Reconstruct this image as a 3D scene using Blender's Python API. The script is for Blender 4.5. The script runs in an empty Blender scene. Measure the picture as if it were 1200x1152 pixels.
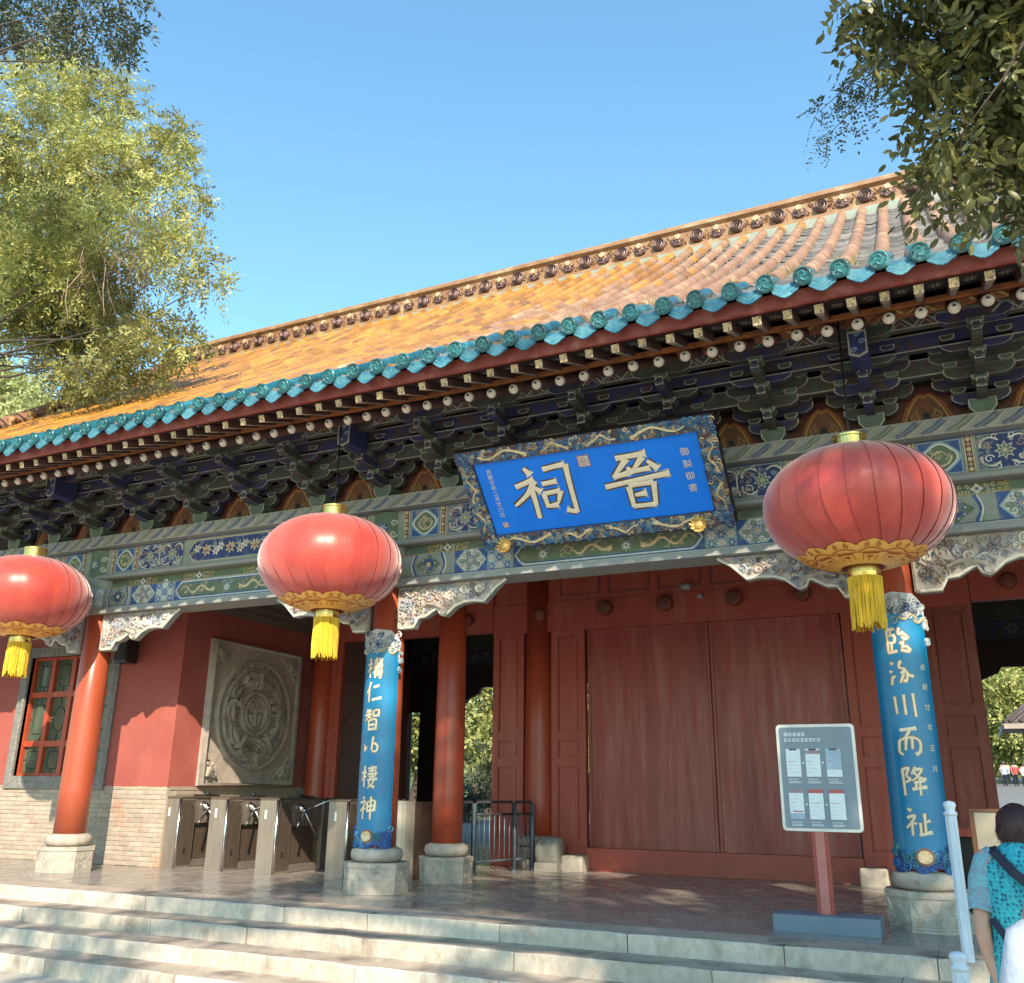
import bpy, bmesh, math, random
import numpy as np
from mathutils import Vector, Matrix
R_ = random.Random(7)
pi = math.pi
scene = bpy.context.scene
COL = scene.collection

# ------------------------------------------------------------------ camera, sky, sun, exposure
cam_d = bpy.data.cameras.new('camera')
cam_d.sensor_fit = 'HORIZONTAL'; cam_d.sensor_width = 36.0
cam_d.lens = 1082.087 / 1200.0 * 36.0
cam_d.clip_start = 0.05; cam_d.clip_end = 2000
cam = bpy.data.objects.new('camera', cam_d); COL.objects.link(cam)
cam.matrix_world = Matrix(((0.903053, 0.122158, 0.411792, 0), (0.429379, -0.282083, -0.857941, 0),
                           (0.011355, 0.951581, -0.307188, 1.12), (0, 0, 0, 1)))
scene.camera = cam
SUN_V = Vector((0.66, -1.0, 0.81)); SUN = SUN_V.normalized()          # towards the sun
SUN_EL = math.asin(SUN.z); SUN_ROT = math.atan2(SUN.x, SUN.y)
world = bpy.data.worlds.new('World'); scene.world = world; world.use_nodes = True
wn = world.node_tree.nodes; wl = world.node_tree.links
sky_n = wn.new('ShaderNodeTexSky'); sky_n.sky_type = 'NISHITA'; sky_n.sun_disc = False
sky_n.sun_elevation = SUN_EL; sky_n.sun_rotation = SUN_ROT
sky_n.altitude = 200; sky_n.air_density = 1.6; sky_n.dust_density = 0.6; sky_n.ozone_density = 4.0
bg = wn['Background']; bg.inputs['Strength'].default_value = 0.15
tint = wn.new('ShaderNodeMix'); tint.data_type = 'RGBA'; tint.blend_type = 'MULTIPLY'; tint.inputs[0].default_value = 1.0
tint.inputs[7].default_value = (0.68, 0.88, 0.88, 1)
wl.new(sky_n.outputs[0], tint.inputs[6]); wl.new(tint.outputs[2], bg.inputs['Color'])
sun_d = bpy.data.lights.new('sun', 'SUN'); sun_d.energy = 3.4; sun_d.angle = math.radians(0.5); sun_d.color = (1.0, 0.87, 0.70)
sun = bpy.data.objects.new('sun', sun_d); COL.objects.link(sun)
sun.rotation_euler = (-SUN).to_track_quat('-Z', 'Y').to_euler(); sun.location = (20, -30, 30)
vs = scene.view_settings
vs.view_transform = 'Standard'; vs.look = 'None'; vs.gamma = 1.0; vs.use_curve_mapping = False
vs.exposure = 1.25
scene.cycles.max_bounces = 8; scene.cycles.diffuse_bounces = 5; scene.cycles.transparent_max_bounces = 6

# ------------------------------------------------------------------ materials
MATS = {}
def mat(name, c, c2=None, scale=5.0, rough=0.6, bump=0.0, bscale=40.0, metal=0.0, rnd=0.0, stretch=(1, 1, 1), detail=5,
        contrast=(0.35, 0.65), sheen=0.0, coat=0.0, c3=None, scale3=1.2, contrast3=(0.5, 0.7), rvar=0.0, trans=0.0, island=0.0, spec=0.5):
    if name in MATS: return MATS[name]
    m = bpy.data.materials.new(name); m.use_nodes = True
    nt = m.node_tree; N = nt.nodes; L = nt.links; b = N['Principled BSDF']
    b.inputs['Roughness'].default_value = rough; b.inputs['Metallic'].default_value = metal
    b.inputs['Specular IOR Level'].default_value = spec
    if sheen: b.inputs['Sheen Weight'].default_value = sheen; b.inputs['Sheen Roughness'].default_value = 0.45; b.inputs['Sheen Tint'].default_value = (1.0, .84, .84, 1)
    if coat: b.inputs['Coat Weight'].default_value = coat; b.inputs['Coat Roughness'].default_value = 0.15
    geo = N.new('ShaderNodeNewGeometry')
    mp = N.new('ShaderNodeMapping'); mp.inputs['Scale'].default_value = stretch
    L.new(geo.outputs['Position'], mp.inputs['Vector'])
    def noise(sc, d=detail):
        n = N.new('ShaderNodeTexNoise'); n.inputs['Scale'].default_value = sc; n.inputs['Detail'].default_value = d
        n.inputs['Roughness'].default_value = 0.62
        L.new(mp.outputs[0], n.inputs['Vector']); return n
    def ramp(src, lo, hi):
        r = N.new('ShaderNodeMapRange'); r.inputs[1].default_value = lo; r.inputs[2].default_value = hi
        r.clamp = True; L.new(src, r.inputs[0]); return r.outputs[0]
    def mix(f, a, bb, mode='MIX'):
        x = N.new('ShaderNodeMix'); x.data_type = 'RGBA'; x.blend_type = mode
        if isinstance(f, (int, float)): x.inputs[0].default_value = f
        else: L.new(f, x.inputs[0])
        for i, v in ((6, a), (7, bb)):
            if isinstance(v, tuple): x.inputs[i].default_value = (*v, 1)
            else: L.new(v, x.inputs[i])
        return x.outputs[2]
    col = None
    if c2 is None: c2 = tuple(min(1, v * 0.78) for v in c)
    n1 = noise(scale)
    col = mix(ramp(n1.outputs[0], *contrast), c, c2)
    if c3 is not None:
        n3 = noise(scale3, 6); col = mix(ramp(n3.outputs[0], *contrast3), col, c3)
    if rnd or island:
        src = None
        if island: src = geo.outputs['Random Per Island']; amt = island
        else:
            oi = N.new('ShaderNodeObjectInfo'); src = oi.outputs['Random']; amt = rnd
        mr = N.new('ShaderNodeMapRange'); mr.inputs[3].default_value = 1 - amt; mr.inputs[4].default_value = 1 + amt
        L.new(src, mr.inputs[0])
        hs = N.new('ShaderNodeHueSaturation'); L.new(mr.outputs[0], hs.inputs['Value']); L.new(col, hs.inputs['Color'])
        col = hs.outputs[0]
    L.new(col, b.inputs['Base Color'])
    if rvar:
        rr = N.new('ShaderNodeMapRange'); rr.inputs[3].default_value = max(0.03, rough - rvar); rr.inputs[4].default_value = min(1, rough + rvar)
        nz = noise(scale * 1.7); L.new(nz.outputs[0], rr.inputs[0]); rr.inputs[1].default_value = .3; rr.inputs[2].default_value = .7
        L.new(rr.outputs[0], b.inputs['Roughness'])
    if bump:
        bp = N.new('ShaderNodeBump'); bp.inputs['Strength'].default_value = bump; bp.inputs['Distance'].default_value = 0.01
        nb = noise(bscale, 6); L.new(nb.outputs[0], bp.inputs['Height']); L.new(bp.outputs[0], b.inputs['Normal'])
    if trans:
        tr = N.new('ShaderNodeBsdfTranslucent'); L.new(col, tr.inputs['Color'])
        ms = N.new('ShaderNodeMixShader'); ms.inputs[0].default_value = trans
        L.new(b.outputs[0], ms.inputs[1]); L.new(tr.outputs[0], ms.inputs[2]); L.new(ms.outputs[0], N['Material Output'].inputs['Surface'])
    MATS[name] = m; return m

red_lacquer = mat('red_lacquer', (0.42, 0.07, 0.03), (0.32, 0.05, 0.025), 3, 0.38, 0.12, 60, stretch=(1, 1, .25), rvar=.1)
orange_lacquer = mat('column_lacquer', (0.40, 0.082, 0.034), (0.33, 0.062, 0.028), 2.5, 0.36, 0.08, 50, stretch=(1, 1, .3), rvar=.08, coat=.15)
door_red = mat('door_red', (0.33, 0.056, 0.041), (0.39, 0.125, 0.095), 9, 0.42, 0.35, 45, stretch=(1, 1, .09), contrast=(.42, .7),
               c3=(0.24, 0.040, 0.028), scale3=3.0, contrast3=(.48, .68), rvar=.12)
old_red = mat('worn_red', (0.21, 0.042, 0.028), (0.30, 0.10, 0.075), 9, 0.55, 0.4, 45, stretch=(1, 1, .12), contrast=(.5, .75))
plaster_red = mat('red_plaster', (0.38, 0.098, 0.074), (0.32, 0.074, 0.056), 1.6, 0.85, 0.15, 30)
dark_wood = mat('dark_wood', (0.045, 0.018, 0.012), (0.025, 0.012, 0.01), 5, 0.7)
brick_m = mat('brick_grey', (0.42, 0.345, 0.265), (0.36, 0.28, 0.21), 8, 0.9, 0.4, 70, rnd=0.14, c3=(.42, .22, .15), scale3=2.2, contrast3=(.56, .66))
mortar = mat('mortar', (0.40, 0.34, 0.27), (0.34, 0.285, 0.22), 12, 0.95, .3)
stone_frame = mat('stone_frame', (0.25, 0.235, 0.21), (0.16, 0.15, 0.135), 14, 0.85, 0.5, 60)
plinth_stone = mat('plinth_stone', (0.46, 0.41, 0.34), (0.34, 0.295, 0.24), 9, 0.85, 0.6, 55, c3=(.15, .14, .12), scale3=4, contrast3=(.58, .72))
relief_stone = mat('relief_stone', (0.47, 0.39, 0.325), (0.35, 0.29, 0.24), 6, 0.8, 0.4, 60)
step_stone = mat('step_stone', (0.56, 0.49, 0.40), (0.43, 0.37, 0.295), 14, 0.85, 0.9, 34, rnd=.14, stretch=(1, 1, .6), c3=(.27, .21, .155), scale3=2.4, contrast3=(.55, .72))
tread_stone = mat('tread_stone', (0.46, 0.375, 0.29), (0.37, 0.295, 0.225), 4, 0.65, 0.4, 40, rnd=.1, c3=(.16, .13, .105), scale3=2.0, contrast3=(.5, .7))
floor_m = mat('floor_stone', (0.335, 0.295, 0.255), (0.245, 0.215, 0.187), 2.6, 0.24, 0.06, 14, rnd=.05, c3=(.36, .28, .22), scale3=5.5, contrast3=(.57, .72), rvar=.16)
grout = mat('grout', (0.15, 0.12, 0.10), None, 12, 0.9)
ground_m = mat('paving_ground', (0.50, 0.45, 0.37), (0.42, 0.37, 0.30), 2, 0.85, .3, 20)
tile_m = mat('glazed_ochre', (0.44, 0.21, 0.03), (0.37, 0.15, 0.028), 3.0, 0.42, 0.25, 40, rnd=.32, c3=(.24, .11, .055), scale3=2.6, contrast3=(.52, .66), rvar=.12)
tile_tan = mat('faded_and_shaded_tan_tile', (0.33, 0.185, 0.105), (0.26, 0.13, 0.07), 3.5, 0.55, 0.25, 40, rnd=.14, c3=(.46, .29, .16), scale3=3, contrast3=(.52, .68))
pan_m = mat('grey_pan_tile', (0.15, 0.145, 0.145), (0.25, 0.23, 0.215), 9, 0.7, .3, 40, contrast=(.45, .7), island=.45)
pan_y = mat('ochre_pan_tile', (0.17, 0.085, 0.028), (0.30, 0.24, 0.17), 7, 0.55, .3, 40, contrast=(.4, .7), island=.4)
teal_m = mat('teal_glaze', (0.009, 0.10, 0.12), (0.011, 0.072, 0.085), 9, 0.24, 0.3, 60, rnd=.25, coat=.3, c3=(.06, .24, .26), scale3=7, contrast3=(.52, .68))
teal_pale = mat('teal_glaze_pale', (0.014, 0.105, 0.165), (0.09, 0.22, 0.25), 11, 0.3, 0.3, 60, rnd=.22, coat=.2)  # blue teal mixed with paler teal patches
ridge_m = mat('ridge_ochre', (0.31, 0.18, 0.085), (0.24, 0.115, 0.05), 4, 0.55, .5, 30, c3=(.42, .30, .17), scale3=3)
ridge_green = mat('ridge_greygreen', (0.22, 0.28, 0.23), (0.30, 0.31, 0.24), 6, 0.5, .3, 30)
rosette_m = mat('rosette_purple', (0.15, 0.075, 0.065), (0.10, 0.05, 0.05), 14, 0.4, .3, 50)
rosette_lt = mat('rosette_pale', (0.55, 0.42, 0.28), (0.40, 0.25, 0.14), 18, 0.5)
fascia_m = mat('fascia_red', (0.26, 0.06, 0.045), (0.20, 0.04, 0.03), 4, 0.6, .2, c3=(.36, .13, .10), scale3=6)
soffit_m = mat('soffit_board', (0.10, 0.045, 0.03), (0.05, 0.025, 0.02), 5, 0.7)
orange_board = mat('painted_orange', (0.36, 0.12, 0.03), (0.18, 0.065, 0.025), 6, 0.6, c3=(.10, .035, .02), scale3=5)
white_p = mat('paint_white', (0.74, 0.70, 0.58), (0.58, 0.53, 0.43), 16, 0.6)
cream_p = mat('paint_cream', (0.62, 0.50, 0.30), (0.48, 0.36, 0.19), 14, 0.5)
gold_p = mat('paint_gold', (0.55, 0.36, 0.10), (0.42, 0.25, 0.06), 14, 0.42, metal=.25)
gold_m = mat('gold_metal', (0.80, 0.58, 0.18), (0.7, 0.5, 0.15), 10, 0.22, metal=0.9)
navy_p = mat('paint_navy', (0.022, 0.032, 0.12), (0.03, 0.05, 0.16), 7, 0.6, c3=(.27, .25, .20), scale3=7, contrast3=(.54, .74))
blue_p = mat('paint_blue', (0.04, 0.095, 0.26), (0.03, 0.07, 0.19), 8, 0.6, c3=(.27, .25, .20), scale3=7, contrast3=(.54, .74))
sky_p = mat('paint_skyblue', (0.24, 0.34, 0.40), (0.30, 0.37, 0.39), 10, 0.6, c3=(.27, .25, .20), scale3=7, contrast3=(.54, .74))
green_p = mat('paint_green', (0.13, 0.17, 0.10), (0.09, 0.125, 0.075), 6, 0.6, c3=(.27, .25, .20), scale3=7, contrast3=(.54, .74))
sage_p = mat('paint_sage', (0.23, 0.255, 0.215), (0.31, 0.31, 0.25), 7, 0.65, c3=(.18, .23, .18), scale3=3)
grey_p = mat('paint_greyblue', (0.28, 0.285, 0.26), (0.25, 0.26, 0.25), 9, 0.7, .3, 40)
brown_p = mat('paint_brown', (0.13, 0.045, 0.028), (0.09, 0.03, 0.02), 6, 0.65)
pink_p = mat('paint_pink', (0.42, 0.24, 0.18), (0.34, 0.18, 0.14), 9, 0.65)
black_p = mat('paint_black', (0.012, 0.01, 0.012), None, 6, 0.5)
arm_navy = mat('bracket_navy', (0.028, 0.033, 0.105), (0.055, 0.040, 0.036), 9, 0.65, contrast=(.42, .58))
arm_green = mat('bracket_green', (0.055, 0.072, 0.060), (0.062, 0.046, 0.034), 9, 0.65, contrast=(.42, .58))
trim_p = mat('bracket_trim', (0.36, 0.37, 0.30), (0.20, 0.20, 0.16), 10, 0.65)
dougreen = mat('bracket_sage', (0.10, 0.145, 0.105), (0.07, 0.10, 0.075), 8, 0.65)
carve_m = mat('carved_white', (0.46, 0.42, 0.36), (0.30, 0.25, 0.21), 14, 0.8, .5, 40, c3=(.22, .23, .30), scale3=7, contrast3=(.52, .66))
silk_red = mat('red_silk', (0.58, 0.080, 0.052), (0.48, 0.046, 0.034), 3.5, 0.36, 0.45, 8, island=.10, sheen=1.0, trans=.14, stretch=(1, 1, .35))
tassel_m = mat('yellow_tassel', (0.78, 0.50, 0.03), (0.58, 0.34, 0.015), 60, 0.65, 0.9, 120, stretch=(1, 1, .05))
steel = mat('brushed_steel', (0.34, 0.285, 0.235), (0.26, 0.215, 0.175), 20, 0.26, 0.05, 80, metal=.5, stretch=(1, 1, .1))
steel_dk = mat('bronze_steel', (0.19, 0.14, 0.105), (0.14, 0.10, 0.075), 20, 0.28, 0.05, 80, metal=.5, stretch=(1, 1, .1))
chrome = mat('chrome', (0.62, 0.60, 0.58), None, 10, 0.25, metal=1)
dark_plastic = mat('dark_plastic', (0.02, 0.02, 0.022), None, 10, 0.35)
board_blue = mat('plaque_blue', (0.006, 0.21, 0.90), (0.006, 0.19, 0.82), 3, 0.45, spec=.3)
banner_blue = mat('banner_blue', (0.003, 0.185, 0.37), (0.003, 0.155, 0.32), 2.5, 0.32, rvar=.06, coat=.1)
char_gold = mat('character_cream', (0.86, 0.74, 0.56), (0.78, 0.65, 0.47), 20, 0.5)
char_edge = mat('character_edge', (0.10, 0.07, 0.05), None, 20, 0.6)
char_lt = mat('character_pale', (0.80, 0.68, 0.48), (0.72, 0.58, 0.38), 30, 0.5)
sign_grey = mat('sign_grey', (0.20, 0.24, 0.28), (0.19, 0.225, 0.265), 3, 0.42)
sign_border = mat('sign_border', (0.80, 0.74, 0.64), None, 3, 0.5)
sign_white = mat('sign_white', (0.72, 0.74, 0.74), (0.66, 0.69, 0.71), 5, 0.5)
sign_red = mat('sign_red', (0.50, 0.10, 0.09), None, 5, 0.5)
sign_post = mat('sign_post_red', (0.40, 0.07, 0.05), None, 5, 0.45)
sign_post2 = mat('sign_post_face', (0.52, 0.17, 0.14), None, 5, 0.45)
sign_base = mat('sign_base_grey', (0.17, 0.21, 0.26), (0.15, 0.19, 0.235), 8, 0.5)
fence_m = mat('fence_blue_grey', (0.15, 0.19, 0.24), (0.12, 0.15, 0.19), 8, 0.4, metal=.3)
fence_dk = mat('fence_rail_dark', (0.05, 0.045, 0.05), None, 8, 0.4)
post_white = mat('rail_white', (0.62, 0.68, 0.74), (0.46, 0.54, 0.62), 12, 0.5, .3, 60, stretch=(1, 1, .12), contrast=(.5, .72))
glass_g = mat('window_glass', (0.10, 0.12, 0.075), (0.05, 0.07, 0.05), 2.2, 0.12, 0.06, 3)
bark_m = mat('bark', (0.10, 0.075, 0.055), (0.06, 0.045, 0.035), 12, 0.9, .7, 30, stretch=(1, 1, .3))
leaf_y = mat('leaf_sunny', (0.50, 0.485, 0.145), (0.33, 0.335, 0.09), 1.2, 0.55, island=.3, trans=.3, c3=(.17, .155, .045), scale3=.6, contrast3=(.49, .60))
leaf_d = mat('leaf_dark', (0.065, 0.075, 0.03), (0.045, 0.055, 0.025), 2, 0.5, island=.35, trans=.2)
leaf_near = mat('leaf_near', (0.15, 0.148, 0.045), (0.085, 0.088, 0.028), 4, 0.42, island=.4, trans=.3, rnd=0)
leaf_near_o = mat('leaf_near_single', (0.15, 0.148, 0.045), (0.085, 0.088, 0.028), 4, 0.42, rnd=.4, trans=.3)
leaf_g = mat('leaf_garden', (0.42, 0.42, 0.14), (0.25, 0.27, 0.08), 0.9, 0.6, island=.35, trans=.25)
leaf_w = mat('leaf_willow', (0.46, 0.47, 0.20), (0.36, 0.38, 0.14), 0.5, 0.6, island=.25, trans=.3)
skin_m = mat('skin', (0.52, 0.31, 0.22), (0.46, 0.26, 0.18), 9, 0.5)
hair_m = mat('hair', (0.050, 0.010, 0.010), (0.022, 0.006, 0.006), 40, 0.38, .7, 120, stretch=(1, 1, .4))
white_cloth = mat('white_cloth', (0.50, 0.54, 0.62), (0.42, 0.46, 0.55), 9, 0.8, .9, 11)
strap_m = mat('bag_navy', (0.010, 0.012, 0.03), None, 10, 0.6, .2, 80)

def dress_material():
    m = bpy.data.materials.new('turquoise_print'); m.use_nodes = True
    N = m.node_tree.nodes; L = m.node_tree.links; b = N['Principled BSDF']; b.inputs['Roughness'].default_value = .75
    tc = N.new('ShaderNodeTexCoord'); v = N.new('ShaderNodeTexVoronoi'); v.inputs['Scale'].default_value = 52
    v.inputs['Randomness'].default_value = .55
    L.new(tc.outputs['Object'], v.inputs['Vector'])
    r = N.new('ShaderNodeValToRGB'); r.color_ramp.interpolation = 'CONSTANT'
    e = r.color_ramp.elements; e[0].position = 0; e[0].color = (.015, .09, .15, 1); e[1].position = .34; e[1].color = (.02, .33, .40, 1)
    k = e.new(.62); k.color = (.05, .42, .46, 1)
    L.new(v.outputs['Distance'], r.inputs[0]); L.new(r.outputs[0], b.inputs['Base Color'])
    return m
dress_m = dress_material()

# ------------------------------------------------------------------ building helpers
ORG = {}
class MB:
    def __init__(s): s.v = []; s.f = []; s.m = []; s.sm = []
    def add(s, vs_, fs_, mi=0, smooth=False):
        o = len(s.v); s.v.extend([tuple(p) for p in vs_])
        for f in fs_: s.f.append(tuple(i + o for i in f)); s.m.append(mi); s.sm.append(smooth)
    def box(s, x0, x1, y0, y1, z0, z1, mi=0):
        s.add([(x0, y0, z0), (x1, y0, z0), (x1, y1, z0), (x0, y1, z0), (x0, y0, z1), (x1, y0, z1), (x1, y1, z1), (x0, y1, z1)],
              [(0, 3, 2, 1), (4, 5, 6, 7), (0, 1, 5, 4), (1, 2, 6, 5), (2, 3, 7, 6), (3, 0, 4, 7)], mi)
    def bbox(s, x0, x1, y0, y1, z0, z1, e, mi=0):
        # box with chamfered front and top edges
        xs = (x0, x0 + e, x1 - e, x1)
        pr = [(y0, z0), (y0, z1 - e), (y0 + e, z1), (y1, z1), (y1, z0)]
        vs_ = []
        for k, x in enumerate(xs):
            ins = e if k in (0, 3) else 0
            for (y, z) in pr:
                yy = y + (ins if y < y1 - 1e-6 else 0); zz = z - (ins if z > z0 + 1e-6 else 0)
                vs_.append((x, yy, zz))
        fs_ = []
        for k in range(3):
            for j in range(5): fs_.append((k * 5 + j, (k + 1) * 5 + j, (k + 1) * 5 + (j + 1) % 5, k * 5 + (j + 1) % 5))
        fs_ += [(0, 1, 2, 3, 4), (19, 18, 17, 16, 15)]
        s.add(vs_, fs_, mi)
    def obox(s, c, ax, ay, az, mi=0):
        c, ax, ay, az = map(Vector, (c, ax, ay, az))
        vs_ = [c + ax * i + ay * j + az * k for k in (-1, 1) for (i, j) in ((-1, -1), (1, -1), (1, 1), (-1, 1))]
        s.add(vs_, [(0, 3, 2, 1), (4, 5, 6, 7), (0, 1, 5, 4), (1, 2, 6, 5), (2, 3, 7, 6), (3, 0, 4, 7)], mi)
    def lathe(s, prof, n=24, c=(0, 0, 0), mi=0, smooth=True, rot=None, a0=0.0, caps=True):
        vs_ = []; c = Vector(c)
        for (r, z) in prof:
            for k in range(n):
                a = a0 + 2 * pi * k / n; p = Vector((r * math.cos(a), r * math.sin(a), z))
                if rot is not None: p = rot @ p
                vs_.append(c + p)
        fs_ = [(i * n + k, i * n + (k + 1) % n, (i + 1) * n + (k + 1) % n, (i + 1) * n + k) for i in range(len(prof) - 1) for k in range(n)]
        s.add(vs_, fs_, mi, smooth)
        if caps:
            o = len(s.v) - len(vs_)
            if prof[0][0] > 1e-5: s.f.append(tuple(o + k for k in range(n))[::-1]); s.m.append(mi); s.sm.append(False)
            if prof[-1][0] > 1e-5: s.f.append(tuple(o + (len(prof) - 1) * n + k for k in range(n))); s.m.append(mi); s.sm.append(False)
    def tube(s, pts, rad, n=8, mi=0, smooth=True, caps=True):
        pts = [Vector(p) for p in pts]; rads = rad if isinstance(rad, (list, tuple)) else [rad] * len(pts)
        vs_ = []; u = None
        for i, p in enumerate(pts):
            d = (pts[min(i + 1, len(pts) - 1)] - pts[max(i - 1, 0)]).normalized()
            if u is None: u = d.cross(Vector((0, 0, 1)) if abs(d.z) < .95 else Vector((1, 0, 0))).normalized()
            else: u = (u - d * u.dot(d)).normalized()
            w = d.cross(u)
            for k in range(n):
                a = 2 * pi * k / n; vs_.append(p + (u * math.cos(a) + w * math.sin(a)) * rads[i])
        fs_ = [(i * n + k, i * n + (k + 1) % n, (i + 1) * n + (k + 1) % n, (i + 1) * n + k) for i in range(len(pts) - 1) for k in range(n)]
        if caps: fs_ += [tuple(range(n))[::-1], tuple((len(pts) - 1) * n + k for k in range(n))]
        s.add(vs_, fs_, mi, smooth)
    def prism(s, poly, fm, h0, h1, mi=0, trim=None, e=.012, both=True):
        # extrude a 2D outline through the map fm(u, v, h); trim = material of an outline band on the caps
        n = len(poly)
        a = [fm(u, v, h0) for u, v in poly]; b = [fm(u, v, h1) for u, v in poly]
        s.add(a + b, [(i, (i + 1) % n, n + (i + 1) % n, n + i) for i in range(n)], mi)
        cx = sum(p[0] for p in poly) / n; cy = sum(p[1] for p in poly) / n
        caps = [(h1, b)] + ([(h0, a)] if both else [])
        for h, ring in caps:
            if trim is None: s.add(ring, [tuple(range(n))], mi)
            else:
                ins = []
                for (u, v) in poly:
                    d = math.hypot(u - cx, v - cy) or 1; k = max(0.2, 1 - e * 1.35 / d); ins.append((cx + (u - cx) * k, cy + (v - cy) * k))
                ir = [fm(u, v, h) for u, v in ins]
                s.add(ring + ir, [(i, (i + 1) % n, n + (i + 1) % n, n + i) for i in range(n)], trim)
                s.add(ir, [tuple(range(n))], mi)
    def build(s, name, mats, parent=None, origin=None, kind=None):
        if origin is None: origin = ORG[parent.name] if parent is not None else (0, 0, 0)
        me = bpy.data.meshes.new(name)
        o_ = origin
        me.from_pydata([(x - o_[0], y - o_[1], z - o_[2]) for x, y, z in s.v], [], s.f)
        if not isinstance(mats, (list, tuple)): mats = [mats]
        for m in mats: me.materials.append(m)
        me.polygons.foreach_set('material_index', s.m); me.polygons.foreach_set('use_smooth', s.sm)
        me.update()
        return link(name, me, parent, origin, kind)
def link(name, me, parent=None, origin=(0, 0, 0), kind=None, rot=None):
    o = bpy.data.objects.new(name, me); COL.objects.link(o)
    ORG[o.name] = tuple(origin)
    if parent is not None:
        o.parent = parent; p = ORG[parent.name]; o.location = (origin[0] - p[0], origin[1] - p[1], origin[2] - p[2])
    else: o.location = origin
    if rot is not None: o.rotation_euler = rot
    if kind: o['kind'] = kind
    return o
def thing(name, label, cat, loc=(0, 0, 0), group=None):
    o = bpy.data.objects.new(name, None); COL.objects.link(o); o.location = loc; o.empty_display_size = .2
    ORG[o.name] = tuple(loc); return tag(o, label, cat, group)
def tag(o, label, cat, group=None):
    o['label'] = label; o['category'] = cat
    if group: o['group'] = group
    return o
def node(name, parent, loc):
    o = bpy.data.objects.new(name, None); COL.objects.link(o); o.parent = parent; p = ORG[parent.name]
    o.location = (loc[0] - p[0], loc[1] - p[1], loc[2] - p[2]); ORG[o.name] = tuple(loc); return o
def copy_tree(o, parent, loc):
    c = o.copy(); COL.objects.link(c); c.parent = parent; ORG[c.name] = tuple(loc)
    p = ORG[parent.name] if parent else (0, 0, 0); c.location = (loc[0] - p[0], loc[1] - p[1], loc[2] - p[2])
    b = ORG[o.name]
    for ch in list(o.children):
        q = ORG[ch.name]; copy_tree(ch, c, (q[0] - b[0] + loc[0], q[1] - b[1] + loc[1], q[2] - b[2] + loc[2]))
    return c
def plane(o, U, V, N=None):
    o, U, V = Vector(o), Vector(U), Vector(V); N = Vector(N) if N is not None else U.cross(V)
    return lambda u, v, h=0.0: o + U * u + V * v + N * h
def front(y): return lambda u, v, h=0.0: Vector((u, y - h, v))        # facade plane: u = X, v = Z, proud towards -Y

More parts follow.
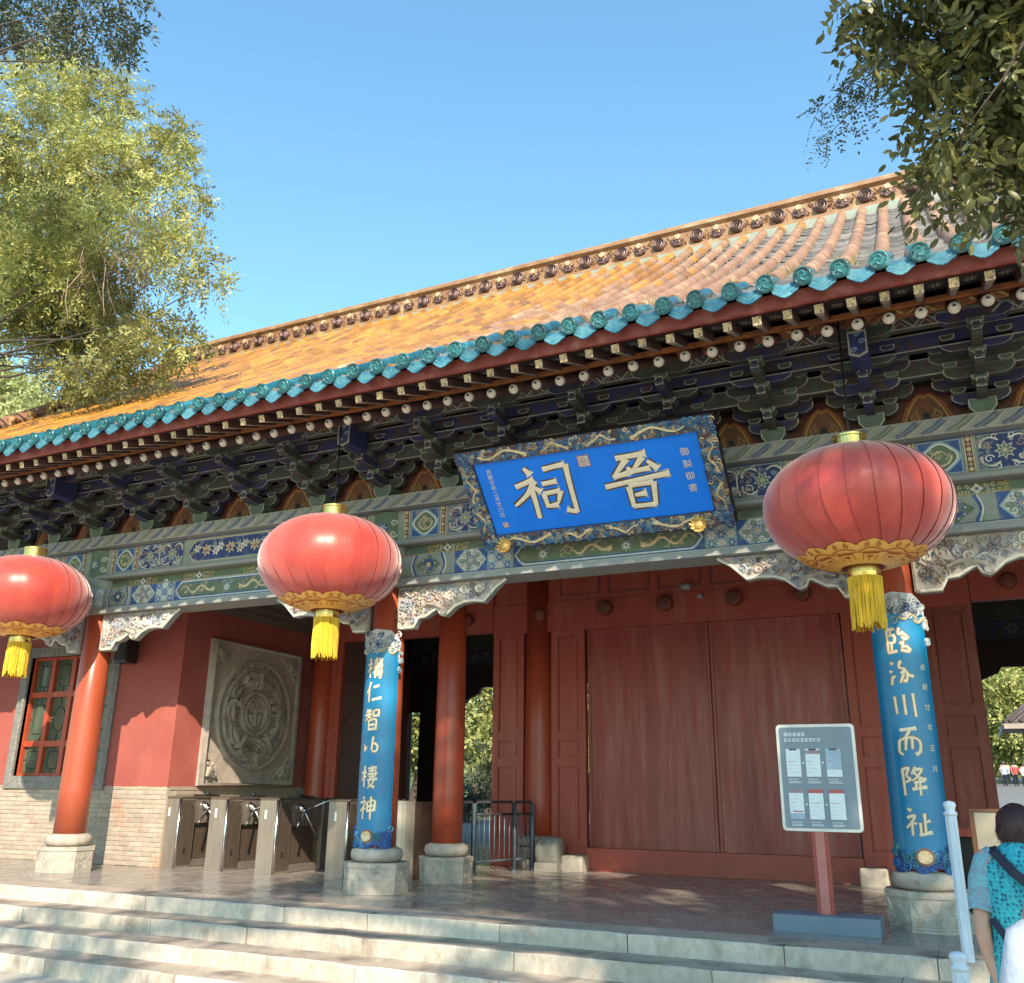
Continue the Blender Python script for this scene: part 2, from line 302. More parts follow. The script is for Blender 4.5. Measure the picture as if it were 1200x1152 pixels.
def spline(pts, k=5):
    if len(pts) < 3: return list(pts)
    out = []
    P = [pts[0]] + list(pts) + [pts[-1]]
    for i in range(1, len(P) - 2):
        a, b, c, d = P[i - 1], P[i], P[i + 1], P[i + 2]
        for j in range(k):
            t = j / k
            out.append(tuple(.5 * (2 * b[q] + (c[q] - a[q]) * t + (2 * a[q] - 5 * b[q] + 4 * c[q] - d[q]) * t * t + (3 * b[q] - a[q] - 3 * c[q] + d[q]) * t ** 3) for q in (0, 1)))
    out.append(pts[-1]); return out
class Deco:
    """flat ornament and low relief laid on a surface map"""
    def __init__(s, fm, mb=None, h=0.003): s.fm = fm; s.mb = mb or MB(); s.h = h; s.k = 0
    def _h(s): s.k += 1; return s.h + (s.k % 70) * 0.00012
    def fill(s, pts, mi, skirt=0.0, h=None):
        h = s._h() if h is None else h
        n = len(pts); cx = sum(p[0] for p in pts) / n; cy = sum(p[1] for p in pts) / n
        v = [s.fm(cx, cy, h + skirt)] + [s.fm(p[0], p[1], h + skirt) for p in pts]
        s.mb.add(v, [(0, 1 + i, 1 + (i + 1) % n) for i in range(n)], mi)
        if skirt:
            v = [s.fm(p[0], p[1], h + skirt) for p in pts] + [s.fm(p[0], p[1], 0) for p in pts]
            s.mb.add(v, [(i, (i + 1) % n, n + (i + 1) % n, n + i) for i in range(n)], mi)
    def rect(s, u0, u1, v0, v1, mi, skirt=0.0): s.fill([(u0, v0), (u1, v0), (u1, v1), (u0, v1)], mi, skirt)
    def stroke(s, pts, w, mi, taper=(1, 1), closed=False, relief=0.0, smooth=0, wmid=None):
        if smooth: pts = spline(pts, smooth)
        pts = [tuple(p) for p in pts]; n = len(pts); h = s._h(); L = []; Rr = []; C = []
        for i in range(n):
            a = pts[(i - 1) % n] if closed else pts[max(0, i - 1)]; b = pts[(i + 1) % n] if closed else pts[min(n - 1, i + 1)]
            dx, dy = b[0] - a[0], b[1] - a[1]; d = math.hypot(dx, dy) or 1; nx, ny = -dy / d, dx / d
            t = i / max(1, n - 1); ww = w * (taper[0] + (taper[1] - taper[0]) * t) / 2
            if wmid: ww *= 1 + (wmid - 1) * math.sin(pi * t)
            L.append((pts[i][0] + nx * ww, pts[i][1] + ny * ww)); Rr.append((pts[i][0] - nx * ww, pts[i][1] - ny * ww))
        m = n if closed else n - 1
        if relief:
            v = [s.fm(*p, 0.0) for p in L] + [s.fm(*p, h + relief) for p in pts] + [s.fm(*p, 0.0) for p in Rr]
            f = []
            for i in range(m):
                j = (i + 1) % n; f += [(i, j, n + j, n + i), (n + i, n + j, 2 * n + j, 2 * n + i)]
            s.mb.add(v, f, mi, True)
        else:
            v = [s.fm(*p, h) for p in L] + [s.fm(*p, h) for p in Rr]
            s.mb.add(v, [(i, (i + 1) % n, n + (i + 1) % n, n + i) for i in range(m)], mi)
    def disc(s, u, v, r, mi, n=12, sy=1.0, skirt=0.0): s.fill([(u + r * math.cos(2 * pi * k / n), v + r * sy * math.sin(2 * pi * k / n)) for k in range(n)], mi, skirt)
    def ring(s, u, v, r, w, mi, n=16, sy=1.0, relief=0.0): s.stroke([(u + r * math.cos(2 * pi * k / n), v + r * sy * math.sin(2 * pi * k / n)) for k in range(n)], w, mi, closed=True, relief=relief)
    def curl(s, u, v, r, mi, w, turns=1.4, a0=0.0, dr=1, relief=0.0, taper=(1, .5)):
        n = max(6, int(turns * 9)); s.stroke([(u + r * (1 - .8 * k / n) * math.cos(a0 + dr * 2 * pi * turns * k / n), v + r * (1 - .8 * k / n) * math.sin(a0 + dr * 2 * pi * turns * k / n)) for k in range(n + 1)], w, mi, taper=taper, relief=relief)
    def petals(s, u, v, r0, r1, n, mi, a0=0.0, wf=.8, sy=1.0):
        for k in range(n):
            a = a0 + 2 * pi * k / n; wd = wf * pi / n
            P = [(r0, 0), ((r0 + r1) / 2, -wd), (r1, 0), ((r0 + r1) / 2, wd)]
            s.fill([(u + r * math.cos(a + t), v + r * sy * math.sin(a + t)) for r, t in P], mi)
    def glyph(s, strokes, u0, v0, w, h, th, mi, edge=None, eh=1.5):
        for ps in strokes:
            q = [(u0 + p[0] * w, v0 + p[1] * h) for p in ps]
            sm = 3 if len(q) > 2 else 0
            if edge is not None: s.stroke(q, th * eh, edge, taper=(.9, .8), smooth=sm)
        for ps in strokes:
            q = [(u0 + p[0] * w, v0 + p[1] * h) for p in ps]
            dx, dy = q[-1][0] - q[0][0], q[-1][1] - q[0][1]; L_ = math.hypot(dx, dy) or 1
            if L_ < .16 * max(w, h) and len(q) == 2: tp, wm = (.55, 1.25), 1.0
            elif abs(dx) > 1.6 * abs(dy): tp, wm = (.95, 1.15), .78
            elif dx < -.25 * L_: tp, wm = (1.15, .45), 1.0
            elif dx > .25 * L_: tp, wm = (.7, 1.2), 1.0
            else: tp, wm = (1.12, .82), .88
            if len(q) == 2: a, b = q; q = [(a[0] + (b[0] - a[0]) * t, a[1] + (b[1] - a[1]) * t) for t in (0, .12, .3, .5, .7, .88, 1)]; s.stroke(q, th, mi, taper=tp, wmid=wm, relief=s.rel)
            else: s.stroke(q, th, mi, taper=tp, wmid=wm, smooth=3, relief=s.rel)
    rel = 0.004

_txt = {}
def text_on(mb, s, fm, u, v, size, mi, vertical=False, h=0.004, step=1.05):
    """lettering as flat mesh on a surface map"""
    def one(ch, uu, vv):
        if ch not in _txt:
            c = bpy.data.curves.new('t', 'FONT'); c.body = ch; c.size = 1; c.resolution_u = 2
            o = bpy.data.objects.new('t', c); m = bpy.data.meshes.new_from_object(o)
            _txt[ch] = ([tuple(p.co) for p in m.vertices], [tuple(p.vertices) for p in m.polygons])
            bpy.data.objects.remove(o); bpy.data.curves.remove(c); bpy.data.meshes.remove(m)
        V, F = _txt[ch]; mb.add([fm(uu + (p[0] - .5) * size, vv + (p[1] - .38) * size, h) for p in V], F, mi)
    for k, ch in enumerate(s): one(ch, u + (0 if vertical else k * size * step), v - (k * size * step if vertical else 0))

# ------------------------------------------------------------------ setting: ground, platform, steps
g = MB(); g.add([(-400, -300, -.6), (400, -300, -.6), (400, 500, -.6), (-400, 500, -.6)], [(0, 1, 2, 3)]); g.build('ground', ground_m, kind='structure')
g = MB(); g.add([(-14, 18.9, -.004), (16, 18.9, -.004), (30, 120, 2.9), (-14, 120, 2.9)], [(0, 1, 2, 3)])
g.build('courtyard_paving', mat('courtyard_paving', (.20, .19, .175), (.16, .15, .14), 1.5, .85, .3, 20), kind='structure')
g = MB(); g.add([(-60, 18.9, -.03), (-14.01, 18.9, -.03), (-14.01, 120, 2.6), (-60, 120, 2.6)], [(0, 1, 2, 3)]); g.build('lawn', mat('lawn', (.07, .10, .025), (.10, .12, .03), 3, .9, .6, 40), kind='structure')
PX0, PX1 = -16.2, 9.5
pb = MB(); pb.box(PX0, PX1, 8.05, 18.9, -.6, -.009); platform = pb.build('platform', grout, kind='structure', origin=(-3.37, 8, 0))
def inst(name, me, parent, loc, rot=None): return link(name, me, parent, loc, None, rot)
def mesh_of(mb, mats):
    o = mb.build('tmp', mats); me = o.data; bpy.data.objects.remove(o); return me
# floor slabs (about 0.9 x 0.62 m, thin recessed joints)
slabs = []
for w in (1.25, 1.5, 1.8):
    m = MB(); m.bbox(0, w - .004, 0, .926, -.05, 0, .003); slabs.append((w, mesh_of(m, floor_m)))
y = 8.40; row = 0; cnt = 0
rest = MB()
while y < 18.8:
    x = PX0 + .1 - (row % 2) * .43
    while x < PX1 - .1:
        w, me = R_.choice(slabs)
        dz = R_.uniform(-.002, .0)
        if y < 13.6 and -13.2 < x < 2.2 and cnt < 190: o = inst('paving_slab', me, platform, (x, y, dz)); cnt += 1
        else: rest.bbox(x, x + w - .004, y, y + .926, -.05, dz, .003)
        x += w
    y += .93; row += 1
o = rest.build('paving_slab_rest', floor_m, platform, kind='stuff')
# steps: long stone blocks with open joints
stairs = node('stone_steps', platform, (-3.37, 7, -.3)); stairs['kind'] = 'structure'; stairs.parent = None; stairs.location = (-3.37, 7, -.3)
sr = random.Random(21)
for k in range(4):
    y0 = 8.0 - .38 * k; z1 = -.15 * k
    x = -15.5 - sr.uniform(0, .8)
    while x < 1.7:
        w = sr.choice([.95, 1.15, 1.35, 1.55, 1.8]) * sr.uniform(.92, 1.08)
        if x + w > 1.7: w = max(.5, 1.75 - x)
        m = MB(); e = sr.uniform(.010, .02)
        # riser face slightly uneven: a grid of points on the front
        nx = 7; d = [sr.uniform(-.006, .006) for _ in range(nx)]
        xs = [x + .004 + (w - .008) * i / (nx - 1) for i in range(nx)]
        prof = [(0, z1 - .15), (0, z1 - e), (e, z1), (.42, z1)]
        vs_ = []
        for i, xx in enumerate(xs):
            ed = .008 if i in (0, nx - 1) else 0
            for j, (yy, zz) in enumerate(prof):
                vs_.append((xx, y0 + yy + (d[i] if j < 3 else 0) + (ed if j < 2 else 0) + sr.uniform(-.003, .003) * (j < 3), zz - (sr.uniform(0, .006) + ed if 0 < j < 3 else 0)))
        f1 = []; f2 = []
        for i in range(nx - 1):
            for j in range(3): (f2 if j == 2 else f1).append((i * 4 + j, (i + 1) * 4 + j, (i + 1) * 4 + j + 1, i * 4 + j + 1))
        f1 += [tuple(range(4)), tuple((nx - 1) * 4 + j for j in range(4))[::-1]]
        m.add(vs_, f1, 0); m.add(vs_, f2, 1)
        m.build('step_block', [step_stone, tread_stone], stairs, origin=(x, y0, z1)); x += w
m = MB()
for k in range(4): m.box(-16, 1.74, 8.0 - .38 * k + .02, 8.39 - .0 * k, -.15 * k - .145, -.15 * k - .02)
m.build('step_core', grout, stairs)
# side wall of the stairs, lower edge stones right of the steps
m = MB(); m.bbox(1.76, 2.2, 6.6, 8.38, -.6, .0, .02); m.build('stair_side_stone', step_stone, stairs)
m = MB(); m.bbox(2.21, PX1, 8.0, 8.38, -.6, .0, .02); m.bbox(PX0, -15.6, 8.0, 8.38, -.6, 0, .02); m.build('platform_edge_stone', step_stone, platform)

# ------------------------------------------------------------------ the gate hall
hall = thing('gate_hall', 'red and blue painted timber gate hall with ochre glazed tile roof', 'temple gate', (-3.37, 9.6, 0))
XC = -3.37
COLX = [-14.9, -11.29, -6.27, -0.47, 4.55, 8.16]
octa = lambda r, f=.41: [(r * f, -r), (r, -r * f), (r, r * f), (r * f, r), (-r * f, r), (-r, r * f), (-r, -r * f), (-r * f, -r)]
def plinth_mesh(r, h):
    m = MB(); P = octa(r); fm = lambda u, v, hh: (u, v, hh)
    m.prism(P, fm, 0, h - .05, 0, both=False)
    Q = octa(r * 1.03); m.prism(Q, fm, h - .05, h, 0)
    for a in range(8):          # hanging cloth relief on every face
        p, q = Vector((*P[a], 0)), Vector((*P[(a + 1) % 8], 0)); L = (q - p).length
        if L < .2: continue
        U = (q - p).normalized(); Nn = Vector((U.y, -U.x, 0)); D = Deco(plane(p, U, (0, 0, 1), Nn), m, .002)
        D.stroke([(.02, h - .07), (L * .25, h * .45), (L * .5, h * .62), (L * .75, h * .45), (L - .02, h - .07)], .014, 0, relief=.006, smooth=4)
        for i in range(3): D.curl(L * (.25 + .25 * i), h * (.62 if i == 1 else .30), min(.045, L * .13), 0, .016, 1.4, a + i, 1 if i % 2 else -1, relief=.007)
        D.stroke([(.02, .03), (L - .02, .03)], .018, 0, relief=.007); D.stroke([(.02, h * .16), (L - .02, h * .16)], .008, 0, relief=.005)
    return mesh_of(m, plinth_stone)
pl_big, pl_small = plinth_mesh(.345, .32), plinth_mesh(.315, .30)
def column(x, y, rb=.212, rt=.185, z0=.47, z1=4.5, big=True, mt=orange_lacquer):
    m = MB(); m.lathe([(rb, z0), (rb * .995, z0 + .6), (rb * .97, z0 + 1.6), (rt, z1)], 40, (x, y, 0))
    c = m.build('column', mt, hall, origin=(x, y, 0))
    m = MB(); ph = .32 if big else .30
    m.lathe([(rb * 1.12, 0), (rb * 1.36, .03), (rb * 1.42, .08), (rb * 1.36, .13), (rb * 1.08, .16)], 36, (x, y, ph)); m.build('base_drum', plinth_stone, c)
    inst('plinth', pl_big if big else pl_small, c, (x, y, 0)); return c
cols = [column(x, 9.6) for x in COLX]
for x in (-6.2, -.54): column(x, 11.1, .20, .178, .46, 4.6, False, red_lacquer)
for x in (-10.3, 3.6): column(x, 13.75, .21, .19, .4, 4.6, False, red_lacquer)
for x in (-11.2, -6.1, -.52, 4.5): column(x, 17.9, .22, .2, .45, 4.6, False, old_red)
for x in (-6.08, -.60): column(x, 13.78, .235, .21, .34, 4.6, False, red_lacquer)

# --- lintels along the facade
def lintel(name, y0, y1, z0, z1, mi, x0=-15.1, x1=8.4):
    m = MB(); m.box(x0, x1, y0, y1, z0, z1); return m.build(name, mi, hall, origin=(XC, y0, z0))
lower = lintel('lower_lintel', 9.42, 9.78, 3.55, 3.85, sage_p)
m = MB(); m.prism([(9.36, 3.47), (9.36, 3.54), (9.42, 3.555), (9.79, 3.555), (9.79, 3.47)], lambda u, v, h: (h, u, v), -15.1, 8.4); m.build('bottom_moulding', grey_p, lower)
strip = lintel('flower_strip', 9.50, 9.74, 3.855, 3.975, green_p)
mould = MB()
pr = [(9.34 + .035 - .035 * math.cos(a), 4.01 + .035 * math.sin(a)) for a in np.linspace(-pi / 2, pi / 2, 7)] + [(9.79, 4.045), (9.79, 3.975)]
mould.prism(pr, lambda u, v, h: (h, u, v), -15.1, 8.4); mould.build('round_moulding', grey_p, hall, origin=(XC, 9.4, 4))
upper = lintel('upper_lintel', 9.41, 9.79, 4.047, 4.43, sage_p)
m = MB(); m.box(-15.2, 8.5, 9.27, 9.93, 4.432, 4.60); plate = m.build('rope_plate', grey_p, hall, origin=(XC, 9.6, 4.5))
# twisted rope along the plate
m = MB(); D = Deco(front(9.27), m, .003)
x = -14.6
i = 0
while x < 3:
    D.stroke([(x, 4.455), (x + .10, 4.50), (x + .20, 4.575)], .06, 0 if i % 3 else 1, taper=(.7, 1), relief=.028, smooth=3)
    D.stroke([(x + .09, 4.45), (x + .17, 4.49), (x + .27, 4.58)], .035, 2, relief=.02, smooth=3); x += .235; i += 1
D.stroke([(-15, 4.443), (3, 4.443)], .02, 2); D.stroke([(-15, 4.592), (3, 4.592)], .018, 2)
m.build('twisted_rope', [mat('rope_blue', (.10, .125, .19), (.16, .17, .19), 12, .7), mat('rope_green', (.16, .19, .14), (.22, .22, .17), 12, .7), mat('rope_pale', (.36, .34, .28), (.27, .26, .22), 12, .7)], plate)

# --- painted panels
PM = [navy_p, blue_p, sky_p, green_p, sage_p, white_p, gold_p, brown_p, pink_p, cream_p, black_p]
NAVY, BLUE, SKY, GREEN, SAGE, WHITE, GOLD, BROWN, PINK, CREAM, BLACK = range(11)
pr_ = random.Random(5)
def dragon(D, u, v, L, hgt, mi, flip=1, relief=.006):
    P = [(u + flip * L * (t / 8 - .5), v + hgt * .34 * math.sin(t * 1.45) * (1 - .05 * t)) for t in range(9)]
    D.stroke(P, hgt * .30, mi, taper=(.25, .95), relief=relief, smooth=4)
    hx, hy = P[-1]; D.disc(hx + flip * .02, hy, hgt * .22, mi, 8, .8); D.stroke([(hx, hy), (hx + flip * hgt * .35, hy + hgt * .25)], hgt * .08, mi)
    for k in (2, 4, 6):
        px, py = P[k]
        for s_ in (-1, 1):
            D.stroke([(px, py), (px + .16 * hgt * s_, py + s_ * hgt * .3), (px + .4 * hgt * s_, py + s_ * hgt * .28)], hgt * .08, mi, taper=(1, .4))
    for k in range(5): D.curl(u + flip * L * (pr_.random() - .5), v + pr_.uniform(-.35, .35) * hgt, hgt * .13, mi, hgt * .05, 1.0, pr_.random() * 6)
def p_medal(u0, u1, v0, v1, D):
    w, h = u1 - u0, v1 - v0; cu, cv = (u0 + u1) / 2, (v0 + v1) / 2
    D.rect(u0, u1, v0, v1, BLUE)
    D.stroke([(u0 + .01, v0 + .012), (u1 - .01, v0 + .012), (u1 - .01, v1 - .012), (u0 + .01, v1 - .012)], .016, SKY, closed=True)
    n = 32; P = [(cu + w * .44 * math.cos(a) * (1 + .07 * math.cos(4 * a)), cv + h * .43 * math.sin(a) * (1 + .07 * math.cos(4 * a))) for a in np.linspace(0, 2 * pi, n, endpoint=False)]
    D.fill(P, SKY); D.fill([(cu + (p[0] - cu) * .88, cv + (p[1] - cv) * .88) for p in P], WHITE); D.fill([(cu + (p[0] - cu) * .8, cv + (p[1] - cv) * .8) for p in P], GREEN)
    D.stroke([(cu + w * .26 * math.cos(a) * (.55 + .07 * a), cv + h * .27 * math.sin(a) * (.55 + .07 * a)) for a in np.linspace(.3, 6.4, 14)], .028, CREAM, taper=(.4, 1.1), relief=.006)
    for k in range(9): D.curl(cu + pr_.uniform(-.22, .22) * w, cv + pr_.uniform(-.22, .22) * h, .022, CREAM, .009, 1, pr_.random() * 6)
def p_beads(u0, u1, v0, v1, D):
    D.rect(u0, u1, v0, v1, BROWN); w = u1 - u0
    D.stroke([(u0 + .006, v0), (u0 + .006, v1)], .011, CREAM); D.stroke([(u1 - .006, v0), (u1 - .006, v1)], .011, CREAM)
    n = int((v1 - v0) / (w * .62))
    for k in range(n): D.disc((u0 + u1) / 2, v0 + (k + .5) * (v1 - v0) / n, w * .27, PINK if k % 2 else CREAM, 9, skirt=.008)
def p_lotus(u0, u1, v0, v1, D):
    w, h = u1 - u0, v1 - v0; D.rect(u0, u1, v0, v1, NAVY)
    D.stroke([(u0 + .008, v0 + .008), (u1 - .008, v0 + .008), (u1 - .008, v1 - .008), (u0 + .008, v1 - .008)], .012, SKY, closed=True)
    n = max(1, round(w / .42)); cw = w / n
    for i in range(n):
        cu, cv = u0 + cw * (i + .5), (v0 + v1) / 2
        D.petals(cu, cv, .01, h * .27, 8, WHITE, i * .3, 1.0); D.petals(cu, cv, .01, h * .235, 8, GREEN, i * .3, .8)
        D.petals(cu, cv, .005, h * .13, 6, SAGE, .3, .9); D.disc(cu, cv, h * .055, CREAM, 8)
        for sx in (-1, 1):
            for sy in (-1, 1):
                q = lambda a, b: (cu + sx * a * cw, cv + sy * b * h)
                D.stroke([q(.10, .30), q(.26, .40), q(.42, .30), q(.44, .12)], .034, SAGE, taper=(.5, 1.1), smooth=3); D.stroke([q(.10, .30), q(.26, .40), q(.42, .30), q(.44, .12)], .012, WHITE, smooth=3)
                D.curl(*q(.30, .20), .045, PINK if sy > 0 else WHITE, .013, 1.2, pr_.random() * 6, sx * sy)
                D.curl(*q(.16, .40), .032, WHITE, .011, 1.1, pr_.random() * 6, -sx)
                D.petals(*q(.40, .40), .004, .045, 5, SAGE, pr_.random(), .8); D.curl(*q(.45, .28), .028, PINK, .010, 1, 1)
        for k in range(26):
            uu_, vv_ = cu + pr_.uniform(-.48, .48) * cw, cv + pr_.uniform(-.42, .42) * h
            if math.hypot((uu_ - cu), (vv_ - cv)) > h * .28: D.curl(uu_, vv_, pr_.uniform(.018, .03), pr_.choice([SAGE, SAGE, WHITE, PINK, SKY]), .009, 1.2, pr_.random() * 6, pr_.choice([-1, 1]))
    for i in range(n - 1): D.stroke([(u0 + cw * (i + 1), v0 + h * .1), (u0 + cw * (i + 1) - .03, v0 + h * .5), (u0 + cw * (i + 1), v1 - h * .1)], .014, WHITE, smooth=3)
def p_cart(u0, u1, v0, v1, D, bgc=NAVY, kind='flower'):
    w, h = u1 - u0, v1 - v0; t = h * .42
    O = lambda k: [(u0 + k, v0 + h / 2), (u0 + t * .5 + k, v0 + h * .78), (u0 + t + k, v1 - k), (u1 - t - k, v1 - k), (u1 - t * .5 - k, v0 + h * .78), (u1 - k, v0 + h / 2), (u1 - t * .5 - k, v0 + h * .22), (u1 - t - k, v0 + k), (u0 + t + k, v0 + k), (u0 + t * .5 + k, v0 + h * .22)]
    D.rect(u0, u1, v0, v1, SAGE if kind == 'flower' else BLUE); D.fill(O(.006), SKY if kind == 'dragon' else SAGE); D.fill(O(.022), WHITE if kind == 'dragon' else CREAM); D.fill(O(.034), BLUE); D.fill(O(.05), bgc)
    n = max(2, round(w / .62))
    for i in range(n):
        cu = u0 + t + (w - 2 * t) * (i + .5) / n; cv = v0 + h / 2
        if kind == 'dragon':
            if i % 2 == (n // 2) % 2 and n > 2: D.petals(cu, cv - h * .05, .01, h * .25, 7, SKY, .2); D.petals(cu, cv - h * .05, .01, h * .16, 7, WHITE, .5); D.curl(cu - .06, cv + h * .2, .03, SKY, .01); D.curl(cu + .07, cv + h * .16, .03, SKY, .01)
            else: dragon(D, cu, cv, .56, h * .6, CREAM, 1 if cu < (u0 + u1) / 2 else -1)
        else:
            D.petals(cu, cv, .01, h * .27, 7, CREAM, i); D.petals(cu, cv, .01, h * .16, 6, PINK, i + .4); D.disc(cu, cv, h * .05, BROWN, 8)
            for s_ in (-1, 1):
                D.petals(cu + s_ * .17, cv - .03 * s_, .008, h * .2, 6, WHITE, s_); D.petals(cu + s_ * .15, cv + .05, .006, h * .13, 5, SKY, s_); D.disc(cu + s_ * .17, cv - .03 * s_, h * .06, PINK, 7)
                D.stroke([(cu, cv), (cu + s_ * .1, cv + .05), (cu + s_ * .24, cv)], .012, CREAM, smooth=3); D.curl(cu + s_ * .26, cv + s_ * .04, .035, GOLD, .012)
def p_diamond(u0, u1, v0, v1, D):
    cu, cv, w, h = (u0 + u1) / 2, (v0 + v1) / 2, u1 - u0, v1 - v0
    D.rect(u0, u1, v0, v1, SAGE)
    for s_ in (-1, 1): D.stroke([(cu + s_ * w * .36, v0 + .01), (cu + s_ * w * .47, cv), (cu + s_ * w * .36, v1 - .01)], .04, BLUE, smooth=3); D.stroke([(cu + s_ * w * .41, v0 + .01), (cu + s_ * w * .5, cv), (cu + s_ * w * .41, v1 - .01)], .014, WHITE, smooth=3)
    D.fill([(cu + w * .36, cv), (cu, cv + h * .46), (cu - w * .36, cv), (cu, cv - h * .46)], GREEN); D.petals(cu, cv, .02, h * .38, 8, BLUE, .2, 1.0); D.petals(cu, cv, .02, h * .27, 8, NAVY, .2, .8)
    for k in range(8): D.disc(cu + h * .31 * math.cos(k * pi / 4 + .2), cv + h * .31 * math.sin(k * pi / 4 + .2), .009, WHITE, 6)
    D.disc(cu, cv, h * .11, CREAM, 10)
def p_hex(u0, u1, v0, v1, D):
    cu, cv, w, h = (u0 + u1) / 2, (v0 + v1) / 2, u1 - u0, v1 - v0
    D.rect(u0, u1, v0, v1, BLUE); H = lambda k: [(u0 + k, cv), (u0 + w * .3, v1 - k * .6), (u1 - w * .3, v1 - k * .6), (u1 - k, cv), (u1 - w * .3, v0 + k * .6), (u0 + w * .3, v0 + k * .6)]
    D.fill(H(.01), SKY); D.fill(H(.035), WHITE); D.fill(H(.045), SAGE)
    for k in range(10):
        a = k * pi / 5; D.curl(cu + h * .33 * math.cos(a) * 1.15, cv + h * .33 * math.sin(a), .034, GREEN if k % 2 else WHITE, .013, 1.2, a); D.disc(cu + h * .43 * math.cos(a + .3) * 1.15, cv + h * .42 * math.sin(a + .3), .012, WHITE, 6)
    D.petals(cu, cv, .02, h * .25, 10, BLUE, 0, .9); D.petals(cu, cv, .02, h * .2, 10, WHITE, .1, .4); D.disc(cu, cv, h * .09, PINK, 10); D.disc(cu, cv, h * .06, CREAM, 8)
def p_lattice(u0, u1, v0, v1, D):
    w, h = u1 - u0, v1 - v0; D.rect(u0, u1, v0, v1, SKY)
    for i in range(3):
        for j in range(3):
            cu, cv = u0 + w * (i + .5) / 3, v0 + h * (j + .5) / 3
            D.petals(cu, cv, .008, min(w, h) * .19, 6, BLUE if (i + j) % 2 == 0 else WHITE, j, .7); D.disc(cu, cv, .013, WHITE if (i + j) % 2 == 0 else CREAM, 7)
    D.petals((u0 + u1) / 2, v0, .01, h * .2, 8, CREAM, 0, .8); D.petals((u0 + u1) / 2, v1, .01, h * .2, 8, WHITE, 0, .8)
def panel(parent, fn, y, u0, u1, v0, v1, *a, name='painted_panel'):
    m = MB(); D = Deco(front(y), m, .002); fn(min(u0, u1), max(u0, u1), v0, v1, D, *a); return m.build(name, PM, parent, origin=((u0 + u1) / 2, y, (v0 + v1) / 2))
def bay(xa, xb, up, lo, lim=(-14.9, 3.0)):
    """mirror the panel sequence about the bay's middle; up and lo hold (function, from, to, extra) measured from the column"""
    mid = (xa + xb) / 2
    for lst, par, v0, v1, yy in ((up, upper, 4.06, 4.42, 9.41), (lo, lower, 3.56, 3.845, 9.42)):
        for fn, a, b, *ex in lst:
            if b is None: spans = [(xa + a, xb - a)]
            else: spans = [(xa + a, xa + b), (xb - b, xb - a)]
            for s0, s1 in spans:
                if s1 > lim[0] and s0 < lim[1]: panel(par, fn, yy, s0, s1, v0, v1, *ex)
    for par, yy, lines in ((upper, 9.41, ((4.053, .008, GOLD), (4.425, .010, BLUE))), (lower, 9.42, ((3.566, .007, BLUE), (3.556, .006, WHITE), (3.842, .007, GOLD)))):
        m = MB(); D = Deco(front(yy), m, .012)
        for v, w_, mi in lines: D.stroke([(max(lim[0], xa + .25), v), (min(lim[1], xb - .25), v)], w_, mi)
        m.build('painted_border', PM, par, origin=(mid, yy, 4))
    x = xa + .85
    while x < xb - .6:
        if lim[0] < x < lim[1]:
            m = MB(); D = Deco(front(9.5), m, .002)
            D.petals(x, 3.915, .01, .062, 4, WHITE, 0, 1.1); D.petals(x, 3.915, .005, .03, 4, PINK, .78, 1); D.disc(x, 3.915, .012, BLUE, 6)
            for s_ in (-1, 1):
                for k in range(4):
                    for t in (-1, 1): D.curl(x + s_ * (.09 + .055 * k), 3.915 + t * .026, .024, CREAM if k < 2 else GOLD, .013, 1.1, pr_.random() * 6, t)
            m.build('painted_flower', PM, strip, origin=(x, 9.5, 3.915))
        x += 1.06
UP5 = [(p_beads, .27, .34), (p_medal, .35, .71), (p_beads, .72, .79), (p_lotus, .81, 1.66), (p_cart, 1.72, None)]
UP6 = [(p_beads, .27, .35), (p_medal, .37, .77), (p_beads, .79, .87), (p_lotus, .90, 1.84), (p_cart, 1.9, None)]
LO5 = [(p_diamond, .27, .70), (p_hex, .74, 1.22), (p_lattice, 1.22, 1.55), (p_cart, 1.57, None, GREEN, 'dragon')]
LO6 = [(p_diamond, .40, .88), (p_hex, 1.0, 1.44), (p_lattice, 1.44, 1.76), (p_cart, 1.78, None, GREEN, 'dragon')]
bay(COLX[1], COLX[2], UP5, LO5); bay(COLX[2], COLX[3], UP6, LO6); bay(COLX[3], COLX[4], UP6, LO6)
bay(COLX[0], COLX[1], UP5[:4], LO5[:3])
# painted sleeves of the column heads
for x, c in zip(COLX[:5], cols[:5]):
    m = MB(); cyl = lambda u, v, h=0, x=x: Vector((x + (.262 + h) * math.sin(u / .262), 9.6 - (.262 + h) * math.cos(u / .262), v))
    D = Deco(cyl, m, .002)
    n = 12
    for v0, v1, mi in ((3.50, 3.56, SAGE), (3.56, 3.84, SKY), (3.84, 4.0, SAGE), (4.0, 4.42, GREEN)):
        for k in range(n): a = -.36 + .72 * k / n; m.add([cyl(a, v0), cyl(a + .72 / n, v0), cyl(a + .72 / n, v1), cyl(a, v1)], [(0, 1, 2, 3)], mi, True)
    for v in (3.7, 4.2):
        D.petals(0, v, .02, .1, 8, BLUE); D.petals(0, v, .02, .07, 8, WHITE, .3, .5); D.disc(0, v, .025, CREAM)
        for s_ in (-1, 1):
            for t in (-1, 1): D.curl(s_ * .15, v + t * .07, .045, WHITE, .016, 1.3, 0, s_ * t); D.stroke([(s_ * .26, v - .13), (s_ * .22, v), (s_ * .26, v + .13)], .02, BLUE, smooth=3)
    m.build('painted_sleeve', PM, c)

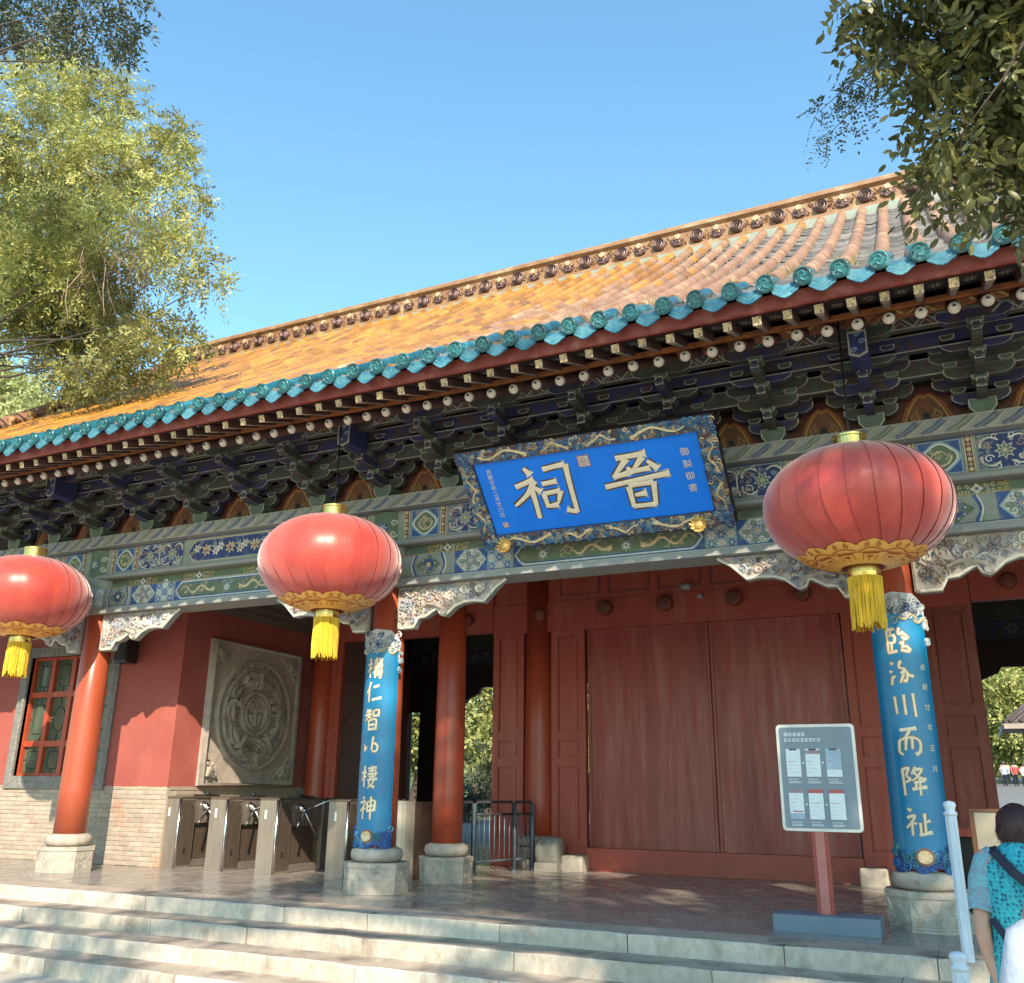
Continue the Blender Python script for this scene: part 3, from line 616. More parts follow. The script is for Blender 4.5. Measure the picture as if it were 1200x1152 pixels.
# --- carved corner braces under the lintel
br_out = [(0, .02), (0, .51), (.05, .525), (.24, .52), (.27, .46), (.30, .41), (.40, .40), (.52, .33), (.565, .315), (.60, .385), (.66, .405), (.71, .375), (.80, .30), (.92, .26), (1.06, .255), (1.18, .27), (1.33, .12), (1.47, .0), (0, .0)]
def brace(x, sgn):
    x0 = x + sgn * .195; m = MB(); fm = lambda u, v, h: Vector((x0 + sgn * u, 9.52 - h, 3.468 - v))
    P = br_out[1:]
    a = [fm(u, v, .05) for u, v in P]; b = [fm(u, v, -.05) for u, v in P]; n = len(P)
    m.add(a + b, [(i, (i + 1) % n, n + (i + 1) % n, n + i) for i in range(n)], 1)
    # caps as vertical strips under the lintel line
    for h in (.05, -.05):
        bot = sorted(P[:-2], key=lambda q: q[0])
        for i in range(len(bot) - 1):
            (u0, v0), (u1, v1) = bot[i], bot[i + 1]
            if u1 - u0 > 1e-4: m.add([fm(u0, 0, h), fm(u1, 0, h), fm(u1, v1, h), fm(u0, v0, h)], [(0, 1, 2, 3)], 0)
        m.add([fm(bot[-1][0], 0, h), fm(1.47, 0, h), fm(*bot[-1], h)], [(0, 1, 2)], 0)
    D = Deco(lambda u, v, h: fm(u, v, .05 + h), m, .002); rr = random.Random(int(x * 100) + sgn)
    edge = br_out[1:18]; D.stroke([(u, max(.012, v - .018)) for u, v in edge if u > 0.01], .03, 3, relief=.022); D.stroke([(.02, .5), (.02, .02), (1.40, .018)], .03, 0, relief=.02)
    inside = lambda u, v: v < np.interp(u, [0, .24, .30, .40, .52, .6, .7, .8, .95, 1.18, 1.47], [.5, .5, .41, .39, .32, .36, .35, .29, .25, .25, 0]) - .045
    tries = 0; done = []
    while tries < 1400 and len(done) < 85:
        tries += 1; u, v = rr.uniform(.05, 1.25), rr.uniform(.05, .47); r = rr.uniform(.03, .075)
        if inside(u, v + r * .6) and v > r and all(math.hypot(u - a_, v - b_) > (r + c_) * .66 for a_, b_, c_ in done):
            done.append((u, v, r)); D.curl(u, v, r, rr.choice([0, 0, 5, 2, 2, 4, 3]), r * .36, rr.uniform(1.1, 1.7), rr.random() * 6, rr.choice([-1, 1]), relief=.02, taper=(1, .8))
    for k in range(9):
        u = rr.uniform(.05, 1.1); v = rr.uniform(.06, .3)
        if inside(u + .1, v + .06): D.stroke([(u, v), (u + .07, v + .05), (u + .15, v + .01), (u + .22, v + .05)], .028, rr.choice([0, 2, 3, 4]), relief=.018, smooth=3, taper=(.6, 1))
    # the animal head at the middle lobe
    D.stroke([(.30, .30), (.42, .25), (.55, .27), (.68, .33)], .07, 0, relief=.05, smooth=4, taper=(.5, 1.2)); D.disc(.66, .345, .045, 0, 10, skirt=.03)
    m.build('carved_brace', [carve_m, grey_p, mat('carve_blue', (.27, .32, .38), (.36, .37, .38), 12, .75), white_p, mat('carve_pink', (.42, .30, .25), (.34, .25, .22), 12, .75), mat('carve_dark', (.20, .17, .16), None, 12, .8)], hall, origin=(x0, 9.52, 3.47))
for x in COLX[1:4]:
    brace(x, 1); brace(x, -1)
brace(COLX[0], 1); brace(COLX[4], -1)

# --- bracket sets under the eave
Y0 = 9.40; ST = .265; TZ = .168; ZB = 4.60
NV, GR, TR, DG = 0, 1, 2, 3
BM = [arm_navy, arm_green, trim_p, dougreen, brown_p]
def dou(cx, y0, y1, z, wb, wt, h, mi, name, par, org):
    m = MB(); P = [(cx - wb / 2, z), (cx - wt / 2, z + h * .45), (cx - wt / 2, z + h), (cx + wt / 2, z + h), (cx + wt / 2, z + h * .45), (cx + wb / 2, z)]
    m.prism(P, lambda u, v, hh: Vector((u, hh, v)), y1, y0, mi, TR, .011); return m.build(name, BM, par, origin=org)
def arm_x(cx, y, z, L, mi, par):
    m = MB(); h = .115; P = [(cx - L / 2, z + h), (cx - L / 2, z + h * .55), (cx - L / 2 + .03, z + h * .25), (cx - L / 2 + .09, z), (cx + L / 2 - .09, z), (cx + L / 2 - .03, z + h * .25), (cx + L / 2, z + h * .55), (cx + L / 2, z + h)]
    m.prism(P, lambda u, v, hh: Vector((u, hh, v)), y + .045, y - .045, mi, TR, .011); m.build('bracket_arm', BM, par, origin=(cx, y, z))
def arm_y(cx, ya, yb, z, mi, par):
    m = MB(); h = .115; P = [(ya, z), (ya, z + h), (yb, z + h), (yb - .05, z + h * .5), (yb + .02, z + h * .1), (yb + .08, z)]
    m.prism(P, lambda u, v, hh: Vector((hh, u, v)), cx - .045, cx + .045, mi, TR, .011)
    m.prism([(cx - .043, z + .02), (cx - .043, z + h), (cx + .043, z + h), (cx + .043, z + .02)], lambda u, v, hh: Vector((u, hh, v)), yb + .0, yb - .035, NV, TR, .013)
    m.build('projecting_arm', BM, par, origin=(cx, ya, z))
def bracket_proto(par, cx, alt):
    org = (cx, Y0, ZB); s = node('bracket_set', par, org); c0, c1 = (NV, GR) if alt else (GR, NV)
    dou(cx, Y0 - .12, Y0 + .12, ZB, .15, .25, .15, DG, 'base_block', s, (cx, Y0, ZB))
    for k in range(3):
        z = ZB + .135 + TZ * k
        arm_y(cx, Y0 + .15, Y0 - ST * (k + 1) - .10, z, c0, s)
        for j in range(k + 1):
            y = Y0 - ST * j; L = (.52 if k == 0 else .62) if (k - j) == 0 else (.84 if k - j == 1 else .58)
            arm_x(cx, y, z, L, c1 if j % 2 == 0 else c0, s)
            for sx in (-1, 1): dou(cx + sx * (L / 2 - .07), y - .065, y + .065, z + .117, .09, .135, .058, DG if j % 2 else c0, 'bearing_block', s, (cx + sx * (L / 2 - .07), y, z))
        y = Y0 - ST * (k + 1); dou(cx, y - .07, y + .07, z + .117, .10, .15, .058, DG, 'bearing_block', s, (cx, y, z))
    y = Y0 - ST * 3; z = ZB + .135 + TZ * 3; arm_x(cx, y, z, .66, c1, s)
    for sx in (-1, 0, 1): dou(cx + sx * .26, y - .06, y + .06, z + .117, .09, .135, .05, DG, 'bearing_block', s, (cx + sx * .26, y, z))
    return s
sets_x = []
for a, b, n in ((COLX[0], COLX[1], 4), (COLX[1], COLX[2], 5), (COLX[2], COLX[3], 6), (COLX[3], COLX[4], 5)):
    for k in range(n): sets_x.append(a + (b - a) * k / n)
sets_x = [x for x in sets_x if -13.3 < x < 2.7]
prot = [bracket_proto(hall, sets_x[0], 0), bracket_proto(hall, sets_x[1], 1)]
for i, x in enumerate(sets_x[2:]): copy_tree(prot[i % 2], hall, (x, Y0, ZB))
# blue beam heads over the columns
for x in COLX[1:4]:
    m = MB(); P = [(x - .085, 5.02), (x, 4.98), (x + .085, 5.02), (x + .085, 5.26), (x - .085, 5.26)]
    m.prism(P, lambda u, v, h: Vector((u, h, v)), 8.78, 8.40, 0, 2, .02)
    D = Deco(front(8.40), m, .002)
    for k in range(3): D.curl(x + (-.04, .04, 0)[k], 5.06 + .08 * k, .03, 1, .010)
    m.build('beam_head', [mat('beamhead_blue', (.018, .032, .13), (.03, .03, .06), 9, .6), sky_p, trim_p], hall, origin=(x, 9, 5.1))
# tie beams between the sets and the boards behind
def tie(y, z0, z1, mt, name='tie_beam', th=.035):
    m = MB(); m.box(-14.6, 8.0, y - th, y + th, z0, z1, 0); D = Deco(front(y - th), m, .002)
    D.stroke([(-14.6, z0 + .008), (3, z0 + .008)], .014, 1); D.stroke([(-14.6, z1 - .008), (3, z1 - .008)], .012, 1); return m, D
m, D = tie(9.13, 4.985, 5.17, 0); m.build('tie_beam', [arm_green, trim_p], hall)
m, D = tie(8.86, 5.14, 5.32, 0); m.build('tie_beam', [arm_navy, trim_p], hall)
m, D = tie(9.40, 5.07, 5.19, 0); m.build('tie_beam', [arm_green, trim_p], hall)
m, D = tie(8.605, 5.262, 5.40, 0)
x = -14.5; i = 0
while x < 3:      # zigzag with eyes
    D.stroke([(x, 5.275), (x + .11, 5.385), (x + .22, 5.275)], .022, 1); D.stroke([(x + .05, 5.275), (x + .11, 5.335), (x + .17, 5.275)], .012, 2); D.disc(x + .22, 5.36, .018, 3, 8); D.disc(x + .22, 5.36, .008, 2, 6); x += .22; i += 1
m.build('zigzag_beam', [arm_green, trim_p, pink_p, navy_p], hall)
m = MB(); m.box(-14.9, 8.2, 9.52, 9.56, 4.60, 5.9); m.build('backing_board', dark_wood, hall)
m = MB(); m.add([(-14.9, 8.64, 5.42), (8.2, 8.64, 5.42), (8.2, 9.54, 5.55), (-14.9, 9.54, 5.55)], [(0, 1, 2, 3)]); m.build('cover_board', dark_wood, hall)
# painted boards between the sets: arched border with a flaming jewel
def gong(cx, w, lit, par):
    m = MB(); y = 9.515; m.box(cx - w / 2, cx + w / 2, y, y + .02, 4.60, 5.05, 0); D = Deco(front(y), m, .002)
    A = [(cx - w * .47, 4.615), (cx - w * .33, 4.66), (cx - w * .22, 4.83), (cx - w * .08, 4.965), (cx, 4.95), (cx + w * .08, 4.965), (cx + w * .22, 4.83), (cx + w * .33, 4.66), (cx + w * .47, 4.615)]
    D.fill([A[0]] + spline(A, 3) + [A[-1]], 1); D.stroke(A, .040, 2, relief=.02, smooth=4); D.stroke([(cx + (u - cx) * .88, v - .022) for u, v in A], .012, 4, smooth=4)
    for s_ in (-1, 1): D.disc(cx + s_ * w * .22, 4.83, .022, 2, 8, skirt=.012)
    for s_ in (-1, 1):
        for k in range(3): D.stroke([(cx + s_ * .05, 4.625), (cx + s_ * (.10 + .02 * k), 4.66 + .03 * k), (cx + s_ * (.06 + .02 * k), 4.72 + .03 * k), (cx + s_ * (.09 - .012 * k), 4.77 + .025 * k)], .022, lit, taper=(1, .25), smooth=3)
    D.disc(cx, 4.735, .035, 3, 10); D.disc(cx - .035, 4.675, .034, 3, 10); D.disc(cx + .035, 4.675, .034, 3, 10)
    m.build('bracket_board', [brown_p, mat('board_redbrown', (.20, .075, .035), (.12, .05, .025), 6, .6), orange_board, black_p, gold_p, mat('flame_gold', (.34, .20, .07), None, 9, .6)], par, origin=(cx, y, 4.6))
for a, b in zip(sets_x[:-1], sets_x[1:]): gong((a + b) / 2, (b - a) - .22, 5, hall)

# --- eave purlin, rafters, boards
XA, XB = -15.2, 8.46
m = MB(); m.lathe([(.125, XA), (.125, XB)], 18, (0, 8.6, 5.50), rot=Matrix.Rotation(pi / 2, 3, 'Y')); p_ = m.build('eave_purlin', orange_board, hall)
m = MB(); D = Deco(lambda u, v, h=0: Vector((u, 8.6 - (.127 + h) * math.cos(v), 5.5 - (.127 + h) * math.sin(v))), m, .001)
x = -14.4
while x < 2.6:
    D.stroke([(x, .2), (x + .1, .9), (x + .25, .5), (x + .4, 1.1), (x + .55, .3)], .035, pr_.choice([0, 1]), smooth=4); D.curl(x + .3, .8, .06, 2, .02); x += .62
m.build('purlin_clouds', [gold_p, brown_p, green_p], p_)
rsl = .52; ra = math.atan(rsl)
def rz(y): return 5.115 + rsl * (y - 8.0)        # round rafter axis
m = MB()
rotR = Matrix.Rotation(-(pi / 2 - ra) , 3, 'X')
Lr = 2.0
m.lathe([(.053, 0), (.056, Lr)], 12, (0, 0, 0), 0, rot=Matrix.Rotation(-(pi / 2 - ra), 3, 'X'))
# rotated so that local z runs up and back
dv = Vector((0, math.cos(ra), math.sin(ra))); up_ = Vector((0, -math.sin(ra), math.cos(ra)))
D = Deco(lambda u, v, h=0: Vector((u, 0, 0)) + up_ * v - dv * (h + .001), m, .001)
m.lathe([(.054, -.004), (.050, .018), (.036, .032), (.016, .040), (0, .042)], 14, (0, 0, 0), 1, rot=Matrix.Rotation(pi / 2 + ra, 3, 'X')); D.h = .035; D.disc(0, .020, .016, 2, 8, skirt=.004)
rr_me = mesh_of(m, [soffit_m, white_p, black_p, grey_p])
fsl = .36; fa = math.atan(fsl)
fd = Vector((0, math.cos(fa), math.sin(fa))); fu = Vector((0, -math.sin(fa), math.cos(fa)))
m = MB(); Lf = 1.25; hw = .038; hh = .038
m.obox(fd * (Lf / 2), (hw, 0, 0), fd * (Lf / 2), fu * hh, 0)
D = Deco(lambda u, v, h=0: Vector((u, 0, 0)) + fu * v - fd * (h + .001), m, .001)
D.rect(-hw, hw, -hh, hh, 1); D.curl(0, .008, .022, 2, .010, 1.5, .6); D.curl(.008, -.022, .012, 3, .007, 1.2, 2, -1); D.disc(-.025, -.02, .009, 2, 6); D.disc(.026, .025, .008, 3, 6)
D2 = Deco(lambda u, v, h=0: fd * v + Vector((u, 0, 0)) - fu * (hh + h), m, .001); D2.rect(-hw + .008, hw - .008, 0, .16, 1); D2.rect(-hw + .014, hw - .014, .16, Lf, 4)
ff_me = mesh_of(m, [soffit_m, mat('rafter_tip', (.52, .44, .31), (.30, .19, .10), 34, .55, rnd=.25), gold_p, brown_p, mat('rafter_grey', (.22, .20, .18), (.16, .14, .12), 8, .6)])
rp = node('rafter_row', hall, (XC, 8, 5.1)); fp = node('flying_rafter_row', hall, (XC, 7.46, 5.05))
sp = .262; nR = int((4.2 - XA) / sp)
for k in range(nR):
    x = XA + .1 + k * sp
    inst('rafter', rr_me, rp, (x, 8.0 + R_.uniform(-.01, .01), rz(8.0) + R_.uniform(-.006, .006)))
    inst('flying_rafter', ff_me, fp, (x, 7.46 + R_.uniform(-.008, .008), 5.062 + R_.uniform(-.005, .005)), (0, R_.uniform(-.02, .02), 0))
# boards over the rafters (soffits)
def fz(y): return 5.062 + hh / math.cos(fa) + fsl * (y - 7.46)
m = MB()
m.add([(XA, 7.44, fz(7.44) + .004), (XB, 7.44, fz(7.44) + .004), (XB, 8.62, fz(8.62) + .004), (XA, 8.62, fz(8.62) + .004)], [(0, 1, 2, 3)], 0)
D = Deco(lambda u, v, h=0: Vector((u, v, fz(v) + .004 - h)), m, .003)
for k in range(nR):
    x = XA + .1 + (k + .5) * sp
    if -14 < x < 2.5:
        for t in range(8): a = t * pi / 4 + .3; D.stroke([(x + .016 * math.cos(a), 7.66 + .03 * math.sin(a)), (x + .055 * math.cos(a), 7.66 + .10 * math.sin(a))], .010, 1, taper=(.5, 1))
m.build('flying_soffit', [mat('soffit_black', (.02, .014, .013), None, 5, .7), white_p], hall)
zr = lambda y: rz(y) + .07
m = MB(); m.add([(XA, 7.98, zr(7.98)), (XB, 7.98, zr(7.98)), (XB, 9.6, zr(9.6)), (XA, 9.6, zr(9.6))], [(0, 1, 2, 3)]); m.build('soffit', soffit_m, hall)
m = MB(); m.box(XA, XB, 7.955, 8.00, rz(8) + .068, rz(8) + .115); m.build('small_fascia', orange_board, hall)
m = MB()
pr = [(7.42, 5.118), (7.40, 5.128), (7.385, 5.245), (7.44, 5.285), (7.47, 5.285), (7.47, 5.118)]
m.prism(pr, lambda u, v, h: (h, u, v), XA, XB); m.build('fascia', fascia_m, hall)

# --- roof: boards, barrel tiles in rows, pan tiles, eave ornaments, ridge
RY0, RY1, RZ0, RZ1 = 7.33, 13.52, 5.27, 9.74
def rprof(t): return RY0 + (RY1 - RY0) * t, RZ0 + (RZ1 - RZ0) * (.88 * t + .12 * t * t)
TS = np.linspace(0, 1, 400); PS = np.array([rprof(t) for t in TS]); SL = np.concatenate([[0], np.cumsum(np.hypot(*np.diff(PS, axis=0).T))])
def rs(s):
    t = float(np.interp(s, SL, TS)); y_, z_ = rprof(t); y2, z2 = rprof(min(1, t + .003)); y1, z1 = rprof(max(0, t - .003))
    return y_, z_, math.atan2(z2 - z1, y2 - y1)
m = MB(); N = 24
vs_ = []; fs_ = []
for i in range(N + 1):
    y_, z_ = rprof(i / N); vs_ += [(XA, y_, z_ - .05), (XB, y_, z_ - .05)]
for i in range(N): fs_.append((2 * i, 2 * i + 1, 2 * i + 3, 2 * i + 2))
m.add(vs_, fs_, 0)
o_ = len(m.v); back = []
for i in range(N + 1):
    y_, z_ = rprof(i / N); back += [(XA, 27.5 - y_, z_), (XB, 27.5 - y_, z_)]
m.add(back, fs_, 1)
m.add([(XA, 13.5, 9.7), (XB, 13.5, 9.7), (XB, 14.0, 9.7), (XA, 14.0, 9.7)], [(0, 1, 2, 3)], 1)
# gable ends
for X in (XA, XB):
    gb = [(X, *rprof(i / N)) for i in range(N + 1)] + [(X, 27.5 - rprof(i / N)[0], rprof(i / N)[1]) for i in range(N, -1, -1)]
    gb = [(x, y_, z_ - .06) for x, y_, z_ in gb]; m.add(gb + [(X, 13.75, 5.2)], [(i, i + 1, len(gb)) for i in range(len(gb) - 1)], 2)
roof = m.build('roof', [dark_wood, pan_m, plaster_red], hall, origin=(XC, 7.3, 5.3))
ROWS = []; x = XC - .1525
while x > -14.95: x -= .305
x += .305
while x < 8.3: ROWS.append(x); x += .305
TL = .375; NT = int(SL[-1] / TL)
m = MB()
for k, (r, yy) in enumerate(((.083, -.012), (.083, .02), (.078, .03), (.074, TL + .012))): pass
seg = 8
vs_ = []; prof = [(.0700, -.003), (.0725, .004), (.0720, .012), (.0712, TL + .008)]
for r, yy in prof:
    for k in range(seg + 1): a = pi * k / seg; vs_.append((r * 1.03 * math.cos(a), yy, r * math.sin(a) * 1.2 + .032))
fs_ = [(i * (seg + 1) + k, i * (seg + 1) + k + 1, (i + 1) * (seg + 1) + k + 1, (i + 1) * (seg + 1) + k) for i in range(len(prof) - 1) for k in range(seg)]
m.add(vs_, fs_, 0, True); m.add(vs_[:seg + 1], [tuple(range(seg + 1))], 0)
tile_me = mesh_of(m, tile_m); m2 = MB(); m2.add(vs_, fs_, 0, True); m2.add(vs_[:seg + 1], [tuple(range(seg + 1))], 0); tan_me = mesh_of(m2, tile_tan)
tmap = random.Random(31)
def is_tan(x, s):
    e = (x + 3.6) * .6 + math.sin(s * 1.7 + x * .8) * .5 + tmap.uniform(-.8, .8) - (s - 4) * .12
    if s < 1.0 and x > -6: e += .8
    if x < -11.6: e += .6 + (-11.6 - x) * 1.2  # left end also turned tan, standing in for tree shade on the tiles
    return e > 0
alltiles = []
for ri, x in enumerate(ROWS):
    for j in range(1, NT + 1):
        s = j * TL
        if s > SL[-1] - .02: continue
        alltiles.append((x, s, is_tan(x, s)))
vis = sorted([t for t in alltiles if -13.6 < t[0] < 1.45], key=lambda t: (t[0] - 0) ** 2 + rs(t[1])[0] ** 2 + rs(t[1])[1] ** 2)
near = set((t[0], t[1]) for t in vis[:300])
rest = [MB(), MB()]
for (x, s, tn) in alltiles:
    y_, z_, an = rs(s)
    jx, jz = tmap.uniform(-.0015, .0015), tmap.uniform(-.001, .0015)
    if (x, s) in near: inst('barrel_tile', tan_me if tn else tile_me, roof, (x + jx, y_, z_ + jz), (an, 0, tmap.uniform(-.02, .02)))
    else:
        ca, sa = math.cos(an), math.sin(an)
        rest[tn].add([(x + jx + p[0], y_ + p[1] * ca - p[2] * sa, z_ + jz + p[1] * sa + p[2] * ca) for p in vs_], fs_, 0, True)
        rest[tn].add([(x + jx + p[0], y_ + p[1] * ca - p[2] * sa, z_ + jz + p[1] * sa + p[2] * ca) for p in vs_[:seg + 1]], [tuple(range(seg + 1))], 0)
tile_i = mat('glazed_ochre_island', (0.44, 0.21, 0.03), (0.37, 0.15, 0.028), 3.0, 0.42, 0.25, 40, island=.32, c3=(.25, .115, .055), scale3=2.6, contrast3=(.52, .66), rvar=.12)
tan_i = mat('faded_and_shaded_tan_island', (0.33, 0.185, 0.105), (0.26, 0.13, 0.07), 3.5, 0.55, 0.25, 40, island=.08, c3=(.46, .29, .16), scale3=3, contrast3=(.52, .68))
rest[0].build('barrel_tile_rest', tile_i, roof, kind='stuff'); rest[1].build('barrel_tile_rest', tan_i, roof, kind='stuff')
# pan tiles: stepped courses between the rows
pan = [MB(), MB()]; PC = .24; npn = int(SL[-1] / PC)
for ri in range(len(ROWS) - 1):
    x0, x1 = ROWS[ri] + .045, ROWS[ri + 1] - .045
    yel = x0 < -3.2
    for j in range(npn):
        if not (-14.9 < x0 < 3.2) and j % 2: continue
        s = j * PC + .03; y_, z_, an = rs(s); y2, z2, _ = rs(s + PC * (1 if -14.9 < x0 < 3.2 else 2))
        up = []; lo = []; l2 = []; fr = []
        dz = .070 + tmap.uniform(-.008, .008); jy = tmap.uniform(-.015, .015)
        for k in range(5):
            u = k / 4; xx = x0 + (x1 - x0) * u; sag = -.038 * math.sin(pi * u)
            lo.append((xx, y_ + jy, z_ + dz + sag)); up.append((xx, y2 + .03, z2 + .012 + sag)); l2.append((xx, y_ + jy + .003, z_ + dz - .032 + sag)); fr.append((xx, y_ + .10, z_ + sag + .02))
        v = fr + l2 + lo + up
        pan[1 if yel and tmap.random() < .8 else 0].add(v, [(i * 5 + k, i * 5 + k + 1, (i + 1) * 5 + k + 1, (i + 1) * 5 + k) for i in range(3) for k in range(4)], 0)
pan[0].build('pan_tile_courses', pan_m, roof, kind='stuff'); pan[1].build('pan_tile_courses', pan_y, roof, kind='stuff')
# eave discs with dragon relief and drip tiles
m = MB(); an0 = rs(.05)[2]
m.lathe([(.076, -.02), (.074, TL + .01)], 16, (0, 0, .0), 0, rot=Matrix.Rotation(-(pi / 2 - an0), 3, 'X'), caps=False)
tl = .22; fmd = lambda u, v, h=0: Vector((u, -.03 - h * math.cos(tl) - v * -math.sin(tl) * -1, v * math.cos(tl) - h * math.sin(tl) - .002))
m.lathe([(.078, 0), (.082, .012), (.082, .035)], 20, (0, -.03, -.002), 0, rot=Matrix.Rotation(pi / 2 + tl, 3, 'X') @ Matrix.Translation((0, 0, 0)).to_3x3())
D = Deco(lambda u, v, h=0: Matrix.Rotation(pi / 2 + tl, 3, 'X') @ Vector((u, v, .035 + h)) + Vector((0, -.03, -.002)), m, .001)
D.ring(0, 0, .069, .013, 0, 20, relief=.012); D.stroke([(-.045, .02), (-.015, .042), (.02, .02), (-.02, -.01), (.015, -.042), (.05, -.02)], .018, 1, relief=.012, smooth=4)
for k in range(6): D.curl(.05 * math.cos(k), .05 * math.sin(k), .013, 0, .008, 1, k, relief=.008)
disc_me = mesh_of(m, [teal_m, mat('teal_glaze_line', (.03, .20, .22), None, 9, .3)])
m = MB(); W = .128
P = [(-W, .045), (-W * .98, -.03), (-W * .82, -.085), (-W * .6, -.105), (-W * .3, -.138), (0, -.152), (W * .3, -.138), (W * .6, -.105), (W * .82, -.085), (W * .98, -.03), (W, .045), (W * .5, .005), (0, -.01), (-W * .5, .005)]
fmp = lambda u, v, h=0: Vector((u, -.008 - h + v * .28, v))
for h in (0, .018):
    top = [(-W, .045), (-W * .5, .005), (0, -.01), (W * .5, .005), (W, .045)]
    bot = P[:11]; tp = [(u, float(np.interp(u, [q[0] for q in top], [q[1] for q in top]))) for u, _ in bot]
    for i in range(10): m.add([fmp(*tp[i], h), fmp(*tp[i + 1], h), fmp(*bot[i + 1], h), fmp(*bot[i], h)], [(0, 1, 2, 3)], 0)
m.add([fmp(*q, .018) for q in P] + [fmp(*q, 0) for q in P], [(i, (i + 1) % 14, 14 + (i + 1) % 14, 14 + i) for i in range(14)], 0)
D = Deco(lambda u, v, h=0: fmp(u, v, .018 + h), m, .001); D.stroke([(-W * .85, -.03), (-W * .5, -.06), (0, -.105), (W * .5, -.06), (W * .85, -.03)], .014, 1, relief=.006); D.petals(0, -.055, .004, .03, 5, 1)
# back plate running up under the pan tiles
m.add([(-W, -.01, .047), (-W * .5, -.01, .007), (0, -.01, -.008), (W * .5, -.01, .007), (W, -.01, .047), (-W, .25, .047 + .16), (-W * .5, .25, .007 + .16), (0, .25, .152), (W * .5, .25, .167), (W, .25, .207)], [(k, k + 1, k + 6, k + 5) for k in range(4)], 0)
drip_me = mesh_of(m, [teal_pale, mat('teal_pale_line', (.09, .26, .30), None, 9, .35)])
m = MB()
for i, x in enumerate(ROWS):
    if x < 4.4:
        inst('eave_disc', disc_me, roof, (x + tmap.uniform(-.006, .006), RY0 - .02, RZ0 + .025), (tmap.uniform(-.05, .05), tmap.uniform(-.3, .3), 0))
        if i: inst('drip_tile', drip_me, roof, ((ROWS[i - 1] + x) / 2, RY0 - .005, RZ0 + .005), (tmap.uniform(-.06, .06), tmap.uniform(-.03, .03), 0))
# small weeds rooted in the tile joints
m = MB()
for k in range(26):
    x, s = tmap.choice([(-1.0, .7), (-2.6, .5), (-4.3, 1.1), (-7.6, 1.6), (-.2, .4), (-3.4, .9), (-9.5, 3.8), (-5.4, 2.2)]); x += tmap.uniform(-.5, .5); s += tmap.uniform(-.2, .4)
    y_, z_, an = rs(s)
    for q in range(9):
        a, t = tmap.uniform(0, 6.3), tmap.uniform(.05, .14); bx, by = tmap.uniform(-.05, .05), tmap.uniform(-.05, .05)
        m.add([(x + bx - .006, y_ + by, z_ + .05), (x + bx + .006, y_ + by, z_ + .05), (x + bx + t * .5 * math.cos(a), y_ + by + t * .5 * math.sin(a) - .02, z_ + .05 + t)], [(0, 1, 2)])
m.build('roof_weeds', mat('dry_weed', (.30, .25, .10), (.18, .20, .07), 9, .8), roof, kind='stuff')
# ridge
m = MB()
pr = [(13.50, 9.70), (13.50, 9.86), (13.53, 9.88), (13.53, 9.93), (13.56, 9.95), (13.56, 10.22), (13.50, 10.26), (13.50, 10.32)]
pr += [(13.56, 10.34)] + [(13.75 - .16 * math.cos(a), 10.35 + .12 * math.sin(a)) for a in np.linspace(.1, pi - .1, 8)] + [(13.94, 10.34)]
pr += [(27.5 - y_, z_) for y_, z_ in pr[:8][::-1]]
vs_ = [(XA, *q) for q in pr] + [(XB, *q) for q in pr]; n = len(pr)
m.add(vs_, [(i, (i + 1) % n, n + (i + 1) % n, n + i) for i in range(1, n)], 0); m.add(vs_, [(0, 1, n + 1, n)], 1)
m.add([(XA, *q) for q in pr], [tuple(range(n))], 0); m.add([(XB, *q) for q in pr], [tuple(range(n))], 0)
D = Deco(front(13.56), m, .002)
x = -14.6
while x < 2.2:       # moulded scrolls between the rosettes
    for k in range(5): D.curl(x + tmap.uniform(-.03, .30), tmap.uniform(9.98, 10.18), tmap.uniform(.03, .05), 2, .018, 1.2, k * 2, relief=.022)
    D.stroke([(x - .12, 9.98), (x - .05, 10.18), (x + .05, 9.99)], .02, 2, relief=.012, smooth=3); x += .335
x = -15
while x < 2.2: D.stroke([(x, 9.955), (x, 10.215)], .006, 3); x += .67
ridge = m.build('ridge', [ridge_m, ridge_green, mat('ridge_scroll', (.24, .13, .07), (.36, .20, .09), 12, .6), brown_p], hall, origin=(XC, 13.75, 10))
m = MB(); D = Deco(lambda u, v, h=0: Vector((u, -h, v)), m, .002); D.disc(0, 0, .115, 0, 20, skirt=.045); D.h = .049; D.ring(0, 0, .10, .03, 0, 20, relief=.04); D.ring(0, 0, .062, .022, 1, 16, relief=.05)
D.stroke([(.03 * math.cos(a) * (1 - a / 9), .03 * math.sin(a) * (1 - a / 9)) for a in np.linspace(0, 7, 14)], .018, 1, relief=.05); sp_me = mesh_of(m, [rosette_m, mat('rosette_line', (.30, .19, .16), None, 9, .4)])
m = MB(); D = Deco(lambda u, v, h=0: Vector((u, -h, v)), m, .002)
for k in range(7): a = k * 2 * pi / 7; D.disc(.075 * math.cos(a), .06 * math.sin(a) - .01, .04, 0, 8, skirt=.02 + .004 * k)
D.h = .055; D.petals(0, .02, .01, .085, 6, 1, .3, 1.0); D.h = .05
for k in range(5): a = k * 2 * pi / 5 + .3; D.disc(.03 * math.cos(a), .035 + .025 * math.sin(a), .026, 1, 8, skirt=.05)
fl_me = mesh_of(m, [rosette_m, rosette_lt])
k = 0; x = -14.8
while x < 2.2: inst('rosette', sp_me if k % 2 else fl_me, ridge, (x, 13.56, 10.075), (0, tmap.uniform(-.4, .4), 0)); x += .335; k += 1
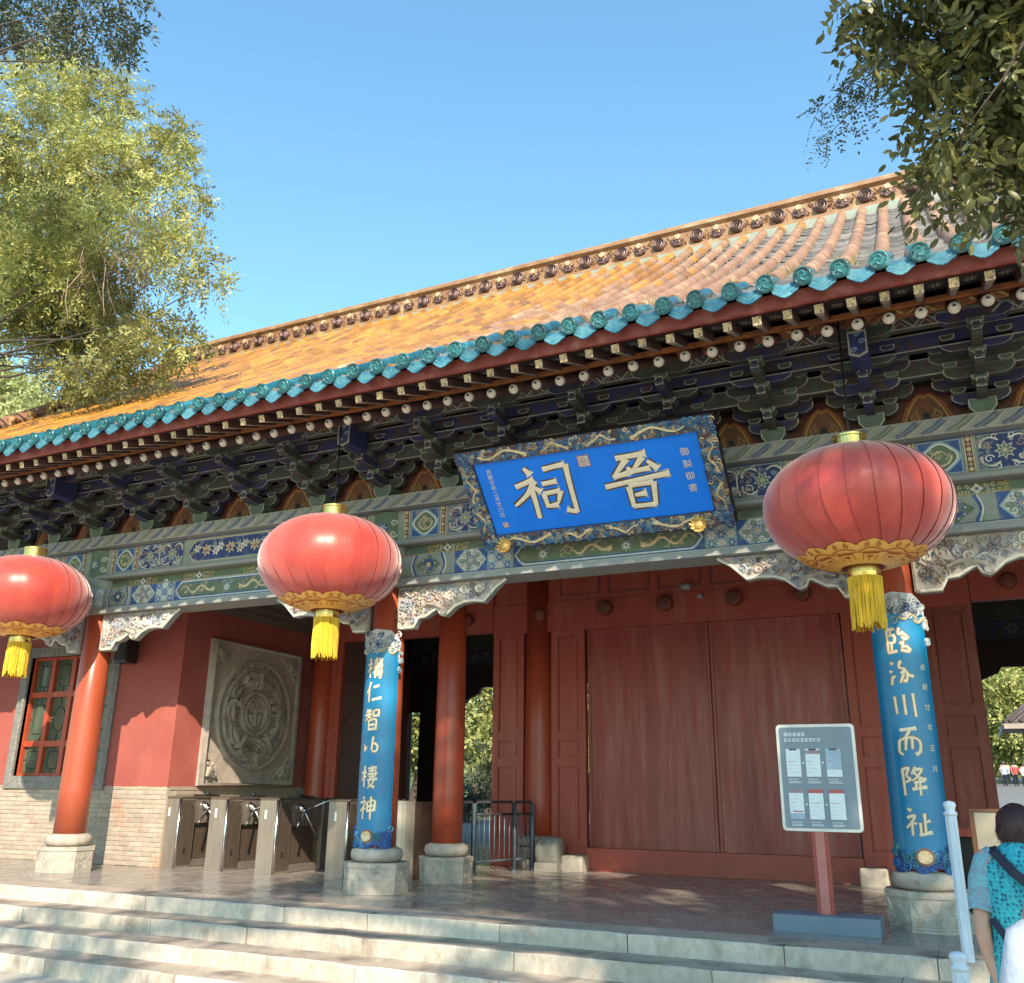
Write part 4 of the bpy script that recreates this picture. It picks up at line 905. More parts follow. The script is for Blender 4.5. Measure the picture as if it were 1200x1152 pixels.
# descending ridge at the left gable with glazed ornaments
m = MB(); vs_ = []; n = 12
pr = [(-.16, -.05), (-.16, .22), (-.10, .30), (.06, .36), (.12, .30), (.16, .22), (.16, -.05)]
for i in range(n + 1):
    y_, z_, an = rs(SL[-1] * i / n)
    vs_ += [(-15.1 + u, y_, z_ + v) for u, v in pr]
q = len(pr); m.add(vs_, [(i * q + k, i * q + k + 1, (i + 1) * q + k + 1, (i + 1) * q + k) for i in range(n) for k in range(q - 1)], 0); m.add(vs_[:q], [tuple(range(q))], 0)
gr_ = m.build('gable_ridge', mat('gable_ridge_brown', (.30, .15, .10), (.24, .12, .08), 4, .6, .3), hall, origin=(-15.1, 10, 7))
m = MB(); m.lathe([(.0, -.14), (.07, -.12), (.10, -.03), (.08, .03), (.11, .09), (.07, .15), (0, .18)], 10); D = Deco(lambda u, v, h=0: Vector((.09 + h, u, v)), m, .01)
for k in range(6): D.curl(.08 * math.cos(k), .08 * math.sin(k), .04, 0, .022, 1, k, relief=.02)
orn = mesh_of(m, mat('ornament_brown', (.34, .17, .05), (.25, .11, .04), 12, .45))
for i in range(17): y_, z_, an = rs(.3 + SL[-1] * i / 17.5); inst('ridge_ornament', orn, gr_, (-14.92, y_, z_ + .16), (0, 0, R_.uniform(-.5, .5)))

# --- left room: brick wainscot, red plaster, barred lattice window, carved screen slab
WX0, WX1, WY = -15.1, -10.65, 10.65
wx0, wx1, wz0, wz1 = -14.0, -12.1, 1.24, 3.13
m = MB()
for a, b, c, d in ((WX0, wx0, 1.1, 4.6), (wx1, WX1, 1.1, 4.6), (wx0, wx1, 1.1, wz0), (wx0, wx1, wz1, 4.6)): m.box(a, b, WY, WY + .3, c, d, 0)
m.box(WX1 - .3, WX1, WY + .301, 13.95, 1.1, 4.6, 0)
m.box(WX0, WX1 - .008, WY + .008, WY + .3, 0, 1.099, 1); m.box(WX1 - .3, WX1 - .008, WY + .301, 13.95, 0, 1.099, 1)
lw = m.build('room_wall', [plaster_red, mortar], hall, origin=(WX1, WY, 0))
bl, bh, bd = .245, .058, .05
bms = []
for k in range(3):
    b = MB(); e = .004; b.bbox(e, bl - .009 - e, 0, bd, 0, bh - .009, .004 + .002 * k); bms.append(mesh_of(b, brick_m))
hb = MB(); hb.bbox(.004, bl / 2 - .011, 0, bd, 0, bh - .009, .005); hb_me = mesh_of(hb, brick_m)
brr = random.Random(4); stuffb = MB(); nb = 0
row = 0; z = .01
while z < 1.09:
    x = WX1 - bl - (0 if row % 2 else bl / 2)
    if row % 2 == 0: inst('brick', hb_me, lw, (WX1 - bl / 2 + .004, WY + brr.uniform(-.002, .002), z))
    while x > WX0:
        if x > -14.35: inst('brick', brr.choice(bms), lw, (x, WY + brr.uniform(-.004, .003), z)); nb += 1
        else: stuffb.bbox(x + .004, x + bl - .009, WY, WY + bd, z, z + bh - .009, .004)
        x -= bl
    y = WY + .055 + (bl / 2 if row % 2 else 0)
    while y < 13.7:
        yy = y; stuffb.add([(WX1 + .002 - p[1], yy + p[0], p[2]) for p in [(a, b_, c) for c in (z, z + bh - .009) for (a, b_) in ((.004, 0), (bl - .009, 0), (bl - .009, bd), (.004, bd))]],
                           [(0, 3, 2, 1), (4, 5, 6, 7), (0, 1, 5, 4), (1, 2, 6, 5), (2, 3, 7, 6), (3, 0, 4, 7)]); y += bl
    z += bh + .0075; row += 1
stuffb.build('brick_rest', brick_m, lw, kind='stuff')
# grey carved stone surround and the red window
m = MB(); fy = WY - .035
for a, b, c, d in ((wx0 - .17, wx0, wz0 - .19, wz1 + .16), (wx1, wx1 + .17, wz0 - .19, wz1 + .16), (wx0, wx1, wz0 - .19, wz0), (wx0, wx1, wz1, wz1 + .16)): m.box(a, b, fy, WY + .12, c, d, 0)
D = Deco(front(fy), m, .003)
for zz in np.arange(wz0 - .1, wz1 + .1, .085):
    for X in (wx0 - .085, wx1 + .085): D.stroke([(X - .05, zz), (X + .01, zz), (X + .01, zz + .05), (X + .05, zz + .05), (X + .05, zz)], .012, 1, relief=.006)
for xx in np.arange(wx0 + .05, wx1 - .05, .11):
    for Z in (wz0 - .095, wz1 + .08): D.stroke([(xx, Z - .045), (xx, Z + .01), (xx + .06, Z + .01), (xx + .06, Z - .045)], .012, 1, relief=.006)
wf = m.build('window_surround', [stone_frame, mat('stone_key', (.30, .285, .255), None, 12, .85)], hall, origin=(wx0, WY, wz0))
m = MB(); gy = WY + .10
nx_, zsp = 4, [wz0, wz0 + .50, wz0 + 1.28, wz1]
cw = (wx1 - wx0) / nx_
for i in range(nx_ + 1):
    X = wx0 + cw * i; a, b = max(wx0, X - .045), min(wx1, X + .045); m.box(a, b, gy - .05, gy + .04, wz0, wz1, 0)
for zz in zsp:
    for i in range(nx_): m.box(wx0 + cw * i + .046, wx0 + cw * (i + 1) - .046, gy - .045, gy + .035, max(wz0, zz - .045), min(wz1, zz + .045), 0)
sash = m.build('window_sash', red_lacquer, wf)
for i in range(nx_):
    for j in range(3):
        a, b, c, d = wx0 + cw * i + .046, wx0 + cw * (i + 1) - .046, zsp[j] + .046, zsp[j + 1] - .046
        m = MB(); m.box(a, b, gy + .012, gy + .02, c, d); m.build('pane', glass_g, wf, origin=(a, gy, c))
        m = MB(); D = Deco(front(gy + .006), m, .001); u, v = (a + b) / 2, (c + d) / 2; w, h = (b - a) * .30, (d - c) * .33
        if j == 1 and i % 2: D.ring(u, v, min(w, h) * 1.15, .016, 0, 20, 1.5, relief=.012)
        else: D.stroke([(u - w, v - h * .8), (u - w, v + h * .8), (u - w * .8, v + h), (u + w * .8, v + h), (u + w, v + h * .8), (u + w, v - h * .8), (u + w * .8, v - h), (u - w * .8, v - h)], .016, 0, closed=True, relief=.012)
        k = h * 1.15 if j == 1 and i % 2 else h
        for p, q_ in (((u, v + h), (u, d)), ((u, v - h), (u, c)), ((u - w, v), (a, v)), ((u + w, v), (b, v))): D.stroke([p, q_], .016, 0, relief=.012)
        m.build('lattice', mat('lattice_dark_green', (.03, .045, .03), None, 8, .6), wf, origin=(u, gy, v))
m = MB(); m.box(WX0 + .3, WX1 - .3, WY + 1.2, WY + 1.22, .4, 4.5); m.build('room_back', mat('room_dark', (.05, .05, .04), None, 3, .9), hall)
# carved stone slab on the side wall
m = MB(); sx = WX1 + .012; c_y, c_z, Ws, Hs = 12.31, 2.24, 2.20, 2.24
ym, zm = c_y, c_z
fm = lambda u, v, h=0: Vector((sx + .03 + h, ym + u, zm + v))
m.box(sx - .02, sx + .03, ym - Ws / 2, ym + Ws / 2, zm - Hs / 2, zm + Hs / 2, 0)
D = Deco(fm, m, .002)
D.stroke([(-Ws / 2 + .03, -Hs / 2 + .03), (Ws / 2 - .03, -Hs / 2 + .03), (Ws / 2 - .03, Hs / 2 - .03), (-Ws / 2 + .03, Hs / 2 - .03)], .06, 0, closed=True, relief=0.085)
for r, w in ((.87, .05), (.74, .045)): D.ring(0, .0, r, w, 0, 48, relief=0.076)
sr_ = random.Random(8)
for k in range(40):
    a = k * 2 * pi / 40; D.curl(.805 * math.cos(a), .805 * math.sin(a), .045, 0, .022, 1.1, a, 1 if k % 2 else -1, relief=0.031)
for r, w in ((.34, .05), (.255, .03)): D.ring(0, .02, r, w, 0, 32, relief=0.085)
for st in ([(-.15, .09), (.15, .09)], [(-.22, .0), (.22, .0)], [(0, .19), (0, -.21)], [(-.10, .17), (-.10, .04)], [(.10, .17), (.10, .04)], [(-.16, .15), (-.16, .05)], [(.16, .15), (.16, .05)], [(-.11, -.02), (-.10, -.12), (-.05, -.2)], [(.11, -.02), (.10, -.12), (.05, -.2)], [(-.06, .14), (.06, .14)]):
    D.stroke([(p[0], p[1] + .02) for p in st], .034, 0, relief=0.068)
for k in range(5):          # five bats round the medallion
    a = pi / 2 + k * 2 * pi / 5; ca, sa = math.cos(a), math.sin(a)
    T = lambda p, q: (ca * p - sa * q, .0 + sa * p + ca * q)
    D.stroke([T(.68, 0), T(.58, 0), T(.50, .0), T(.42, 0)], .13, 0, taper=(.7, .9), relief=0.153, smooth=3, wmid=1.2)
    D.disc(*T(.46, 0), .055, 0, 10, skirt=.11)
    for s_ in (-1, 1):
        D.stroke([T(.56, .03 * s_), T(.66, .14 * s_), T(.60, .27 * s_), T(.47, .33 * s_)], .13, 0, taper=(1.2, .3), relief=0.093, smooth=4)
        for t in (.10, .18, .26): D.stroke([T(.60, .05 * s_), T(.54 - .1 * t, t * s_), T(.42, (t + .03) * s_)], .022, 0, relief=0.119, smooth=3, taper=(1, .3))
        D.curl(*T(.43, .10 * s_), .04, 0, .02, 1.2, a, s_, relief=0.085); D.curl(*T(.66, .30 * s_), .06, 0, .03, 1.3, a, s_, relief=0.076)
        D.stroke([T(.45, .02 * s_), T(.40, .05 * s_)], .03, 0, relief=0.102)
for su in (-1, 1):
    for sv in (-1, 1):
        q = lambda p, r: (su * p, sv * r)
        D.stroke([q(.62, 1.0), q(.80, .84), q(1.0, .62)], .02, 0, relief=0.034)
        for t in range(5): D.stroke([q(.98, .98), q(.88 - .04 * (t % 2), .78 + .045 * t), q(.80 + .04 * t, .76 + .05 * (4 - t))], .05, 0, relief=0.076, smooth=3, taper=(.5, 1))
        D.petals(*q(.90, .90), .01, .09, 6, 0, .4); D.curl(*q(.80, .95), .05, 0, .024, 1.2, 0, su, relief=0.060); D.curl(*q(.96, .78), .05, 0, .024, 1.2, 2, sv, relief=0.060)
m.build('carved_slab', relief_stone, hall, origin=(sx, ym, zm))
m = MB(); pr = [(WX1 + .001, 3.78), (WX1 + .10, 3.86), (WX1 + .10, 3.92), (WX1 + .16, 3.98), (WX1 + .16, 4.05), (WX1 + .24, 4.12), (WX1 + .24, 4.2), (WX1 + .001, 4.2)]
m.prism(pr, lambda u, v, h: (u, h, v), WY + .02, 13.9); m.build('brick_cornice', mat('cornice_brown', (.16, .12, .09), (.10, .08, .06), 8, .8, .3), hall)

# --- the middle row: threshold, door leaves, moulded side panels, transom
GY = 13.75
def moulded(x0, x1, z0, z1, name='side_panel', mt=old_red, y=GY):
    m = MB(); m.box(x0, x1, y - .03, y + .05, z0, z1, 0); w = x1 - x0
    zs = [(z0 + .06, z0 + .06 + (z1 - z0) * .33), (z0 + .06 + (z1 - z0) * .33 + .14, z0 + .06 + (z1 - z0) * .33 + .40), (z0 + .06 + (z1 - z0) * .33 + .53, z1 - .08)]
    e = w * .2
    # raised frame: stiles and rails round three sunk fields
    fr = MB()
    for a, b in ((x0, x0 + e), (x1 - e, x1)): fr.box(a, b, y - .062, y - .031, z0, z1)
    zz = [z0] + [v for p in zs for v in p] + [z1]
    for i in range(0, len(zz), 2): fr.box(x0 + e + .001, x1 - e - .001, y - .060, y - .031, zz[i], zz[i + 1])
    p = m.build(name, mt, hall, origin=((x0 + x1) / 2, y, z0)); fr.build('panel_frame', mt, p)
    for a, b in zs:
        k = MB(); k.bbox(x0 + e + .02, x1 - e - .02, y - .042, y - .03, a + .02, b - .02, .004); k.build('sunk_field', mt, p, origin=((x0 + x1) / 2, y, a))
side_red = mat('panel_red', (0.38, 0.07, 0.04), (0.43, 0.12, 0.08), 8, 0.5, 0.3, 45, stretch=(1, 1, .1), contrast=(.5, .75))
moulded(-5.84, -5.27, .34, 3.55, mt=side_red); moulded(-6.87, -6.32, .34, 3.55, mt=side_red)
moulded(-1.40, -.83, .34, 3.55, mt=side_red); moulded(-.35, .27, .72, 3.55, mt=old_red)
moulded(-10.45, -9.88, .3, 3.75, mt=side_red)
m = MB(); m.box(-6.87, .27, GY - .08, GY + .08, 3.552, 4.02, 0); m.box(-6.87, .27, GY - .05, GY + .06, 4.022, 4.75, 0)
lt = m.build('door_lintel', side_red, hall, origin=(XC, GY, 3.6))
m = MB()
for k in range(6):
    a = -5.75 + .82 * k; fr = front(GY - .05)
    D = Deco(fr, m, .002); D.stroke([(a + .08, 4.12), (a + .74, 4.12), (a + .74, 4.62), (a + .08, 4.62)], .05, 0, closed=True, relief=.025)
m.build('transom_frames', old_red, lt)
for x in (-4.89, -3.92, -2.86, -1.89):
    m = MB(); m.lathe([(.115, 0), (.125, .03), (.125, .12), (.10, .15), (.0, .155)], 10, (x, GY - .08, 3.86), rot=Matrix.Rotation(pi / 2, 3, 'X'))
    D = Deco(plane((x, GY - .236, 3.86), (1, 0, 0), (0, 0, 1), (0, -1, 0)), m, .001)
    D.ring(0, 0, .075, .016, 1, 16, relief=.008); D.petals(0, 0, .01, .06, 8, 1); m.build('door_peg', [old_red, mat('peg_brown', (.13, .07, .045), None, 9, .6)], lt, origin=(x, GY, 3.86))
for x in (-7.35, -6.0, -.7, .75):
    m = MB(); m.lathe([(.10, 0), (.11, .03), (.11, .10), (.08, .13), (0, .135)], 10, (x, GY - .081, 3.82), rot=Matrix.Rotation(pi / 2, 3, 'X'))
    D = Deco(plane((x, GY - .217, 3.82), (1, 0, 0), (0, 0, 1), (0, -1, 0)), m, .001); D.ring(0, 0, .065, .014, 1, 16, relief=.008); m.build('door_peg', [old_red, MATS['peg_brown']], hall, origin=(x, GY, 3.82))
for a, b in ((-10.45, -6.881), (.281, 4.5)): m = MB(); m.box(a, b, GY - .08, GY + .08, 3.60, 4.75); m.build('side_lintel', side_red, hall, origin=(a, GY, 3.7))
for a, b, c, d in ((-6.87, -5.265, 0, .338), (-1.40, -.352, 0, .338), (-.35, .27, .62, .718)): m = MB(); m.box(a, b, GY - .045, GY + .06, c, d); m.build('sill_plate', side_red, hall, origin=(a, GY, .2))
m = MB(); m.box(-5.26, -1.405, GY - .10, GY + .06, 0, .315); m.build('threshold', mat('threshold_red', (.44, .085, .05), (.36, .07, .045), 5, .5, .2, 40), hall, origin=(XC, GY, .15))
for a, b in ((-5.24, -3.305), (-3.295, -1.42)):
    m = MB(); m.box(a, b, GY, GY + .07, .318, 3.55, 0)
    m.bbox(a, a + .05, GY - .018, GY - .001, .32, 3.54, .006); m.bbox(b - .05, b, GY - .018, GY - .001, .32, 3.54, .006)
    m.build('door_leaf', door_red, hall, origin=(a, GY, .32))
m = MB(); m.box(-.36, -.352, GY - .05, GY + .8, 0, .7); m.box(-.35, .27, GY + .1, GY + .9, 0, .61); m.build('recess_shade', black_p, hall)  # solid black boxes stand in for the shade inside the opening
# door stones
for a, b in ((-5.55, -5.22), (-1.44, -1.10)): m = MB(); m.bbox(a, b, GY - .42, GY - .12, 0, .22, .02); m.build('door_stone', plinth_stone, hall, origin=(a, GY - .3, 0))
m = MB(); m.lathe([(.0, -.17), (.19, -.17), (.21, -.12), (.21, .12), (.19, .17), (0, .17)], 20, (-5.72, GY - .38, .25), rot=Matrix.Rotation(pi / 2, 3, 'Y')); m.bbox(-5.9, -5.54, GY - .6, GY - .13, 0, .12, .02)
m.build('door_drum_stone', plinth_stone, hall, origin=(-5.7, GY - .3, 0))
# dark leaf and inner partitions seen through the left bay
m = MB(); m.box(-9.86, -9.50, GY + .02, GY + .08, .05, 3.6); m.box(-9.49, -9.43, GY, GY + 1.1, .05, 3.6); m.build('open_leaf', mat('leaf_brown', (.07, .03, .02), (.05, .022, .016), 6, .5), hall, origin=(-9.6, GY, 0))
# rear row: posts, painted beam, panels
RY = 17.9
m = MB(); m.box(-15, 8.3, RY - .15, RY + .15, 3.62, 4.75, 0); D = Deco(front(RY - .15), m, .003)
D.rect(-11, 3, 3.66, 3.98, 1); D.rect(-11, 3, 4.02, 4.6, 2)
D.stroke([(-11, 4.0), (3, 4.0)], .03, 4)
for k in range(12):
    x = -10.6 + k * .62
    if x > -6.5 and x < .2: continue
    D.petals(x, 3.82, .02, .12, 6, 3, k); D.petals(x, 4.3, .02, .2, 6, 4, k); D.curl(x + .3, 4.3, .15, 4, .04); D.curl(x + .25, 3.82, .1, 3, .03)
for x in np.arange(.3, 3, .62): D.petals(x, 3.82, .02, .12, 6, 3, x); D.petals(x, 4.3, .02, .2, 6, 4, x)
m.build('rear_beam', [dark_wood, arm_navy, arm_green, mat('rear_paint', (.16, .15, .12), None, 9, .7), mat('rear_paint_red', (.15, .09, .06), None, 9, .7)], hall, origin=(XC, RY, 4))
for x, s_, zb in ((-9.62, 1, 3.12), (-6.35, -1, 3.12), (.32, 1, 3.15), (4.2, -1, 3.15)):
    m = MB(); m.prism([(x, 3.625), (x + s_ * 1.1, 3.625), (x + s_ * .38, 3.22), (x + s_ * .3, zb - .05), (x + s_ * .05, zb - .15), (x, zb - .25)], lambda u, v, h: Vector((u, RY + h, v)), -.06, .06); m.build('rear_brace', dark_wood, hall, origin=(x, RY, 3.4))
for a, b in ((.27, 4.4), (-9.6, -6.35)): m = MB(); m.box(a, b, RY - .05, RY + .05, 3.20, 3.615); m.build('rear_lower_beam', dark_wood, hall)
for a, b, c in ((-15, -10.98, 0), (-10.97, -10.76, 2.71), (-10.75, -9.66, 0), (-6.1, .05, 0), (4.45, 8.3, 0)): m = MB(); m.box(a, b, RY - .04, RY + .04, c, 3.61); m.build('rear_partition', dark_wood, hall, origin=(a, RY, 0))
m = MB(); m.box(-15, 8.3, 9.95, 18.1, 4.76, 4.82); m.build('ceiling', dark_wood, hall)
for q in ((-15.1, -15.0, 10.96, 18), (8.2, 8.3, 11.01, 18), (4.7, 8.3, 10.7, 11)): m = MB(); m.box(*q, 0, 4.75); m.build('end_wall', plaster_red, hall)

# ------------------------------------------------------------------ name board with blue field and dragon frame
TB = Vector((0, -.82, .875)).normalized(); NB = Vector((0, -.875, -.82)).normalized()
pl_o = (-3.28, 9.17, 3.765)
plaque = thing('name_board', 'large blue name board with two cream characters in a dragon frame under the eave', 'name board', pl_o)
fmB = plane(pl_o, (1, 0, 0), TB, NB)
X_ = lambda x: x + 3.28
m = MB(); hw_ = 1.425; H_ = 1.2
m.prism([(-hw_ - .01, -.01), (hw_ + .01, -.01), (hw_ + .01, H_ + .01), (-hw_ - .01, H_ + .01)], fmB, -.06, .02, 0)
m.build('backing', mat('frame_black', (.02, .012, .012), None, 8, .5), plaque)
m = MB(); m.prism([(-1.24, .16), (1.24, .16), (1.24, 1.045), (-1.24, 1.045)], fmB, .021, .03, 0); m.build('field', board_blue, plaque)
FB = lambda u, v, h=0: fmB(u, v, .03 + h)
def inner_frame():
    m = MB(); D = Deco(lambda u, v, h=0: fmB(u, v, .021 + h), m, .001)
    rr = random.Random(12)
    bands = [(-hw_, hw_, .0, .145), (-hw_, hw_, 1.06, 1.2), (-hw_, -1.255, .146, 1.059), (1.255, hw_, .146, 1.059)]
    for a, b, c, d in bands: m.prism([(a, c), (b, c), (b, d), (a, d)], fmB, .020, .045, 0)
    m2 = Deco(lambda u, v, h=0: fmB(u, v, .045 + h), m, .001)
    for a, b, c, d in bands:
        n = int((b - a) * (d - c) * 1300)
        for k in range(n):
            u, v = rr.uniform(a + .008, b - .008), rr.uniform(c + .008, d - .008)
            m2.curl(u, v, rr.uniform(.018, .032), rr.choice([1, 2, 2, 2, 3, 8, 4]), rr.uniform(.011, .016), rr.uniform(.9, 1.4), rr.random() * 6, rr.choice([-1, 1]), relief=.012)
    for (x, y) in ((-hw_ + .08, .07), (hw_ - .08, .07), (-hw_ + .08, 1.13), (hw_ - .08, 1.13)):
        for k in range(14): m2.curl(x + rr.uniform(-.07, .07), y + rr.uniform(-.06, .06), .03, rr.choice([1, 2, 1]), .016, 1.2, rr.random() * 6, relief=.018)
    E = 0.018
    m2.stroke([(-1.247, .153), (1.247, .153), (1.247, 1.052), (-1.247, 1.052)], .014, 0, closed=True, relief=.004)
    
    def drg(P, w):
        m2.stroke(P, w * 1.35, 7, taper=(.35, 1.0), relief=w * .8, smooth=5)
        hx, hy = P[-1]; m2.disc(hx, hy, w * .7, 7, 9, skirt=w * .35); dx, dy = hx - P[-2][0], hy - P[-2][1]; d = math.hypot(dx, dy); dx /= d; dy /= d
        for t in (-1, 1): m2.stroke([(hx, hy), (hx + dx * .03 - dy * .02 * t, hy + dy * .03 + dx * .02 * t)], .010, 7, relief=.014)
        for q in P[1:-1]:
            for t in (-1, 1): m2.stroke([q, (q[0] + .012, q[1] + .024 * t), (q[0] + .03, q[1] + .026 * t)], .008, 7, relief=.010)
    for s_ in (-1, 1):
        for y0_, o in ((.073, 1), (1.13, -1)):
            drg([(s_ * (1.15 - .11 * k), y0_ + o * .038 * math.sin(k * 1.5)) for k in range(6)], .036)
            drg([(s_ * (.42 - .075 * k), y0_ + o * .04 * math.sin(k * 1.8 + 1)) for k in range(5)], .032)
        drg([(s_ * (1.34 + .035 * math.sin(k * 1.7)), .95 - .07 * k) for k in range(6)], .030); drg([(s_ * (1.34 + .035 * math.sin(k * 1.7 + 1)), .22 + .06 * k) for k in range(5)], .030)
    m.build('dragon_frame', [mat('frame_ground', (.05, .10, .22), (.14, .07, .05), 14, .5, contrast=(.45, .55)), blue_p, mat('frame_skyblue', (.06, .26, .46), None, 9, .5), mat('frame_rust', (.22, .09, .05), None, 9, .5), mat('frame_tan', (.60, .44, .25), None, 9, .5), navy_p, black_p, mat('dragon_cream', (.78, .62, .38), (.68, .50, .26), 18, .4), mat('frame_pale', (.74, .60, .36), None, 9, .45)], plaque)
inner_frame()
CI = [[(-3.958, .921), (-3.90, .831)], [(-4.11, .713), (-3.873, .777)], [(-3.877, .763), (-3.994, .616), (-4.18, .491)], [(-3.939, .66), (-3.935, .504), (-3.942, .308)], [(-3.90, .681), (-3.835, .616)],
      [(-3.744, .875), (-3.60, .893), (-3.479, .902)], [(-3.479, .905), (-3.488, .679), (-3.493, .326)], [(-3.493, .336), (-3.54, .345), (-3.603, .374)], [(-3.799, .708), (-3.62, .721)], [(-3.814, .60), (-3.805, .426)], [(-3.814, .592), (-3.61, .608)], [(-3.61, .608), (-3.682, .455)], [(-3.816, .437), (-3.677, .445)]]
JIN = [[(-2.922, .88), (-2.594, .892)], [(-2.808, .863), (-2.997, .672)], [(-2.997, .672), (-2.823, .70)], [(-2.824, .767), (-2.78, .687)], [(-2.64, .859), (-2.78, .713)], [(-2.78, .713), (-2.583, .725)], [(-2.601, .809), (-2.505, .701)],
       [(-3.109, .573), (-2.726, .613), (-2.397, .641)], [(-2.861, .547), (-2.859, .308)], [(-2.859, .555), (-2.587, .565)], [(-2.587, .572), (-2.623, .30)], [(-2.816, .441), (-2.682, .451)], [(-2.86, .314), (-2.621, .311)]]
for nm, G in (('character', CI), ('character', JIN)):
    m = MB(); D = Deco(FB, m, .002); D.rel = .006; D.glyph([[(X_(a), b) for a, b in s_] for s_ in G], 0, 0, 1, 1, .086, 0, 1, 1.18); m.build(nm, [char_gold, char_edge], plaque)
for str_, u_, v_, sz, stp in (('御製御書', -2.20, .85, .095, 1.42), ('貞觀廿年二月廿六日', -4.37, .94, .062, 1.08)):
    for k, ch in enumerate(str_): m = MB(); text_on(m, ch, FB, X_(u_), v_ - k * sz * stp, sz, 0); m.build('small_character', char_lt, plaque)
for u, v, s_ in ((-3.266, .905, .068), (-4.37, .275, .034)):
    m = MB(); D = Deco(FB, m, .003); u = X_(u); D.rect(u - s_, u + s_, v - s_, v + s_, 2); D.rect(u - s_ * .82, u + s_ * .82, v - s_ * .82, v + s_ * .82, 1)
    for k in range(4): D.stroke([(u - s_ * .6 + s_ * .4 * k, v - s_ * .6), (u - s_ * .6 + s_ * .4 * k, v + s_ * .6)], s_ * .12, 2); D.stroke([(u - s_ * .6, v - s_ * .6 + s_ * .4 * k), (u + s_ * .6 - s_ * .4 * (k % 2), v - s_ * .6 + s_ * .4 * k)], s_ * .12, 2)
    m.build('seal', [char_lt, white_p, mat('seal_mauve', (.34, .16, .24), None, 9, .6)], plaque)
for u in (-4.43, -2.21):
    m = MB(); c = fmB(X_(u), .035, .10)
    m.lathe([(.0, -.06), (.05, -.05), (.06, 0), (.045, .05), (.0, .07)], 12, c, rot=Matrix.Rotation(-.5, 3, 'X'))
    for k in range(12):
        a = k * 2 * pi / 12; d = Vector((math.cos(a), -.35, math.sin(a))); t = Vector((-math.sin(a), 0, math.cos(a)))
        m.add([c + d * .03 - t * .018, c + d * .062 - t * .022, c + d * .098 + Vector((0, -.025, .02)), c + d * .062 + t * .022, c + d * .03 + t * .018, c + d * .06 + Vector((0, -.025, 0))], [(0, 1, 5), (1, 2, 5), (2, 3, 5), (3, 4, 5), (4, 0, 5)], 0, True)
    m.build('lotus_knob', gold_p, plaque, origin=tuple(c))

